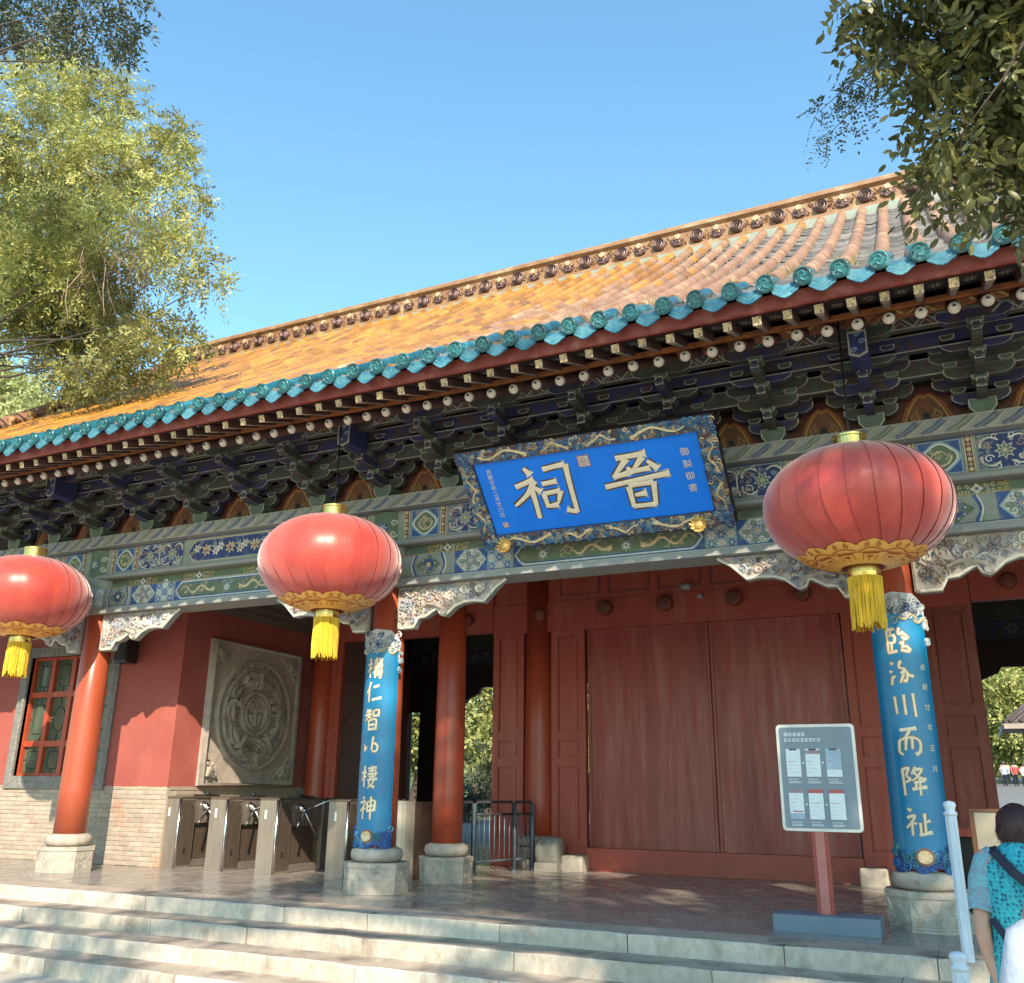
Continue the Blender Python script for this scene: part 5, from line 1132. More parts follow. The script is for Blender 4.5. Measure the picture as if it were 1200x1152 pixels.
# ------------------------------------------------------------------ couplet boards on the columns
GL = {
 '構': [[(.0, .66), (.36, .72)], [(.2, .98), (.19, .04)], [(.19, .62), (.0, .3)], [(.24, .56), (.36, .44)], [(.46, .84), (.98, .90)], [(.62, 1.0), (.60, .64)], [(.82, 1.0), (.82, .66)], [(.46, .70), (.96, .75)], [(.42, .56), (1.0, .61)], [(.56, .48), (.54, .02)], [(.56, .47), (.90, .51), (.88, .04), (.82, .08)], [(.42, .28), (1.0, .33)], [(.56, .16), (.88, .19)], [(.72, .66), (.71, .16)]],
 '仁': [[(.30, .98), (.2, .7), (.02, .45)], [(.2, .66), (.2, .02)], [(.5, .72), (.85, .80)], [(.42, .12), (1.0, .22)]],
 '智': [[(.2, 1.0), (.08, .8)], [(.12, .88), (.46, .93)], [(.0, .70), (.5, .76)], [(.28, .9), (.24, .62), (.02, .46)], [(.3, .66), (.44, .54)], [(.58, .92), (.6, .62)], [(.58, .9), (.9, .95), (.86, .66)], [(.6, .66), (.86, .70)], [(.28, .46), (.30, .0)], [(.28, .44), (.76, .50), (.74, .02)], [(.34, .24), (.7, .28)], [(.3, .04), (.74, .08)]],
 '以': [[(.04, .52), (.10, .20), (.22, .40)], [(.66, .86), (.60, .50), (.58, .22)], [(.70, .56), (.92, .44), (.86, .20), (.62, .18)]],
 '棲': [[(.0, .66), (.36, .72)], [(.2, .98), (.19, .03)], [(.19, .62), (.0, .3)], [(.24, .56), (.34, .46)], [(.46, .86), (.96, .92)], [(.70, 1.0), (.70, .44)], [(.44, .60), (1.0, .66)], [(.5, .74), (.88, .79), (.86, .54), (.5, .5)], [(.42, .34), (1.0, .42)], [(.66, .5), (.52, .2), (.86, .02)], [(.82, .42), (.72, .16), (.44, .0)]],
 '神': [[(.2, 1.0), (.3, .88)], [(.02, .72), (.38, .78), (.2, .5), (.0, .36)], [(.22, .56), (.22, .0)], [(.3, .52), (.38, .42)], [(.5, .76), (.52, .32)], [(.5, .75), (.94, .82), (.90, .38)], [(.52, .56), (.9, .62)], [(.52, .36), (.9, .42)], [(.72, 1.0), (.70, .0)]],
 '臨': [[(.06, .96), (.06, .06)], [(.06, .94), (.42, .96)], [(.12, .7), (.36, .72), (.36, .46), (.12, .44)], [(.22, .94), (.22, .72)], [(.22, .44), (.22, .1)], [(.04, .06), (.46, .12)], [(.60, 1.0), (.56, .76), (.78, .82)], [(.66, .66), (.80, .58)], [(.72, .8), (.94, .62), (.72, .54)], [(.56, .38), (.72, .46), (.66, .22), (.82, .30), (1.0, .12)], [(.58, .14), (.98, .08)]],
 '汾': [[(.08, .94), (.18, .84)], [(.02, .62), (.12, .54)], [(.06, .08), (.12, .38), (.24, .36)], [(.52, .98), (.42, .74), (.62, .66), (.48, .50)], [(.62, .70), (.78, .46), (1.0, .38)], [(.46, .52), (.74, .54), (.68, .22), (.56, .24)], [(.60, .50), (.42, .14)]],
 '川': [[(.10, .84), (.14, .20)], [(.48, .90), (.50, .16)], [(.86, .94), (.90, .08)]],
 '而': [[(.16, .92), (.84, .98)], [(.56, .92), (.36, .66), (.12, .56)], [(.10, .56), (.06, .16), (.22, .04)], [(.12, .56), (.60, .66), (.92, .52), (.90, .16), (.70, .04)], [(.38, .62), (.32, .20)], [(.62, .62), (.60, .24)]],
 '降': [[(.08, .92), (.10, .0)], [(.08, .90), (.34, .96), (.22, .70), (.38, .56), (.16, .46)], [(.62, 1.0), (.44, .74)], [(.56, .88), (.86, .92), (.62, .62), (.42, .52)], [(.54, .80), (.72, .64), (1.0, .56)], [(.50, .44), (.92, .52)], [(.40, .22), (1.0, .30)], [(.58, .44), (.56, .24)], [(.74, .60), (.72, .0)]],
 '祉': [[(.10, .98), (.26, .90)], [(.06, .66), (.38, .74), (.20, .48), (.0, .32)], [(.24, .56), (.22, .06)], [(.32, .52), (.40, .44)], [(.76, .82), (.74, .14)], [(.78, .52), (.96, .58)], [(.56, .50), (.56, .14)], [(.48, .08), (1.0, .18)]],
}
def couplet(x, chars, zs, label, small=None):
    rb_ = .258
    t = thing('couplet_board', label, 'couplet board', (x, 9.6, .45), 'couplet boards hung on the columns')
    cy = lambda u, v, h=0: Vector((x + (rb_ + h) * math.sin(u / rb_), 9.6 - (rb_ + h) * math.cos(u / rb_), v))
    A = math.radians(66) * rb_; m = MB(); n = 20
    def shell(m, z0, z1, mi, h0=-.012, h1=.0):
        for k in range(n):
            a, b = -A + 2 * A * k / n, -A + 2 * A * (k + 1) / n
            m.add([cy(a, z0, h1), cy(b, z0, h1), cy(b, z1, h1), cy(a, z1, h1)], [(0, 1, 2, 3)], mi, True)
            m.add([cy(a, z0, h0), cy(b, z0, h0), cy(b, z0, h1), cy(a, z0, h1)], [(0, 1, 2, 3)], mi); m.add([cy(a, z1, h1), cy(b, z1, h1), cy(b, z1, h0), cy(a, z1, h0)], [(0, 1, 2, 3)], mi)
        for a in (-A, A): m.add([cy(a, z0, h0), cy(a, z1, h0), cy(a, z1, h1), cy(a, z0, h1)], [(0, 1, 2, 3)], mi)
    shell(m, .56, 2.74, 0); m.build('board', [banner_blue], t)
    s = .21
    for ch, z in zip(chars, zs):
        m = MB(); D = Deco(cy, m, .002); D.rel = .004; D.glyph(GL[ch], -.105, z - .12, .21, .245, .034, 0, 1, 1.25)
        m.build('character', [char_lt, mat('character_rust', (.30, .17, .08), None, 9, .5)], t, origin=tuple(cy(0, z)))
    if small:
        
        for k, ch in enumerate(small[0]): m = MB(); text_on(m, ch, cy, small[1], small[2] - k * .18, .062, 0); m.build('small_character', char_lt, t)
    rr = random.Random(int(abs(x) * 10))
    m = MB(); D = Deco(cy, m, .001)           # carved cloud crest
    D.fill([(-A * 1.0, 2.66), (A * 1.0, 2.60), (A * 1.06, 2.78), (A * .9, 2.86), (A * .6, 2.93), (0, 2.95), (-A * .7, 2.92), (-A * .95, 2.82)], 0, skirt=.006)
    for k in range(46): D.curl(rr.uniform(-.92, .98) * A, rr.uniform(2.68, 2.90), rr.uniform(.026, .045), rr.choice([0, 0, 1, 2, 0]), .018, 1.3, rr.random() * 6, rr.choice([-1, 1]), relief=.018)
    for q in ((-.8, 2.70), (.1, 2.71), (.55, 2.68)): D.stroke([(q[0] * A, q[1]), (q[0] * A + .05, q[1] - .03), (q[0] * A + .11, q[1] + .02), (q[0] * A + .17, q[1] - .02)], .026, 3, relief=.022, smooth=4)
    for k in range(8): D.curl(A * (1.0 + rr.uniform(-.05, .08)), rr.uniform(2.45, 2.7), .03, rr.choice([0, 1]), .018, 1.2, rr.random() * 6, relief=.018)
    m.build('cloud_crest', [mat('crest_white', (.56, .57, .58), None, 9, .55), sky_p, blue_p, mat('crest_gold', (.62, .50, .30), None, 9, .5)], t)
    m = MB(); D = Deco(cy, m, .002)           # waves and sun at the foot
    pts = [(-A * 1.02, .70)] + [(A * q, .60 + .05 * math.sin(q * 9)) for q in np.linspace(-.8, .8, 9)] + [(A * 1.02, .70), (A * 1.05, .52), (A * .8, .43), (A * .3, .47), (-A * .3, .44), (-A * .8, .50), (-A * 1.04, .54)]
    for k in range(n):
        a, b = -A * 1.03 + 2.06 * A * k / n, -A * 1.03 + 2.06 * A * (k + 1) / n
        z0, z1 = .485 - .025 * math.cos(a * 26), .485 - .025 * math.cos(b * 26); t0, t1 = .62 + .08 * abs(a / A) ** 3, .62 + .08 * abs(b / A) ** 3
        m.add([cy(a, z0, .006), cy(b, z1, .006), cy(b, t1, .006), cy(a, t0, .006)], [(0, 1, 2, 3)], 2, True)
    for k in range(40):
        u = rr.uniform(-1, 1) * A; v = rr.uniform(.48, .60 + .1 * abs(u / A))
        D.curl(u, v, rr.uniform(.028, .05), rr.choice([0, 1, 1, 2, 3]), .016, 1.4, rr.random() * 6, rr.choice([-1, 1]), relief=.016)
    D.disc(.02, .60, .075, 4, 14, skirt=.012); D.disc(.02, .60, .055, 5, 14, skirt=.03)
    m.build('wave_foot', [mat('wave_sky', (.20, .42, .58), None, 9, .5), mat('wave_blue', (.03, .17, .46), None, 9, .5), mat('wave_navy', (.015, .06, .22), None, 9, .5), mat('wave_teal', (.05, .25, .24), None, 9, .5), mat('sun_rust', (.26, .12, .07), None, 9, .5), mat('sun_cream', (.70, .56, .34), (.5, .33, .16), 20, .5)], t)
couplet(COLX[2], '構仁智以棲神', [2.48, 2.20, 1.88, 1.60, 1.24, .90], 'blue couplet board hung on the red column between the turnstiles and the gate doors', None)
couplet(COLX[3], '臨汾川而降祉', [2.48, 2.18, 1.89, 1.57, 1.23, .88], 'blue couplet board with six cream characters on the column behind the white rail post', ('貞觀廿年正月', .20, 2.24))

# ------------------------------------------------------------------ lanterns
def lantern(x, y, z, label, tilt=0.0):
    t = thing('red_lantern', label, 'lantern', (x, y, z), 'red lanterns hung under the eave'); RX, RZ = .80, .545
    m = MB(); G = 24; S = 6; prof = []
    rr = random.Random(int(abs(x) * 7) + 1)
    NV_ = 22
    ph = [pi * (.5 - .44) - pi / 2 + pi * .88 * i / NV_ for i in range(NV_ + 1)]
    pt = lambda a, p, h=0: Vector((x + (RX * math.cos(p) ** .92 + h) * math.cos(a), y + (RX * math.cos(p) ** .92 + h) * math.sin(a), z + (RZ + h) * math.sin(p)))
    vs_ = []; off = [rr.uniform(-.02, .02) for _ in range(G)]
    for p in ph:
        for g_ in range(G):
            for s_ in range(S + 1):
                f = s_ / S; a = 2 * pi * (g_ + f * 1.02 + off[g_] * (1 - f) + off[(g_ + 1) % G] * f) / G + (.16 * p * p if p < 0 else 0)
                bulge = (.011 * (1 - f) ** 1.3 + .004 * math.sin(pi * f)) * math.cos(p); wr = .0012 * math.sin(p * 11 + g_ * 2.3 + f * 2) * math.cos(p) if g_ % 3 == 0 else 0
                vs_.append(pt(a, p, bulge + wr))
    W = G * (S + 1)
    fs_ = []
    for i in range(NV_):
        for g_ in range(G):
            for s_ in range(S): k = g_ * (S + 1) + s_; fs_.append((i * W + k, i * W + k + 1, (i + 1) * W + k + 1, (i + 1) * W + k))
    m.add(vs_, fs_, 0, True)
    body = m.build('silk_body', silk_red, t)
    # gold paper trim round the lower opening: scalloped edge, cloud curls and key fret
    lo = lambda u, v, h=0: pt(u, v, .016 + h)
    m = MB(); D = Deco(lo, m, .001); v0, v1 = ph[0], -.97
    n = 12
    for k in range(n * 10):
        a0, a1 = 2 * pi * k / (n * 10), 2 * pi * (k + 1) / (n * 10)
        ed = lambda a: v1 + .085 * abs(math.sin(a * n / 2)) + .02 * abs(math.sin(a * n * 1.5))
        for j in range(6):
            f0, f1 = j / 6, (j + 1) / 6
            q = lambda a, f: lo(a, v0 + (ed(a) - v0) * f)
            m.add([q(a0, f0), q(a1, f0), q(a1, f1), q(a0, f1)], [(0, 1, 2, 3)], 0, True)
    for k in range(n):
        c = 2 * pi * (k + .5) / n
        for s_ in (-1, 1): D.curl(c + s_ * .10, v1 + .012, .045, 1, .014, 1.5, 1.5, s_)
        D.stroke([(c - .24, v1 - .10), (c, v1 - .045), (c + .24, v1 - .10)], .014, 1, smooth=4)
        D.stroke([(c - .16, v1 - .30), (c - .16, v1 - .15), (c + .16, v1 - .15), (c + .16, v1 - .30)], .020, 1); D.stroke([(c - .07, v1 - .22), (c + .07, v1 - .22), (c, v1 - .22), (c, v1 - .32)], .020, 1)
    D.stroke([(2 * pi * k / 48, v1 - .125) for k in range(48)], .012, 1, closed=True)
    m.build('gold_trim', [mat('trim_gold', (.90, .50, .12), (.80, .42, .09), 20, .42), mat('trim_red', (.40, .03, .015), None, 9, .5)], body)
    m = MB(); m.lathe([(.0, .50), (.20, .505), (.145, .52), (.145, .645), (.152, .65), (.152, .67), (.14, .675), (.0, .675)], 28, (x, y, z), smooth=False); m.build('gold_cap', gold_m, t)
    m = MB(); m.lathe([(.0, -.635), (.134, -.635), (.138, -.60), (.134, -.525), (.17, -.515), (.0, -.51)], 28, (x, y, z), smooth=False); m.build('gold_collar', gold_m, t)
    m = MB()
    m.lathe([(.120, -1.02), (.126, -.8), (.132, -.64), (.0, -.636)], 24, (x, y, z), 0, caps=False)
    for k in range(150):
        a = rr.uniform(0, 2 * pi); r = .135 + rr.uniform(-.006, .004); dx = rr.uniform(-.05, .05); L = rr.uniform(.40, .46)
        P = [Vector((x + (r + .004 * math.sin(q * 2 + k)) * math.cos(a + dx * q), y + (r + .004 * math.sin(q * 2 + k)) * math.sin(a + dx * q), z - .636 - L * q / 3)) for q in range(4)]
        t_ = Vector((-math.sin(a), math.cos(a), 0)) * rr.uniform(.004, .008); o_ = Vector((math.cos(a), math.sin(a), 0)) * .006
        v = [];
        for p in P: v += [p - t_, p + o_, p + t_]
        m.add(v, [(i * 3 + j, i * 3 + j + 1, i * 3 + j + 4, i * 3 + j + 3) for i in range(3) for j in range(2)], 0)
    m.build('tassel', tassel_m, t)
    m = MB(); m.tube([(x, y, z + .6), (x, y, z + .9), (x + .01, y, 5.40)], .009, 6); m.build('hanging_wire', black_p, t); return t
lantern(-11.36, 8.4, 3.56, 'red silk lantern with gold tassel hanging in front of the barred lattice window')
lantern(-6.32, 8.4, 3.56, 'red silk lantern hanging between the carved stone slab and the blue name board')
lantern(-.63, 8.4, 3.54, 'largest-looking red silk lantern, hanging above the grey information sign')

# ------------------------------------------------------------------ turnstiles
def turnstile(x0, label, arms=True):
    y0 = 10.70; w = .33; L = 1.35; t = thing('turnstile', label, 'turnstile', (x0 + w / 2, y0, 0), 'tripod turnstiles at the left entrance')
    org = (x0 + w / 2, y0, 0)
    def b(name, mt, *a, e=.006):
        m = MB(); m.bbox(*a, e); return m.build(name, mt, t, origin=org)
    b('front_leg', [steel], x0, x0 + w, y0, y0 + .30, .0, .945); b('rear_leg', [steel], x0, x0 + w, y0 + L - .34, y0 + L, 0, .945)
    b('housing', [steel], x0 + .015, x0 + w - .012, y0 + .302, y0 + L - .342, .60, .95); b('lower_panel', [steel_dk], x0 + .02, x0 + w - .07, y0 + .302, y0 + L - .342, .10, .598)
    b('foot_panel', [steel], x0 + .02, x0 + w - .03, y0 + .302, y0 + L - .342, .005, .098); b('top_cover', [steel_dk], x0 - .004, x0 + w + .004, y0 - .004, y0 + L + .004, .946, .972, e=.008)
    m = MB(); D = Deco(plane((x0 + w, y0, 0), (0, 1, 0), (0, 0, 1), (1, 0, 0)), m, .002); D.rect(.025, .285, .03, .92, 0); D.stroke([(.04, .05), (.27, .05), (.27, .86), (.04, .86)], .005, 1, closed=True)
    for k in range(4): D.rect(.12, .17, .19 + .022 * k, .203 + .022 * k, 1)
    D.disc(.23, .82, .012, 1, 8); m.build('side_panel', [steel_dk, chrome], t, origin=org)
    m = MB(); m.tube([(x0 + w - .012, y0 - .004, .0), (x0 + w - .012, y0 - .004, .945)], .022, 10); m.build('corner_trim', chrome, t, origin=org)
    m = MB(); D = Deco(front(y0), m, .002); D.rect(x0 + .10, x0 + .135, .70, .815, 0); m.build('indicator', mat('indicator_white', (.9, .9, .88), None, 3, .3), t, origin=org)
    if not arms: return t
    hub = Vector((x0 + w + .05, y0 + .47, .82)); ax = Vector((.85, 0, -.52)).normalized()
    m = MB(); m.tube([hub - ax * .10, hub + ax * .02], [.045, .05], 14, 0); m.tube([hub + ax * .02, hub + ax * .06], [.045, .025], 14, 0); h_ = m.build('arm_hub', [chrome], t, origin=tuple(hub))
    u = ax.cross(Vector((0, 1, 0))).normalized(); v = ax.cross(u)
    for k in range(3):
        a = pi / 2 + .2 + k * 2 * pi / 3; d = (ax * .62 + (u * math.cos(a) + v * math.sin(a)) * .80).normalized()
        m = MB(); m.tube([hub + ax * .03, hub + d * .46], .014, 10); m.lathe([(.0, -.02), (.018, -.015), (.02, .01), (0, .02)], 8, hub + d * .465, 1); m.build('arm', [chrome, dark_plastic], t, origin=tuple(hub))
    m = MB(); m.bbox(x0 + .06, x0 + w - .02, y0 + .50, y0 + .80, .973, 1.0, .01); m.tube([(x0 + .19, y0 + .66, 1.0), (x0 + .19, y0 + .66, 1.02)], .05, 12); m.build('reader', dark_plastic, t, origin=org); return t
turnstile(-10.72, 'brown steel turnstile nearest the brick wall and the carved stone slab')
turnstile(-9.84, 'second steel tripod turnstile counted from the brick wall')
turnstile(-8.95, 'third steel tripod turnstile, second from the column with the blue couplet')
turnstile(-7.79, 'steel turnstile right beside the left column with the blue couplet')
t = thing('gate_cabinet', 'tall bronze cabinet with cream rounded front between the blue couplet column and the next column', 'ticket gate', (-6.6, 10.7, 0))
m = MB(); x0, x1, y0, y1 = -6.92, -6.62, 10.68, 11.9
pr = [(x0 + .03, y0 + .30), (x0 + .03, y1), (x1, y1), (x1, y0 + .30)]
m.prism(pr, lambda u, v, h: Vector((u, v, h)), 0, .95, 0); m.build('cabinet_body', [steel_dk], t)
m = MB(); pr = [(x0 + .03, y0 + .298)] + [((x0 + x1) / 2 + .15 * math.cos(a) , y0 + .15 - .15 * math.sin(a)) for a in np.linspace(pi, 0, 9)] + [(x1, y0 + .298)]
m.prism(pr, lambda u, v, h: Vector((u, v, h)), 0, .965, 0); m.build('cabinet_front', [mat('cream_panel', (.50, .46, .38), None, 5, .35, metal=.3)], t)
m = MB(); D = Deco(plane((x1, y0, 0), (0, 1, 0), (0, 0, 1), (1, 0, 0)), m, .002); D.stroke([(.34, .03), (.34, .93)], .006, 0); D.stroke([(.75, .03), (.75, .93)], .006, 0); D.disc(1.0, .8, .03, 0); m.build('side_seam', [chrome], t)

# ------------------------------------------------------------------ blue-grey barrier fence
t = thing('barrier_fence', 'blue-grey metal barrier fence beside the door with dark top rail', 'fence', (-6.2, 12.3, 0))
path = [(-6.72, 11.75), (-6.36, 12.15), (-6.12, 12.96), (-6.02, 13.38)]
for i in range(3):
    a, b = Vector((*path[i], 0)), Vector((*path[i + 1], 0)); d = b - a
    m = MB()
    m.tube([a + d * .03 + Vector((0, 0, .06)), a + d * .03 + Vector((0, 0, .90)), a + d * .07 + Vector((0, 0, .945)), a + d * .93 + Vector((0, 0, .945)), a + d * .97 + Vector((0, 0, .90)), a + d * .97 + Vector((0, 0, .06))], .022, 8)
    m.build('top_rail', fence_dk, t)
    for z_ in (.16, .78): m = MB(); m.tube([a + d * .03 + Vector((0, 0, z_)), a + d * .97 + Vector((0, 0, z_))], .016, 8); m.build('rail', fence_m if z_ < .5 else fence_dk, t)
    n = max(3, int(d.length / .105))
    for k in range(1, n): p = a + d * k / n; m = MB(); m.tube([p + Vector((0, 0, .16)), p + Vector((0, 0, .78))], .009, 6); m.build('bar', fence_m, t)
for p in path[1:]:
    m = MB(); m.tube([(*p, 0), (*p, .93)], .034, 10); m.lathe([(.06, 0), (.06, .012), (.03, .02)], 10, (*p, 0)); m.build('post', fence_m, t)

# ------------------------------------------------------------------ information sign
t = thing('information_sign', 'grey information board with pale border on a red post and grey foot', 'sign', (-1.24, 8.95, 0))
sy = 8.95; sx0, sx1, sz0, sz1 = -1.575, -.895, .80, 1.715; r = .035
def rrect(a, b, c, d, r):
    out = []
    for cx, cy, s in ((b - r, d - r, 0), (a + r, d - r, 1), (a + r, c + r, 2), (b - r, c + r, 3)):
        for k in range(5): q = s * pi / 2 + k * pi / 8; out.append((cx + r * math.cos(q), cy + r * math.sin(q)))
    return out
m = MB(); m.prism(rrect(sx0, sx1, sz0, sz1, r), front(sy), -.03, .0, 0); m.build('border', sign_border, t)
m = MB(); m.prism(rrect(sx0 + .026, sx1 - .026, sz0 + .026, sz1 - .026, .02), front(sy), .001, .004, 0); m.build('panel', sign_grey, t)
m = MB(); D = Deco(front(sy - .004), m, .001); rr = random.Random(3)
def marks(u, v, n, s, mi):
    for k in range(n):
        c = u + k * s * 1.12
        for q in range(3): D.stroke([(c, v + s * (.15 + .35 * q)), (c + s * .85, v + s * (.15 + .35 * q))], s * .16, mi)
        for q in range(2): g_ = c + s * rr.choice([.1, .42, .75]); D.stroke([(g_, v), (g_, v + s)], s * .15, mi)
marks(sx0 + .07, sz1 - .105, 5, .034, 0); marks(sx0 + .07, sz1 - .153, 9, .032, 0)
for k, (a, b) in enumerate(((.075, .20), (.245, .37), (.42, .55))):
    for j, (c, d) in enumerate(((.46, .70), (.10, .35))):
        u0, u1, v0, v1 = sx0 + a, sx0 + b, sz0 + c + .0, sz0 + d
        D.rect(u0, u1, v0, v1, 0 if not (k == 2 and j == 0) else 2); h = v1 - v0
        if j == 0:
            D.rect(u0 + .03, u1 - .03, v1 - .012, v1, 3)
            if k == 1: D.rect(u0, u1, v1 - .045, v1 - .012, 4)
            if k == 2: D.rect(u0, u1, v0, v0 + .06, 0)
        else:
            D.rect(u0, u1, v1 - .03, v1, 1 if k else 4)
            if k == 0: D.rect(u0, u1, v0, v0 + .05, 2); D.rect(u0 + .03, u1 - .01, v0 + .06, v0 + .07, 1)
        for q in range(5): D.rect(u0 + .012, u0 + rr.uniform(.04, .10), v0 + h * (.15 + .13 * q), v0 + h * (.15 + .13 * q) + .004, 5 if q != 3 else 1)
        marks(u0 + .01, v0 - .03, 6, .013, 0)
        for q in range(2): D.rect(u0 + .01, u0 + rr.uniform(.09, .13), v0 - .045 - .011 * q, v0 - .040 - .011 * q, 0)
        if k < 2: D.disc(u1 + .022, (v0 + v1) / 2, .009, 0, 8)
m.build('print', [sign_white, sign_red, mat('sign_paleblue', (.36, .46, .54), None, 9, .5), dark_plastic, mat('sign_mauve', (.36, .25, .25), None, 9, .5), mat('sign_faint', (.52, .56, .58), None, 9, .5)], t)
m = MB(); m.bbox(-1.335, -1.195, 8.955, 9.01, .13, .80, .004); m.build('post_back', sign_post, t)
m = MB(); m.bbox(-1.305, -1.225, 8.935, 8.954, .131, .799, .003); m.build('post_face', sign_post2, t)
m = MB(); m.bbox(-1.69, -.82, 8.78, 9.14, 0, .135, .008); m.build('foot', sign_base, t)

# ------------------------------------------------------------------ white rail posts
def rail_post(x, y, z, h, s, label):
    t = thing('rail_post', label, 'post', (x, y, z), 'white stone rail posts at the steps'); m = MB(); q = lambda w, a, b: m.bbox(x - w * s, x + w * s, y - w * s, y + w * s, z + a, z + b, .012)
    m.prism([(x + .052 * s * math.cos(a), y + .052 * s * math.sin(a)) for a in np.linspace(pi / 8, 2 * pi + pi / 8, 9)[:-1]], lambda u, v, hh: Vector((u, v, hh)), z, z + h - .10, 0); m.build('shaft', post_white, t)
    m = MB(); m.lathe([(.0, h - .10), (.058 * s, h - .10), (.058 * s, h - .08), (.04 * s, h - .068), (.045 * s, h - .05), (.056 * s, h - .028), (.045 * s, h - .006), (0, h + .004)], 16, (x, y, z)); m.build('knob', post_white, t)
    m = MB(); D = Deco(front(y - .048 * s), m, .001)
    for k in (-1, 1): D.stroke([(x + k * .024 * s, z + .05), (x + k * .024 * s, z + h - .14)], .008, 0, relief=.004)
    m.build('groove_bead', post_white, t)
rail_post(-.175, 7.92, 0, 1.075, .82, 'white stone rail post with a round knob in front of the right column')
rail_post(-.205, 6.72, -.6, .82, 1.0, 'short white rail post at the bottom edge, below the taller white post')

# ------------------------------------------------------------------ pale notice board inside the right opening
t = thing('notice_board', 'pale cream board with brown frame standing in the opening behind the woman', 'board', (.2, 11.0, 0))
m = MB(); m.bbox(-.03, .62, 11.0, 11.03, .10, .955, .004); m.build('board_face', mat('board_cream', (.62, .52, .38), (.56, .46, .33), 3, .6), t)
m = MB(); m.bbox(-.075, -.031, 10.985, 11.04, 0, .96, .004); m.bbox(.621, .66, 10.985, 11.04, 0, .96, .004); m.bbox(-.075, .66, 10.985, 11.04, .9605, .99, .004); m.build('board_frame', mat('frame_wood', (.30, .13, .06), None, 7, .5), t)
# small wall loudspeaker and camera
t = thing('wall_speaker', 'dark box loudspeaker hanging on the red wall beside the lattice window', 'loudspeaker', (-11.66, 10.45, 3.05))
m = MB(); m.bbox(-11.80, -11.53, 10.36, 10.58, 2.92, 3.42, .015); b_ = m.build('speaker_body', dark_plastic, t)
m = MB(); m.bbox(-11.78, -11.55, 10.348, 10.36, 2.95, 3.39, .004); m.tube([(-11.665, 10.58, 3.2), (-11.665, 10.66, 3.2)], .03, 8); m.build('speaker_grille', mat('grille_brown', (.035, .028, .025), None, 90, .7, .8, 200), t)
t = thing('security_camera', 'small pale security camera fixed on the lintel over the gate doors', 'camera', (-3.55, 13.6, 4.05))
m = MB(); m.tube([(-3.62, 13.50, 4.08), (-3.48, 13.42, 4.04)], .05, 12); m.build('camera_body', mat('camera_grey', (.42, .40, .38), None, 9, .4), t)
m = MB(); m.tube([(-3.5, 13.66, 4.14), (-3.5, 13.52, 4.1)], .018, 8); m.lathe([(.0, -.05), (.035, -.04), (.045, 0), (.03, .03), (0, .035)], 12, (-3.36, 13.58, 3.93)); m.build('camera_bracket', MATS['camera_grey'], t)

# ------------------------------------------------------------------ people
def skin_mesh(name, joints, edges, par, mt, org, sub=2):
    bm = bmesh.new(); sk = bm.verts.layers.skin.verify(); vs_ = []
    for i, (p, r) in enumerate(joints):
        v = bm.verts.new(tuple(p[k] - org[k] for k in range(3))); v[sk].radius = (r, r) if not isinstance(r, tuple) else r; v[sk].use_root = (i == 0); vs_.append(v)
    for a, b in edges: bm.edges.new((vs_[a], vs_[b]))
    me = bpy.data.meshes.new(name); bm.to_mesh(me); bm.free(); me.materials.append(mt)
    o = link(name, me, par, org); s = o.modifiers.new('skin', 'SKIN'); s.use_smooth_shade = True; q = o.modifiers.new('sub', 'SUBSURF'); q.levels = q.render_levels = sub; return o
def loft(m, rings, mi=0, n=20, cap=(True, True)):
    """rings: (centre, rx, ry) horizontally oriented ellipses from bottom to top"""
    vs_ = [(c[0] + rx * math.cos(2 * pi * k / n), c[1] + ry * math.sin(2 * pi * k / n), c[2]) for c, rx, ry in rings for k in range(n)]
    m.add(vs_, [(i * n + k, i * n + (k + 1) % n, (i + 1) * n + (k + 1) % n, (i + 1) * n + k) for i in range(len(rings) - 1) for k in range(n)], mi, True)
    if cap[1]: m.add(vs_[-n:], [tuple(range(n))], mi, True)
# woman seen from behind
px, py, pz = .17, 5.35, -.6
w = thing('person', 'woman with short dark hair in a turquoise patterned dress seen from behind', 'person', (px, py, pz))
P = lambda x, y, z: (px + x, py + y, pz + (z * 1.07 if z < 1.425 else z))
J = [(P(0, 0, .92), .13), (P(0, 0, 1.10), .12), (P(0, .0, 1.27), (.13)), (P(0, 0, 1.37), .075), (P(0, .02, 1.50), .05), (P(0, .035, 1.53), .056), (P(0, .045, 1.565), .074), (P(0, .045, 1.60), .066),
     (P(-.16, 0, 1.33), .06), (P(-.20, -.01, 1.20), .046), (P(-.21, -.05, 1.02), .038), (P(-.20, -.035, .95), .034), (P(-.16, -.06, .80), .028), (P(-.13, -.085, .745), .026), (P(-.10, -.105, .70), .024),
     (P(.16, 0, 1.33), .06), (P(.215, .02, 1.18), .048), (P(.22, .06, 1.02), .040), (P(.20, .16, .92), .034), (P(.17, .24, .90), .028),
     (P(-.09, 0, .84), .095), (P(-.095, .01, .50), .06), (P(-.095, -.02, .28), .052), (P(-.095, .02, .07), .036), (P(-.10, .13, .03), .032),
     (P(.09, 0, .84), .095), (P(.095, .03, .50), .06), (P(.095, .0, .28), .052), (P(.095, .04, .07), .036), (P(.10, .15, .03), .032)]
Ed = [(0, 1), (1, 2), (2, 3), (3, 4), (4, 5), (5, 6), (6, 7), (2, 8), (8, 9), (9, 10), (10, 11), (11, 12), (12, 13), (13, 14), (2, 15), (15, 16), (16, 17), (17, 18), (18, 19), (0, 20), (20, 21), (21, 22), (22, 23), (23, 24), (0, 25), (25, 26), (26, 27), (27, 28), (28, 29)]
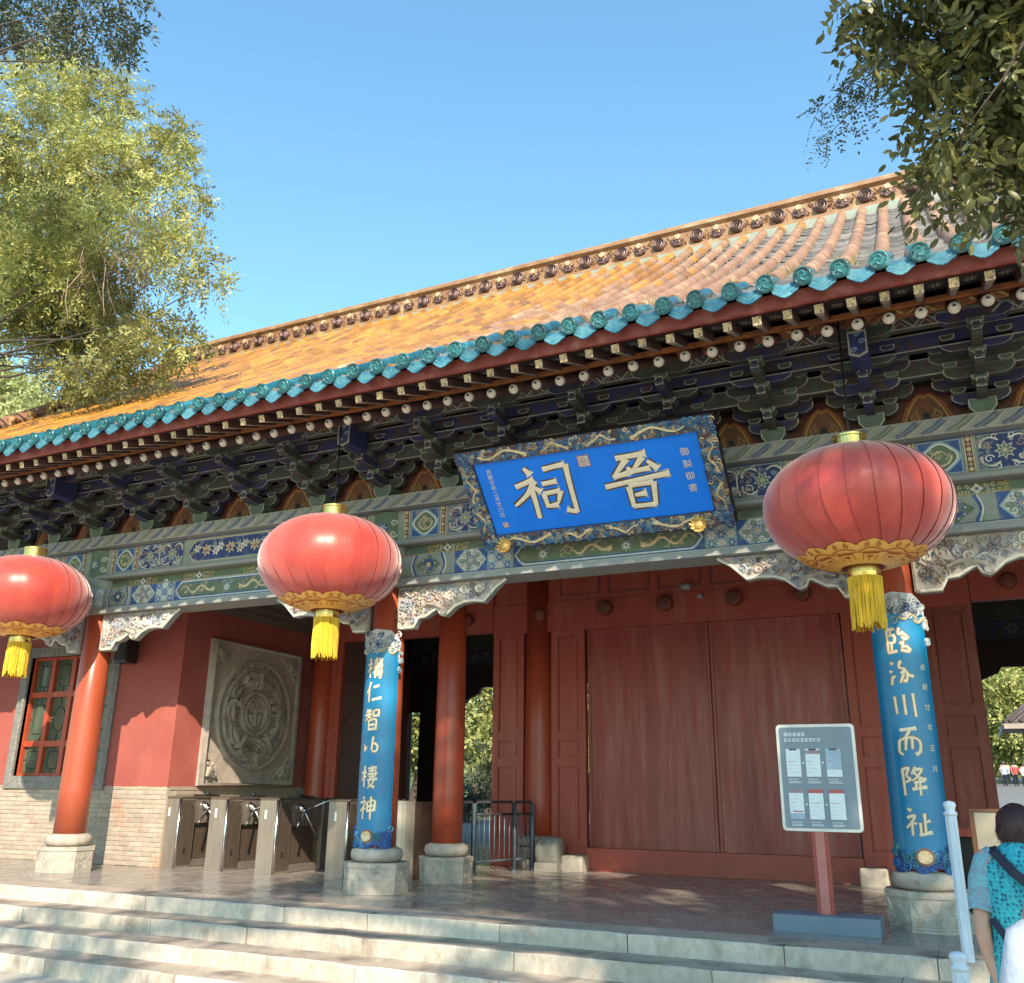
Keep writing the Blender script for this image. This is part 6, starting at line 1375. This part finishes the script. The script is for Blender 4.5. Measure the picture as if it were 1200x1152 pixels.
# five fingers of the left hand, rooted in the palm
hb_ = [P(-.10, -.105, .70), P(-.105, -.09, .70), P(-.112, -.075, .705)]
for k, (dx, dy, L) in enumerate(((.0, -.012, .075), (.0, .0, .085), (.0, .012, .08), (.0, .024, .065))):
    i0 = len(J); b0 = P(-.098 + dx, -.115 + dy * 1.1, .695 - .004 * k); d = (.78, .05, -.42)
    for q in range(1, 4): J.append(((b0[0] + d[0] * L * q / 3, b0[1] + d[1] * L * q / 3 + .004 * q, b0[2] + (d[2] - .12 * q) * L * q / 3), .0088 - .0008 * q))
    Ed += [(14, i0), (i0, i0 + 1), (i0 + 1, i0 + 2)]
i0 = len(J); J += [(P(-.118, -.115, .725), .012), (P(-.085, -.13, .715), .010), (P(-.062, -.135, .70), .009)]; Ed += [(13, i0), (i0, i0 + 1), (i0 + 1, i0 + 2)]
skin_mesh('body', J, Ed, w, skin_m, (px, py, pz))
m = MB(); loft(m, [(P(0, .02, .36), .27, .20), (P(0, .01, .62), .235, .18), (P(0, 0, .86), .205, .155), (P(0, 0, 1.02), .185, .135), (P(0, 0, 1.14), .185, .13), (P(0, 0, 1.24), .20, .13), (P(0, 0, 1.31), .195, .115), (P(0, 0, 1.36), .15, .095), (P(0, 0, 1.395), .085, .075), (P(0, .005, 1.41), .072, .065)], 0, 28, (False, False))
me_d = m.build('dress', dress_m, w)
for s_ in (-1, 1):
    m = MB(); a = [P(s_ * .11, 0, 1.345), P(s_ * .152, 0, 1.315), P(s_ * .182, -.008, 1.24), P(s_ * .200, -.02 if s_ < 0 else .01, 1.14), P(s_ * .208, -.04 if s_ < 0 else .03, 1.105)]
    m.tube(a, [.060, .066, .066, .062, .054], 16, caps=False); m.build('sleeve', mat('sleeve_print', (.16, .40, .46), (.20, .27, .33), 42, .8, contrast=(.44, .56)), w)
# hair: short, slightly tousled
m = MB(); hr = random.Random(9); c = Vector(P(0, .035, 1.572)); rings = []; nn = 22
for i in range(13):
    ph_ = -.72 + i * (pi / 2 + .72) / 12; ring = []
    for k in range(nn):
        a = 2 * pi * k / nn; j = 1 + hr.uniform(-.05, .06); face = max(0, math.sin(a)) ** 2 * (1 if ph_ < .35 else 0)
        r = .101 * math.cos(ph_) * j * (1 - .28 * face); ring.append(c + Vector((r * math.cos(a) * .95, r * math.sin(a) * 1.08, (.112 * math.sin(ph_)) * (1 + hr.uniform(-.03, .03)) - (.02 * max(0, -math.sin(a)) if i < 3 else 0))))
    rings += ring
m.add(rings, [(i * nn + k, i * nn + (k + 1) % nn, (i + 1) * nn + (k + 1) % nn, (i + 1) * nn + k) for i in range(12) for k in range(nn)], 0, True)
for k in range(1500):
    a = hr.uniform(0, 2 * pi); ph_ = hr.uniform(-.75, 1.4)
    if math.sin(a) > .3 and ph_ < .35: continue
    n_ = Vector((math.cos(a) * math.cos(ph_) * .95, math.sin(a) * math.cos(ph_) * 1.05, math.sin(ph_) * 1.05)); p0 = c + n_ * .094; d = (Vector((n_.x * .15, n_.y * .15, -.9)) + Vector((hr.uniform(-.3, .3), hr.uniform(-.3, .3), hr.uniform(-.1, .3)))).normalized()
    s_ = d.cross(n_).normalized() * .0028; L = hr.uniform(.03, .065); m.add([p0 - s_, p0 + s_, p0 + d * L + n_ * .004], [(0, 1, 2)], 0)
m.build('hair', hair_m, w)
m = MB()
for s_ in (-1, 1): m.lathe([(.0, -.03), (.012, -.025), (.018, 0), (.012, .025), (0, .03)], 8, P(s_ * .080, .05, 1.54))
m.build('ear', skin_m, w)
# backpack with straps
bp_ = thing('backpack', 'dark navy backpack on the back of the woman in the turquoise dress', 'backpack', P(.12, -.2, 1.05))
m = MB(); loft(m, [(P(.16, -.17, .80), .12, .06), (P(.16, -.19, .84), .155, .09), (P(.155, -.20, .98), .16, .105), (P(.15, -.19, 1.12), .145, .095), (P(.15, -.175, 1.20), .11, .07), (P(.15, -.165, 1.235), .05, .04)], 0, 18); m.build('bag', strap_m, bp_)
def ribbon(m, pts, w_, nrm=(0, -1, 0)):
    pts = [Vector(p) for p in pts]; N_ = Vector(nrm); v = []
    for i, p in enumerate(pts):
        d = (pts[min(i + 1, len(pts) - 1)] - pts[max(0, i - 1)]).normalized(); s_ = d.cross(N_).normalized() * w_; v += [p - s_, p + s_, p + s_ + N_ * .012, p - s_ + N_ * .012]
    m.add(v, [(i * 4 + a, i * 4 + (a + 1) % 4, i * 4 + 4 + (a + 1) % 4, i * 4 + 4 + a) for i in range(len(pts) - 1) for a in range(4)], 0)
m = MB(); ribbon(m, [P(-.125, .02, 1.385), P(-.12, -.075, 1.37), P(-.05, -.14, 1.29), P(.06, -.17, 1.20), P(.12, -.20, 1.14)], .022); m.build('strap', strap_m, bp_)
m = MB(); ribbon(m, [P(-.165, -.07, 1.09), P(-.10, -.145, 1.0), P(.0, -.17, .90), P(.08, -.19, .84)], .016); m.build('strap', strap_m, bp_)
m = MB(); ribbon(m, [P(.04, -.20, 1.0), P(-.06, -.17, 1.02), P(-.15, -.09, 1.06)], .005); m.build('strap', strap_m, bp_)
m = MB(); D = Deco(lambda u, v, h=0: Vector(P(.155 + u, -.302 - h + abs(u) * .2, .98 + v)), m, .002); D.stroke([(-.1, .08), (0, .10), (.1, .08)], .008, 0, relief=.004); D.stroke([(-.03, .06), (-.03, -.05)], .004, 0); D.stroke([(-.1, -.06), (0, -.05), (.1, -.06)], .008, 0, relief=.004); m.build('zip', mat('zip_grey', (.25, .2, .22), None, 9, .4), bp_)
# person in white, mostly outside the picture
qx, qy = .315, 3.75
w2 = thing('person', 'person in a white shirt cut off by the corner of the picture beside the woman', 'person', (qx, qy, -.6))
P2 = lambda x, y, z: (qx + x, qy + y, -.6 + z)
J2 = [(P2(a[0][0] - px, a[0][1] - py, (a[0][2] - pz) * .97), a[1]) for a in J[:30]]
J2[10] = (P2(-.22, .03, 1.0), .04); J2[11] = (P2(-.21, .06, .94), .035); J2[12] = (P2(-.20, .14, .84), .028); J2[13] = (P2(-.195, .17, .78), .026); J2[14] = (P2(-.19, .19, .73), .024)
skin_mesh('body', J2, Ed[:29], w2, skin_m, (qx, qy, -.6))
m = MB(); loft(m, [(P2(0, 0, .70), .215, .16), (P2(0, 0, .86), .21, .15), (P2(0, 0, 1.02), .20, .14), (P2(0, 0, 1.2), .205, .135), (P2(0, 0, 1.29), .19, .11), (P2(0, 0, 1.34), .10, .08), (P2(0, 0, 1.37), .07, .065)], 0, 24, (False, False))
for s_ in (-1, 1): m.tube([P2(s_ * .14, 0, 1.305), P2(s_ * .20, 0, 1.26), P2(s_ * .235, .0, 1.12), P2(s_ * .25, .02, .98)], [.07, .085, .085, .08], 14, caps=False)
m.build('shirt', white_cloth, w2)
m = MB(); loft(m, [(P2(0, 0, .08), .16, .10), (P2(0, 0, .5), .18, .13), (P2(0, 0, .86), .20, .145)], 0, 20, (False, False)); m.build('trousers', strap_m, w2)
m = MB(); loft(m, [(P2(0, .0, 1.44), .09, .09), (P2(0, 0, 1.52), .108, .115), (P2(0, 0, 1.6), .10, .11), (P2(0, 0, 1.66), .06, .07), (P2(0, 0, 1.675), .01, .01)], 0, 18); m.build('hair', hair_m, w2)
# visitors far inside the courtyard
vr = random.Random(2)
shirts = [('pale blue', (.40, .52, .66)), ('white', (.75, .75, .75)), ('red', (.50, .07, .06)), ('navy', (.05, .07, .15)), ('grey', (.35, .35, .37)), ('white', (.7, .72, .74))]
spots = [(2.2, 80.0, 0, 'leftmost of the visitors in the far courtyard, in a pale blue top and dark trousers'), (2.95, 81, 2, 'visitor in a red top standing in the far courtyard'), (3.45, 79.0, 1, 'visitor in a white top just right of the one in red, far courtyard'), (4.3, 82.0, 0, 'visitor in a pale blue top near the picture edge in the far courtyard'), (2.6, 86.0, 4, 'visitor in a grey top farther back in the courtyard, behind the pale blue one')]
for vx, vy, ci, lab in spots:
    vz = .0287 * (vy - 18.9); v_ = thing('person', lab, 'person', (vx, vy, vz), 'visitors in the far courtyard'); s = vr.uniform(.95, 1.03); Q = lambda x, y, z: (vx + x * s, vy + y * s, vz + z * s)
    JJ = [(Q(a[0][0] - px, a[0][1] - py, a[0][2] - pz), (a[1] if not isinstance(a[1], tuple) else a[1]) * 1.02) for a in J[:30]]
    skin_mesh('body', JJ, Ed[:29], v_, skin_m, (vx, vy, vz), 1)
    m = MB(); loft(m, [(Q(0, 0, .82), .19, .13), (Q(0, 0, 1.1), .18, .13), (Q(0, 0, 1.3), .20, .12), (Q(0, 0, 1.38), .08, .07)], 0, 12)
    for s_ in (-1, 1): m.tube([Q(s_ * .15, 0, 1.32), Q(s_ * .24, 0, 1.2), Q(s_ * .245, 0, 1.05)], [.06, .065, .06], 8)
    m.build('shirt', mat('shirt_' + shirts[ci][0].replace(' ', '_'), shirts[ci][1], None, 5, .8), v_)
    m = MB(); loft(m, [(Q(-.09, 0, .06), .06, .06), (Q(-.09, 0, .8), .1, .1)], 0, 10); loft(m, [(Q(.09, 0, .06), .06, .06), (Q(.09, 0, .8), .1, .1)], 0, 10); loft(m, [(Q(0, 0, .78), .18, .12), (Q(0, 0, .88), .18, .12)], 0, 12); m.build('trousers', strap_m, v_)
    m = MB(); loft(m, [(Q(0, -.01, 1.5), .085, .085), (Q(0, -.01, 1.57), .10, .105), (Q(0, 0, 1.66), .05, .06)], 0, 12); m.build('hair', hair_m, v_)

# ------------------------------------------------------------------ trees
def leaf_cloud(clumps, per_r2, leaf, seed, npair=5, droop=.3, aspect=.36, shell=.55, spread=1.0, rachis=None, flat=.0):
    """numpy: pinnate sprigs scattered through the clumps; returns leaflet quads (N, 4, 3)"""
    g_ = np.random.RandomState(seed); out = []
    for c in clumps:
        x, y, z, r = c[:4]; rz_ = c[4] if len(c) > 4 else r * .8
        n = max(3, int(per_r2 * r * r)); v = g_.normal(size=(n, 3)); v /= np.linalg.norm(v, axis=1)[:, None]
        rad = (shell + (1 - shell) * g_.rand(n)) ** 1.0 * (1 + .18 * g_.normal(size=n)); rad = np.clip(rad, .1, 1.5)
        p = v * rad[:, None] * np.array([r, r, rz_]) + np.array([x, y, z])
        d = v * .9 + g_.normal(size=(n, 3)) * .75; d[:, 2] -= droop; d /= np.linalg.norm(d, axis=1)[:, None]
        nr = g_.normal(size=(n, 3)); nr[:, 2] += .8; b = np.cross(d, nr); b /= np.linalg.norm(b, axis=1)[:, None] + 1e-9
        LR = (rachis or leaf * npair * .62) * (.7 + .6 * g_.rand(n))
        for k in range(npair * 2 + 1):
            t = (k // 2 + .6) / (npair + .3); sd = 0 if k == npair * 2 else (1 if k % 2 else -1)
            base = p + d * (LR * t)[:, None] + np.array([0, 0, -1]) * (droop * LR * t * t)[:, None]
            ld = d * (.55 if sd else 1) + b * sd * .9 * spread + g_.normal(size=(n, 3)) * .22; ld[:, 2] -= .12; ld /= np.linalg.norm(ld, axis=1)[:, None]
            ls = leaf * (.75 + .5 * g_.rand(n))[:, None]
            wv = np.cross(ld, np.cross(d, b) + g_.normal(size=(n, 3)) * .45); wv /= np.linalg.norm(wv, axis=1)[:, None] + 1e-9
            tip = base + ld * ls; mid = base + ld * ls * .48
            q = np.stack([base, mid + wv * ls * aspect / 2, tip, mid - wv * ls * aspect / 2], 1)
            out.append(q)
    return np.concatenate(out)
def quads_obj(name, Q, mt, parent, kind=None):
    n, K = len(Q), Q.shape[1]; o = np.array(ORG[parent.name]); me = bpy.data.meshes.new(name)
    me.vertices.add(n * K); me.vertices.foreach_set('co', (Q.reshape(-1, 3) - o).astype(np.float32).ravel())
    me.loops.add(n * K); me.loops.foreach_set('vertex_index', np.arange(n * K, dtype=np.int32))
    me.polygons.add(n); me.polygons.foreach_set('loop_start', np.arange(0, n * K, K, dtype=np.int32)); me.polygons.foreach_set('loop_total', np.full(n, K, dtype=np.int32))
    me.materials.append(mt); me.update(); return link(name, me, parent, tuple(o), kind)
def limbs(parent, root, clumps, r0, seed, name='branch', mt=bark_m, twig=True):
    rr = random.Random(seed); root = Vector(root)
    m = MB()
    for c in clumps:
        e = Vector(c[:3]); mid = root.lerp(e, .45) + Vector((rr.uniform(-.4, .4), rr.uniform(-.4, .4), rr.uniform(.0, .5))) * (e - root).length * .16; m2 = root.lerp(e, .75) + Vector((rr.uniform(-.4, .4), rr.uniform(-.4, .4), rr.uniform(-.2, .4))) * (e - root).length * .10
        k = (c[3] if len(c) > 3 else 1); m.tube([root, mid, m2, e], [r0, r0 * .6, r0 * .34, r0 * .12], 7)
        if twig:
            for q in range(7):
                d = Vector((rr.gauss(0, 1), rr.gauss(0, 1), rr.gauss(0, .8))).normalized() * k * rr.uniform(.6, 1.0); s_ = m2.lerp(e, rr.uniform(.2, 1)); m.tube([s_, s_ + d * .5 + Vector((0, 0, .05 * k)), s_ + d], [r0 * .14, r0 * .09, r0 * .03], 5)
    return m.build(name, mt, parent)
def tree(name, label, base, top, r0, clumps, per, leaf, mt, seed, group=None, lr=.12, **kw):
    t = thing(name, label, 'tree', base, group)
    m = MB(); b, e = Vector(base), Vector(top); rr = random.Random(seed)
    pts = [b + (e - b) * (k / 5) + Vector((rr.uniform(-1, 1), rr.uniform(-1, 1), 0)) * r0 * (.8 if 0 < k < 5 else 0) for k in range(6)]
    m.tube(pts, [r0 * 1.5, r0 * 1.1, r0, r0 * .9, r0 * .8, r0 * .6], 12); m.build('trunk', bark_m, t)
    limbs(t, top, clumps, r0 * lr, seed)
    quads_obj('crown', leaf_cloud(clumps, per, leaf, seed, **kw), mt, t, 'stuff'); return t
LEFT = [(-15.78, 10.12, 15.27, 1.08), (-14.56, 10.5, 14.58, .88), (-14.88, 9.5, 12.71, 1.32), (-13.58, 10.03, 12.36, .98), (-13.21, 10.94, 13.09, .77), (-12.85, 10.95, 13.59, .45), (-13.32, 9.1, 10.15, 1.15), (-11.85, 9.3, 9.86, .9),
        (-9.98, 8.92, 8.84, .55), (-10.97, 9.86, 10.72, .42), (-9.24, 8.87, 8.18, .25), (-14.08, 9.9, 9.22, 1.09), (-13.07, 10.36, 9.13, .9), (-11.11, 9.47, 7.5, .55), (-13.74, 10.42, 8.36, .78), (-15.74, 10.22, 10.5, 1.01), (-10.04, 8.86, 7.51, .38), (-10.96, 10.14, 8.08, .35), (-12.3, 9.6, 11.3, .5), (-17.2, 10.5, 13, 1.5), (-17.5, 10, 10, 1.4), (-10.6, 9.2, 9.6, .3), (-12.0, 9.7, 8.5, .5),
        (-12.0, 9.2, 7.3, .45), (-14.08, 9.8, 9.3, .8), (-12.5, 9.3, 9.2, .65), (-14.6, 9.8, 10.4, .8), (-11.2, 9.0, 7.2, .3), (-13.6, 9.6, 11.0, .7)]
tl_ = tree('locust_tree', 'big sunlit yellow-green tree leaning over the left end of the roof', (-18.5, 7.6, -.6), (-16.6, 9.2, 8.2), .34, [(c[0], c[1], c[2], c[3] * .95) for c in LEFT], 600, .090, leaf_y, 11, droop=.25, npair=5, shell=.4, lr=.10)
# pale bare twigs hanging in the crown
m = MB(); tr_ = random.Random(6)
for k in range(70):
    p = Vector((-11.2 + tr_.uniform(-1.0, .9), 9.0 + tr_.uniform(-.3, .3), 9.5 + tr_.uniform(-.6, .5))); d = Vector((tr_.uniform(-.5, .6), tr_.uniform(-.2, .2), -tr_.uniform(.5, 1.3))); m.tube([p, p + d * .5 + Vector((tr_.uniform(-.15, .15), 0, 0)), p + d], [.009, .007, .004], 4)
m.build('bare_twigs', mat('twig_pale', (.36, .25, .17), (.28, .19, .13), 9, .8), tl_)
tree('elm_tree', 'dark leafy bough hanging in at the upper corner above the sunlit tree', (-13.5, 2.0, -.6), (-12.6, 4.6, 9.0), .24, [(-11.42, 6.5, 11.84, .5), (-10.65, 6.5, 11.29, .32), (-9.47, 6.5, 10.88, .52), (-8.83, 6.5, 10.85, .30), (-10.0, 6.5, 11.42, .34), (-8.89, 6.5, 10.42, .2), (-12.2, 6.2, 12.3, .9), (-10.5, 6.2, 12.6, .8), (-9.2, 6.3, 11.8, .5)], 520, .085, leaf_d, 12, droop=.4, npair=4)  # very dark leaf colour stands in for the shade on this bough
# the scholar tree that shades the steps; one low bough reaches in front of the camera
sv = Vector((.75, -1, .95)); shade = []; g_ = random.Random(17)
def cast(x, y, z, yy, r): t_ = y - yy; shade.append((x + SUN_V.x * t_, yy, z + SUN_V.z * t_, r, r * .75))
for k in range(120):
    x = g_.uniform(-7.4, 3.4); y = g_.uniform(5.0, 12.4); z = 0
    if (x < -5.6 and y > 9.6 and g_.random() < .85) or (x < -6.2 and y < 7.6 and g_.random() < .7): continue
    if y < 8.25 and g_.random() < .55: continue
    cast(x, y, z, g_.uniform(-4.2, -1.6), g_.uniform(.34, .62))
for (x, y, z, r) in ((-.2, 9.4, 1.3, .8), (-.9, 9.0, .8, .8), (-.6, 9.3, 2.0, .5), (-6.2, 9.4, .8, .8), (-6.3, 9.4, 1.5, .6), (-5.6, 9.4, .6, .7), (-1.3, 8.8, 1.2, .7), (-2.5, 9, .4, .9), (.6, 9.5, 3.3, .6), (-.9, 8.4, 3.7, .5), (.4, 8.5, 4.0, .5), (-7.2, 9.6, .3, .6), (-8.3, 8.4, -.2, .35), (-9.2, 7.6, -.4, .5), (-8.0, 7.2, -.5, .6), (-10.6, 7.0, -.5, .5), (-.2, 5.6, .7, .6), (.3, 5.3, .2, .6), (.5, 3.9, .5, .4), (-6.2, 11, .8, .5), (-6.2, 11, 1.5, .5), (-6.0, 11, 2.1, .4), (-5.9, 13.4, .3, .5), (-5, 12.4, 0, .6), (-3.6, 12.6, 0, .6)): cast(x, y, z, g_.uniform(-3.6, -2), r)
BOUGH = [(0.06, 2.51, 3.42, .09), (.15, 2.63, 3.40, .13), (.29, 2.53, 3.20, .15), (.40, 2.85, 3.15, .16), (.23, 2.65, 3.03, .13), (.15, 2.43, 2.80, .07), (.28, 2.74, 2.90, .10), (.38, 2.92, 2.93, .09), (.14, 2.55, 3.15, .09), (.43, 2.6, 3.4, .2), (.30, 2.4, 3.5, .15), (.55, 2.7, 3.0, .16), (.10, 2.6, 2.95, .05), (-.04, 2.5, 3.49, .05),
         (.62, 2.6, 3.3, .2), (.80, 2.5, 3.1, .2), (.95, 2.7, 3.4, .22), (.75, 2.3, 3.7, .2), (1.1, 2.2, 3.2, .22), (1.25, 2.5, 3.6, .22), (.9, 2.0, 3.9, .22), (1.3, 1.8, 3.5, .24), (.6, 2.9, 3.6, .18), (1.5, 1.6, 4.0, .25)]
st = thing('scholar_tree', 'shady tree with pinnate leaves whose low bough hangs in at the upper right corner', 'tree', (7.6, -3.2, -.6))
m = MB(); m.tube([(7.6, -3.2, -.6), (7.4, -3.1, 2), (7.0, -3.0, 4.5), (6.6, -2.9, 7), (6.0, -2.8, 8.6)], [.46, .36, .33, .27, .2], 14); m.build('trunk', bark_m, st)
limbs(st, (6.0, -2.8, 8.6), shade[::3], .14, 3)
quads_obj('crown', leaf_cloud(shade, 330, .10, 14, npair=4, shell=.2, droop=.2, aspect=.42), leaf_d, st, 'stuff')
limbs(st, (6.8, -2.9, 5.6), [(.9, 2.4, 3.55, .3)], .05, 4, 'low_branch', twig=False)
limbs(st, (.9, 2.4, 3.55), BOUGH, .010, 5, 'low_branch')
Q = leaf_cloud(BOUGH, 4300, .038, 15, npair=5, shell=.15, droop=.45, aspect=.44, spread=1.0)
C0 = np.array([0, 0, 1.12]); dist = np.linalg.norm(Q.mean(1) - C0, axis=1)
Rm = np.array([[.903053, .122158, .411792], [.429379, -.282083, -.857941], [.011355, .951581, -.307188]]); cc = (Q.mean(1) - C0) @ Rm
uu, vv = 600 + 1082 * cc[:, 0] / -cc[:, 2], 576 - 1082 * cc[:, 1] / -cc[:, 2]
inn = (uu > 900) & (uu < 1200) & (vv > 0) & (vv < 340); order = np.argsort(np.where(inn, dist, 99))[:300]
mask = np.ones(len(Q), bool); mask[order] = False
q = Q[mask]; ax_, w_ = q[:, 2] - q[:, 0], (q[:, 1] - q[:, 3]) / 2
H6 = np.stack([q[:, 0], q[:, 0] + ax_ * .22 + w_ * .8, q[:, 0] + ax_ * .62 + w_ * .95, q[:, 2], q[:, 0] + ax_ * .62 - w_ * .95, q[:, 0] + ax_ * .22 - w_ * .8], 1)
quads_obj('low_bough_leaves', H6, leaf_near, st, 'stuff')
for i in order:
    q = Q[i]; m = MB(); c = q.mean(0); f = (q - c) ; n_ = np.cross(q[2] - q[0], q[1] - q[3]); n_ /= np.linalg.norm(n_) + 1e-9
    a, b, d, e = q; L = d - a; w_ = (b - e) / 2
    P = [a, a + L * .18 + w_ * .72, a + L * .45 + w_, a + L * .75 + w_ * .7, d, a + L * .75 - w_ * .7, a + L * .45 - w_, a + L * .18 - w_ * .72]
    mid = [a + L * t - n_ * .0035 for t in (.18, .45, .75)]
    V = [tuple(p) for p in P] + [tuple(p) for p in mid]
    m.add(V, [(0, 1, 8), (1, 2, 9, 8), (2, 3, 10, 9), (3, 4, 10), (4, 5, 10), (5, 6, 9, 10), (6, 7, 8, 9), (7, 0, 8)], 0, True); m.build('leaf', leaf_near_o, st, origin=tuple(c))
# young fruiting twigs farther out on the same bough
tw = [(-.02, 3.2, 3.75, .05), (-.14, 3.2, 3.71, .045), (-.22, 3.2, 3.66, .035), (-.2, 3.2, 3.54, .03), (-.08, 3.2, 3.84, .04), (.06, 3.1, 3.7, .05), (-.1, 3.15, 3.62, .04)]
quads_obj('twig_leaves', leaf_cloud(tw, 9000, .016, 21, npair=7, shell=.2, droop=.7, aspect=.5, rachis=.09), leaf_d, st, 'stuff')
limbs(st, (.4, 2.8, 3.7), tw, .008, 9, 'low_branch', twig=False)
# trees of the garden behind the hall and on the hill
def garden(x, y, h, r, seed, label, mt=leaf_g, n=9, leaf=.22, per=95, z0=.2):
    rr = random.Random(seed); cl = []
    for k in range(n): a = rr.uniform(0, 6.3); q = rr.uniform(.1, .75) * r; cl.append((x + q * math.cos(a), y + q * math.sin(a) * .7, z0 + h * rr.uniform(.28, .95), r * rr.uniform(.34, .5), r * rr.uniform(.28, .42)))
    tree('garden_tree', label, (x, y, z0 - .3), (x + rr.uniform(-.3, .3), y, z0 + h * .45), .12 + h * .012, cl, per, leaf, mt, seed, 'trees of the garden behind the hall', npair=3, droop=.2, aspect=.5)
garden(-14.6, 29, 7, 2.6, 41, 'sunlit bush-like tree straight behind the left opening, right of the inner column')
garden(-18.6, 31, 8, 3.0, 42, 'sunlit tree seen through the narrow slit left of the inner column')
garden(-16.5, 36, 10, 3.6, 43, 'taller sunlit tree rising behind the bushes in the left opening', n=12)
garden(-12.4, 33, 9, 3.0, 44, 'yellow-green tree at the door side of the left opening', n=11)
garden(-13.6, 25.5, 2.4, 1.2, 45, 'low round dark shrub in front of the garden trees in the left opening', leaf_d, 5, .12, 260)
garden(1.0, 94, 15, 6.5, 46, 'broad sunlit tree filling the right opening above the visitors', n=22, leaf=.42, per=60, z0=2)
garden(7.0, 98, 18, 7, 47, 'tall pale tree behind the pavilion roof at the right edge', n=22, leaf=.42, per=60, z0=2)
garden(-5.0, 100, 17, 7, 48, 'sunlit tree hidden partly by the door jamb in the right opening', n=20, leaf=.42, per=60, z0=2)
garden(4.2, 90, 8, 5, 49, 'lower yellow-green tree just above the heads of the visitors', n=18, leaf=.40, per=60, z0=2)
garden(-41.5, 31, 21.5, 4.2, 51, 'pale feathery willow on the hill at the far left behind the roof', leaf_w, 26, .30, 110, -.4)
garden(-49, 33, 25, 5.2, 52, 'pale willow farther left on the hill behind the roof', leaf_w, 22, .30, 90, -.4)
garden(-36, 36, 19, 4.0, 53, 'pale tree on the hill right beside the gable ridge', leaf_w, 16, .30, 90, -.4)
m = MB(); hr = random.Random(3); vs_ = []; nx, ny = 40, 14
for j in range(ny):
    for i in range(nx):
        x, y = -120 + i * 6, 108 + j * 8; vs_.append((x, y, -.6 + 13 * min(1, j / 5) ** 1.2 + 2 * math.sin(i * .5) * min(1, j / 4) + hr.uniform(-.6, .6)))
m.add(vs_, [(j * nx + i, j * nx + i + 1, (j + 1) * nx + i + 1, (j + 1) * nx + i) for j in range(ny - 1) for i in range(nx - 1)], 0, True); m.build('hills', mat('hill_green', (.10, .12, .04), (.06, .08, .025), .5, .95, .5, 3), kind='structure')
# pavilion at the right edge of the courtyard
pv = thing('pavilion', 'small pavilion with dark upturned tile roof at the right edge of the courtyard', 'pavilion', (2.6, 27, 0))
m = MB(); cx, cy, ez, a, b = 2.9, 27.2, 2.74, 2.05, .42
cor = [(-a, -a, .05), (0, -a, -.05), (a, -a, .05), (a, a, .05), (-a, a, .05)]
m.add([(cx - a, cy - a, ez), (cx + a, cy - a, ez), (cx + a, cy + a, ez), (cx - a, cy + a, ez), (cx, cy, ez + 1.7)], [(0, 1, 4), (1, 2, 4), (2, 3, 4), (3, 0, 4)], 0)
m.add([(cx - a, cy - a, ez - .01), (cx + a, cy - a, ez - .01), (cx + a, cy + a, ez - .01), (cx - a, cy + a, ez - .01), (cx - 1.1, cy - 1.1, ez + .0), (cx + 1.1, cy - 1.1, ez + .0), (cx + 1.1, cy + 1.1, ez), (cx - 1.1, cy + 1.1, ez)], [(0, 1, 5, 4), (1, 2, 6, 5), (2, 3, 7, 6), (3, 0, 4, 7)], 1)
for k in range(18): u = -a + 2 * a * (k + .5) / 18; m.tube([(cx + u, cy - a, ez + .03), (cx + u * .04, cy - .1, ez + 1.68)], .05, 5, 0); m.tube([(cx - a, cy + u, ez + .03), (cx - .1, cy + u * .04, ez + 1.68)], .05, 5, 0)
m.build('roof', [mat('pavilion_tile', (.13, .11, .10), (.09, .08, .075), 5, .8), mat('pavilion_soffit', (.36, .30, .27), None, 5, .8)], pv)
m = MB(); m.box(cx - a - .02, cx + a, cy - a - .05, cy - a - .021, ez - .13, ez - .012); m.box(cx - a - .05, cx - a - .021, cy - a, cy + a, ez - .13, ez - .012); m.build('eave_board', mat('eave_pale', (.45, .38, .32), None, 5, .8), pv)
m = MB(); m.box(cx - 1.55, cx + 1.5, cy - 1.5, cy - 1.4, 2.35, 2.7); m.box(cx - 1.55, cx - 1.45, cy - 1.39, cy + 1.5, 2.35, 2.7); m.build('lintel', mat('pavilion_lintel', (.40, .36, .28), None, 5, .8), pv)
for (u, v) in ((-1.45, -1.4), (1.45, -1.4), (-1.45, 1.4), (1.45, 1.4)): m = MB(); m.lathe([(.09, 0), (.085, 2.34)], 12, (cx + u, cy + v, 0)); m.build('post', old_red, pv)
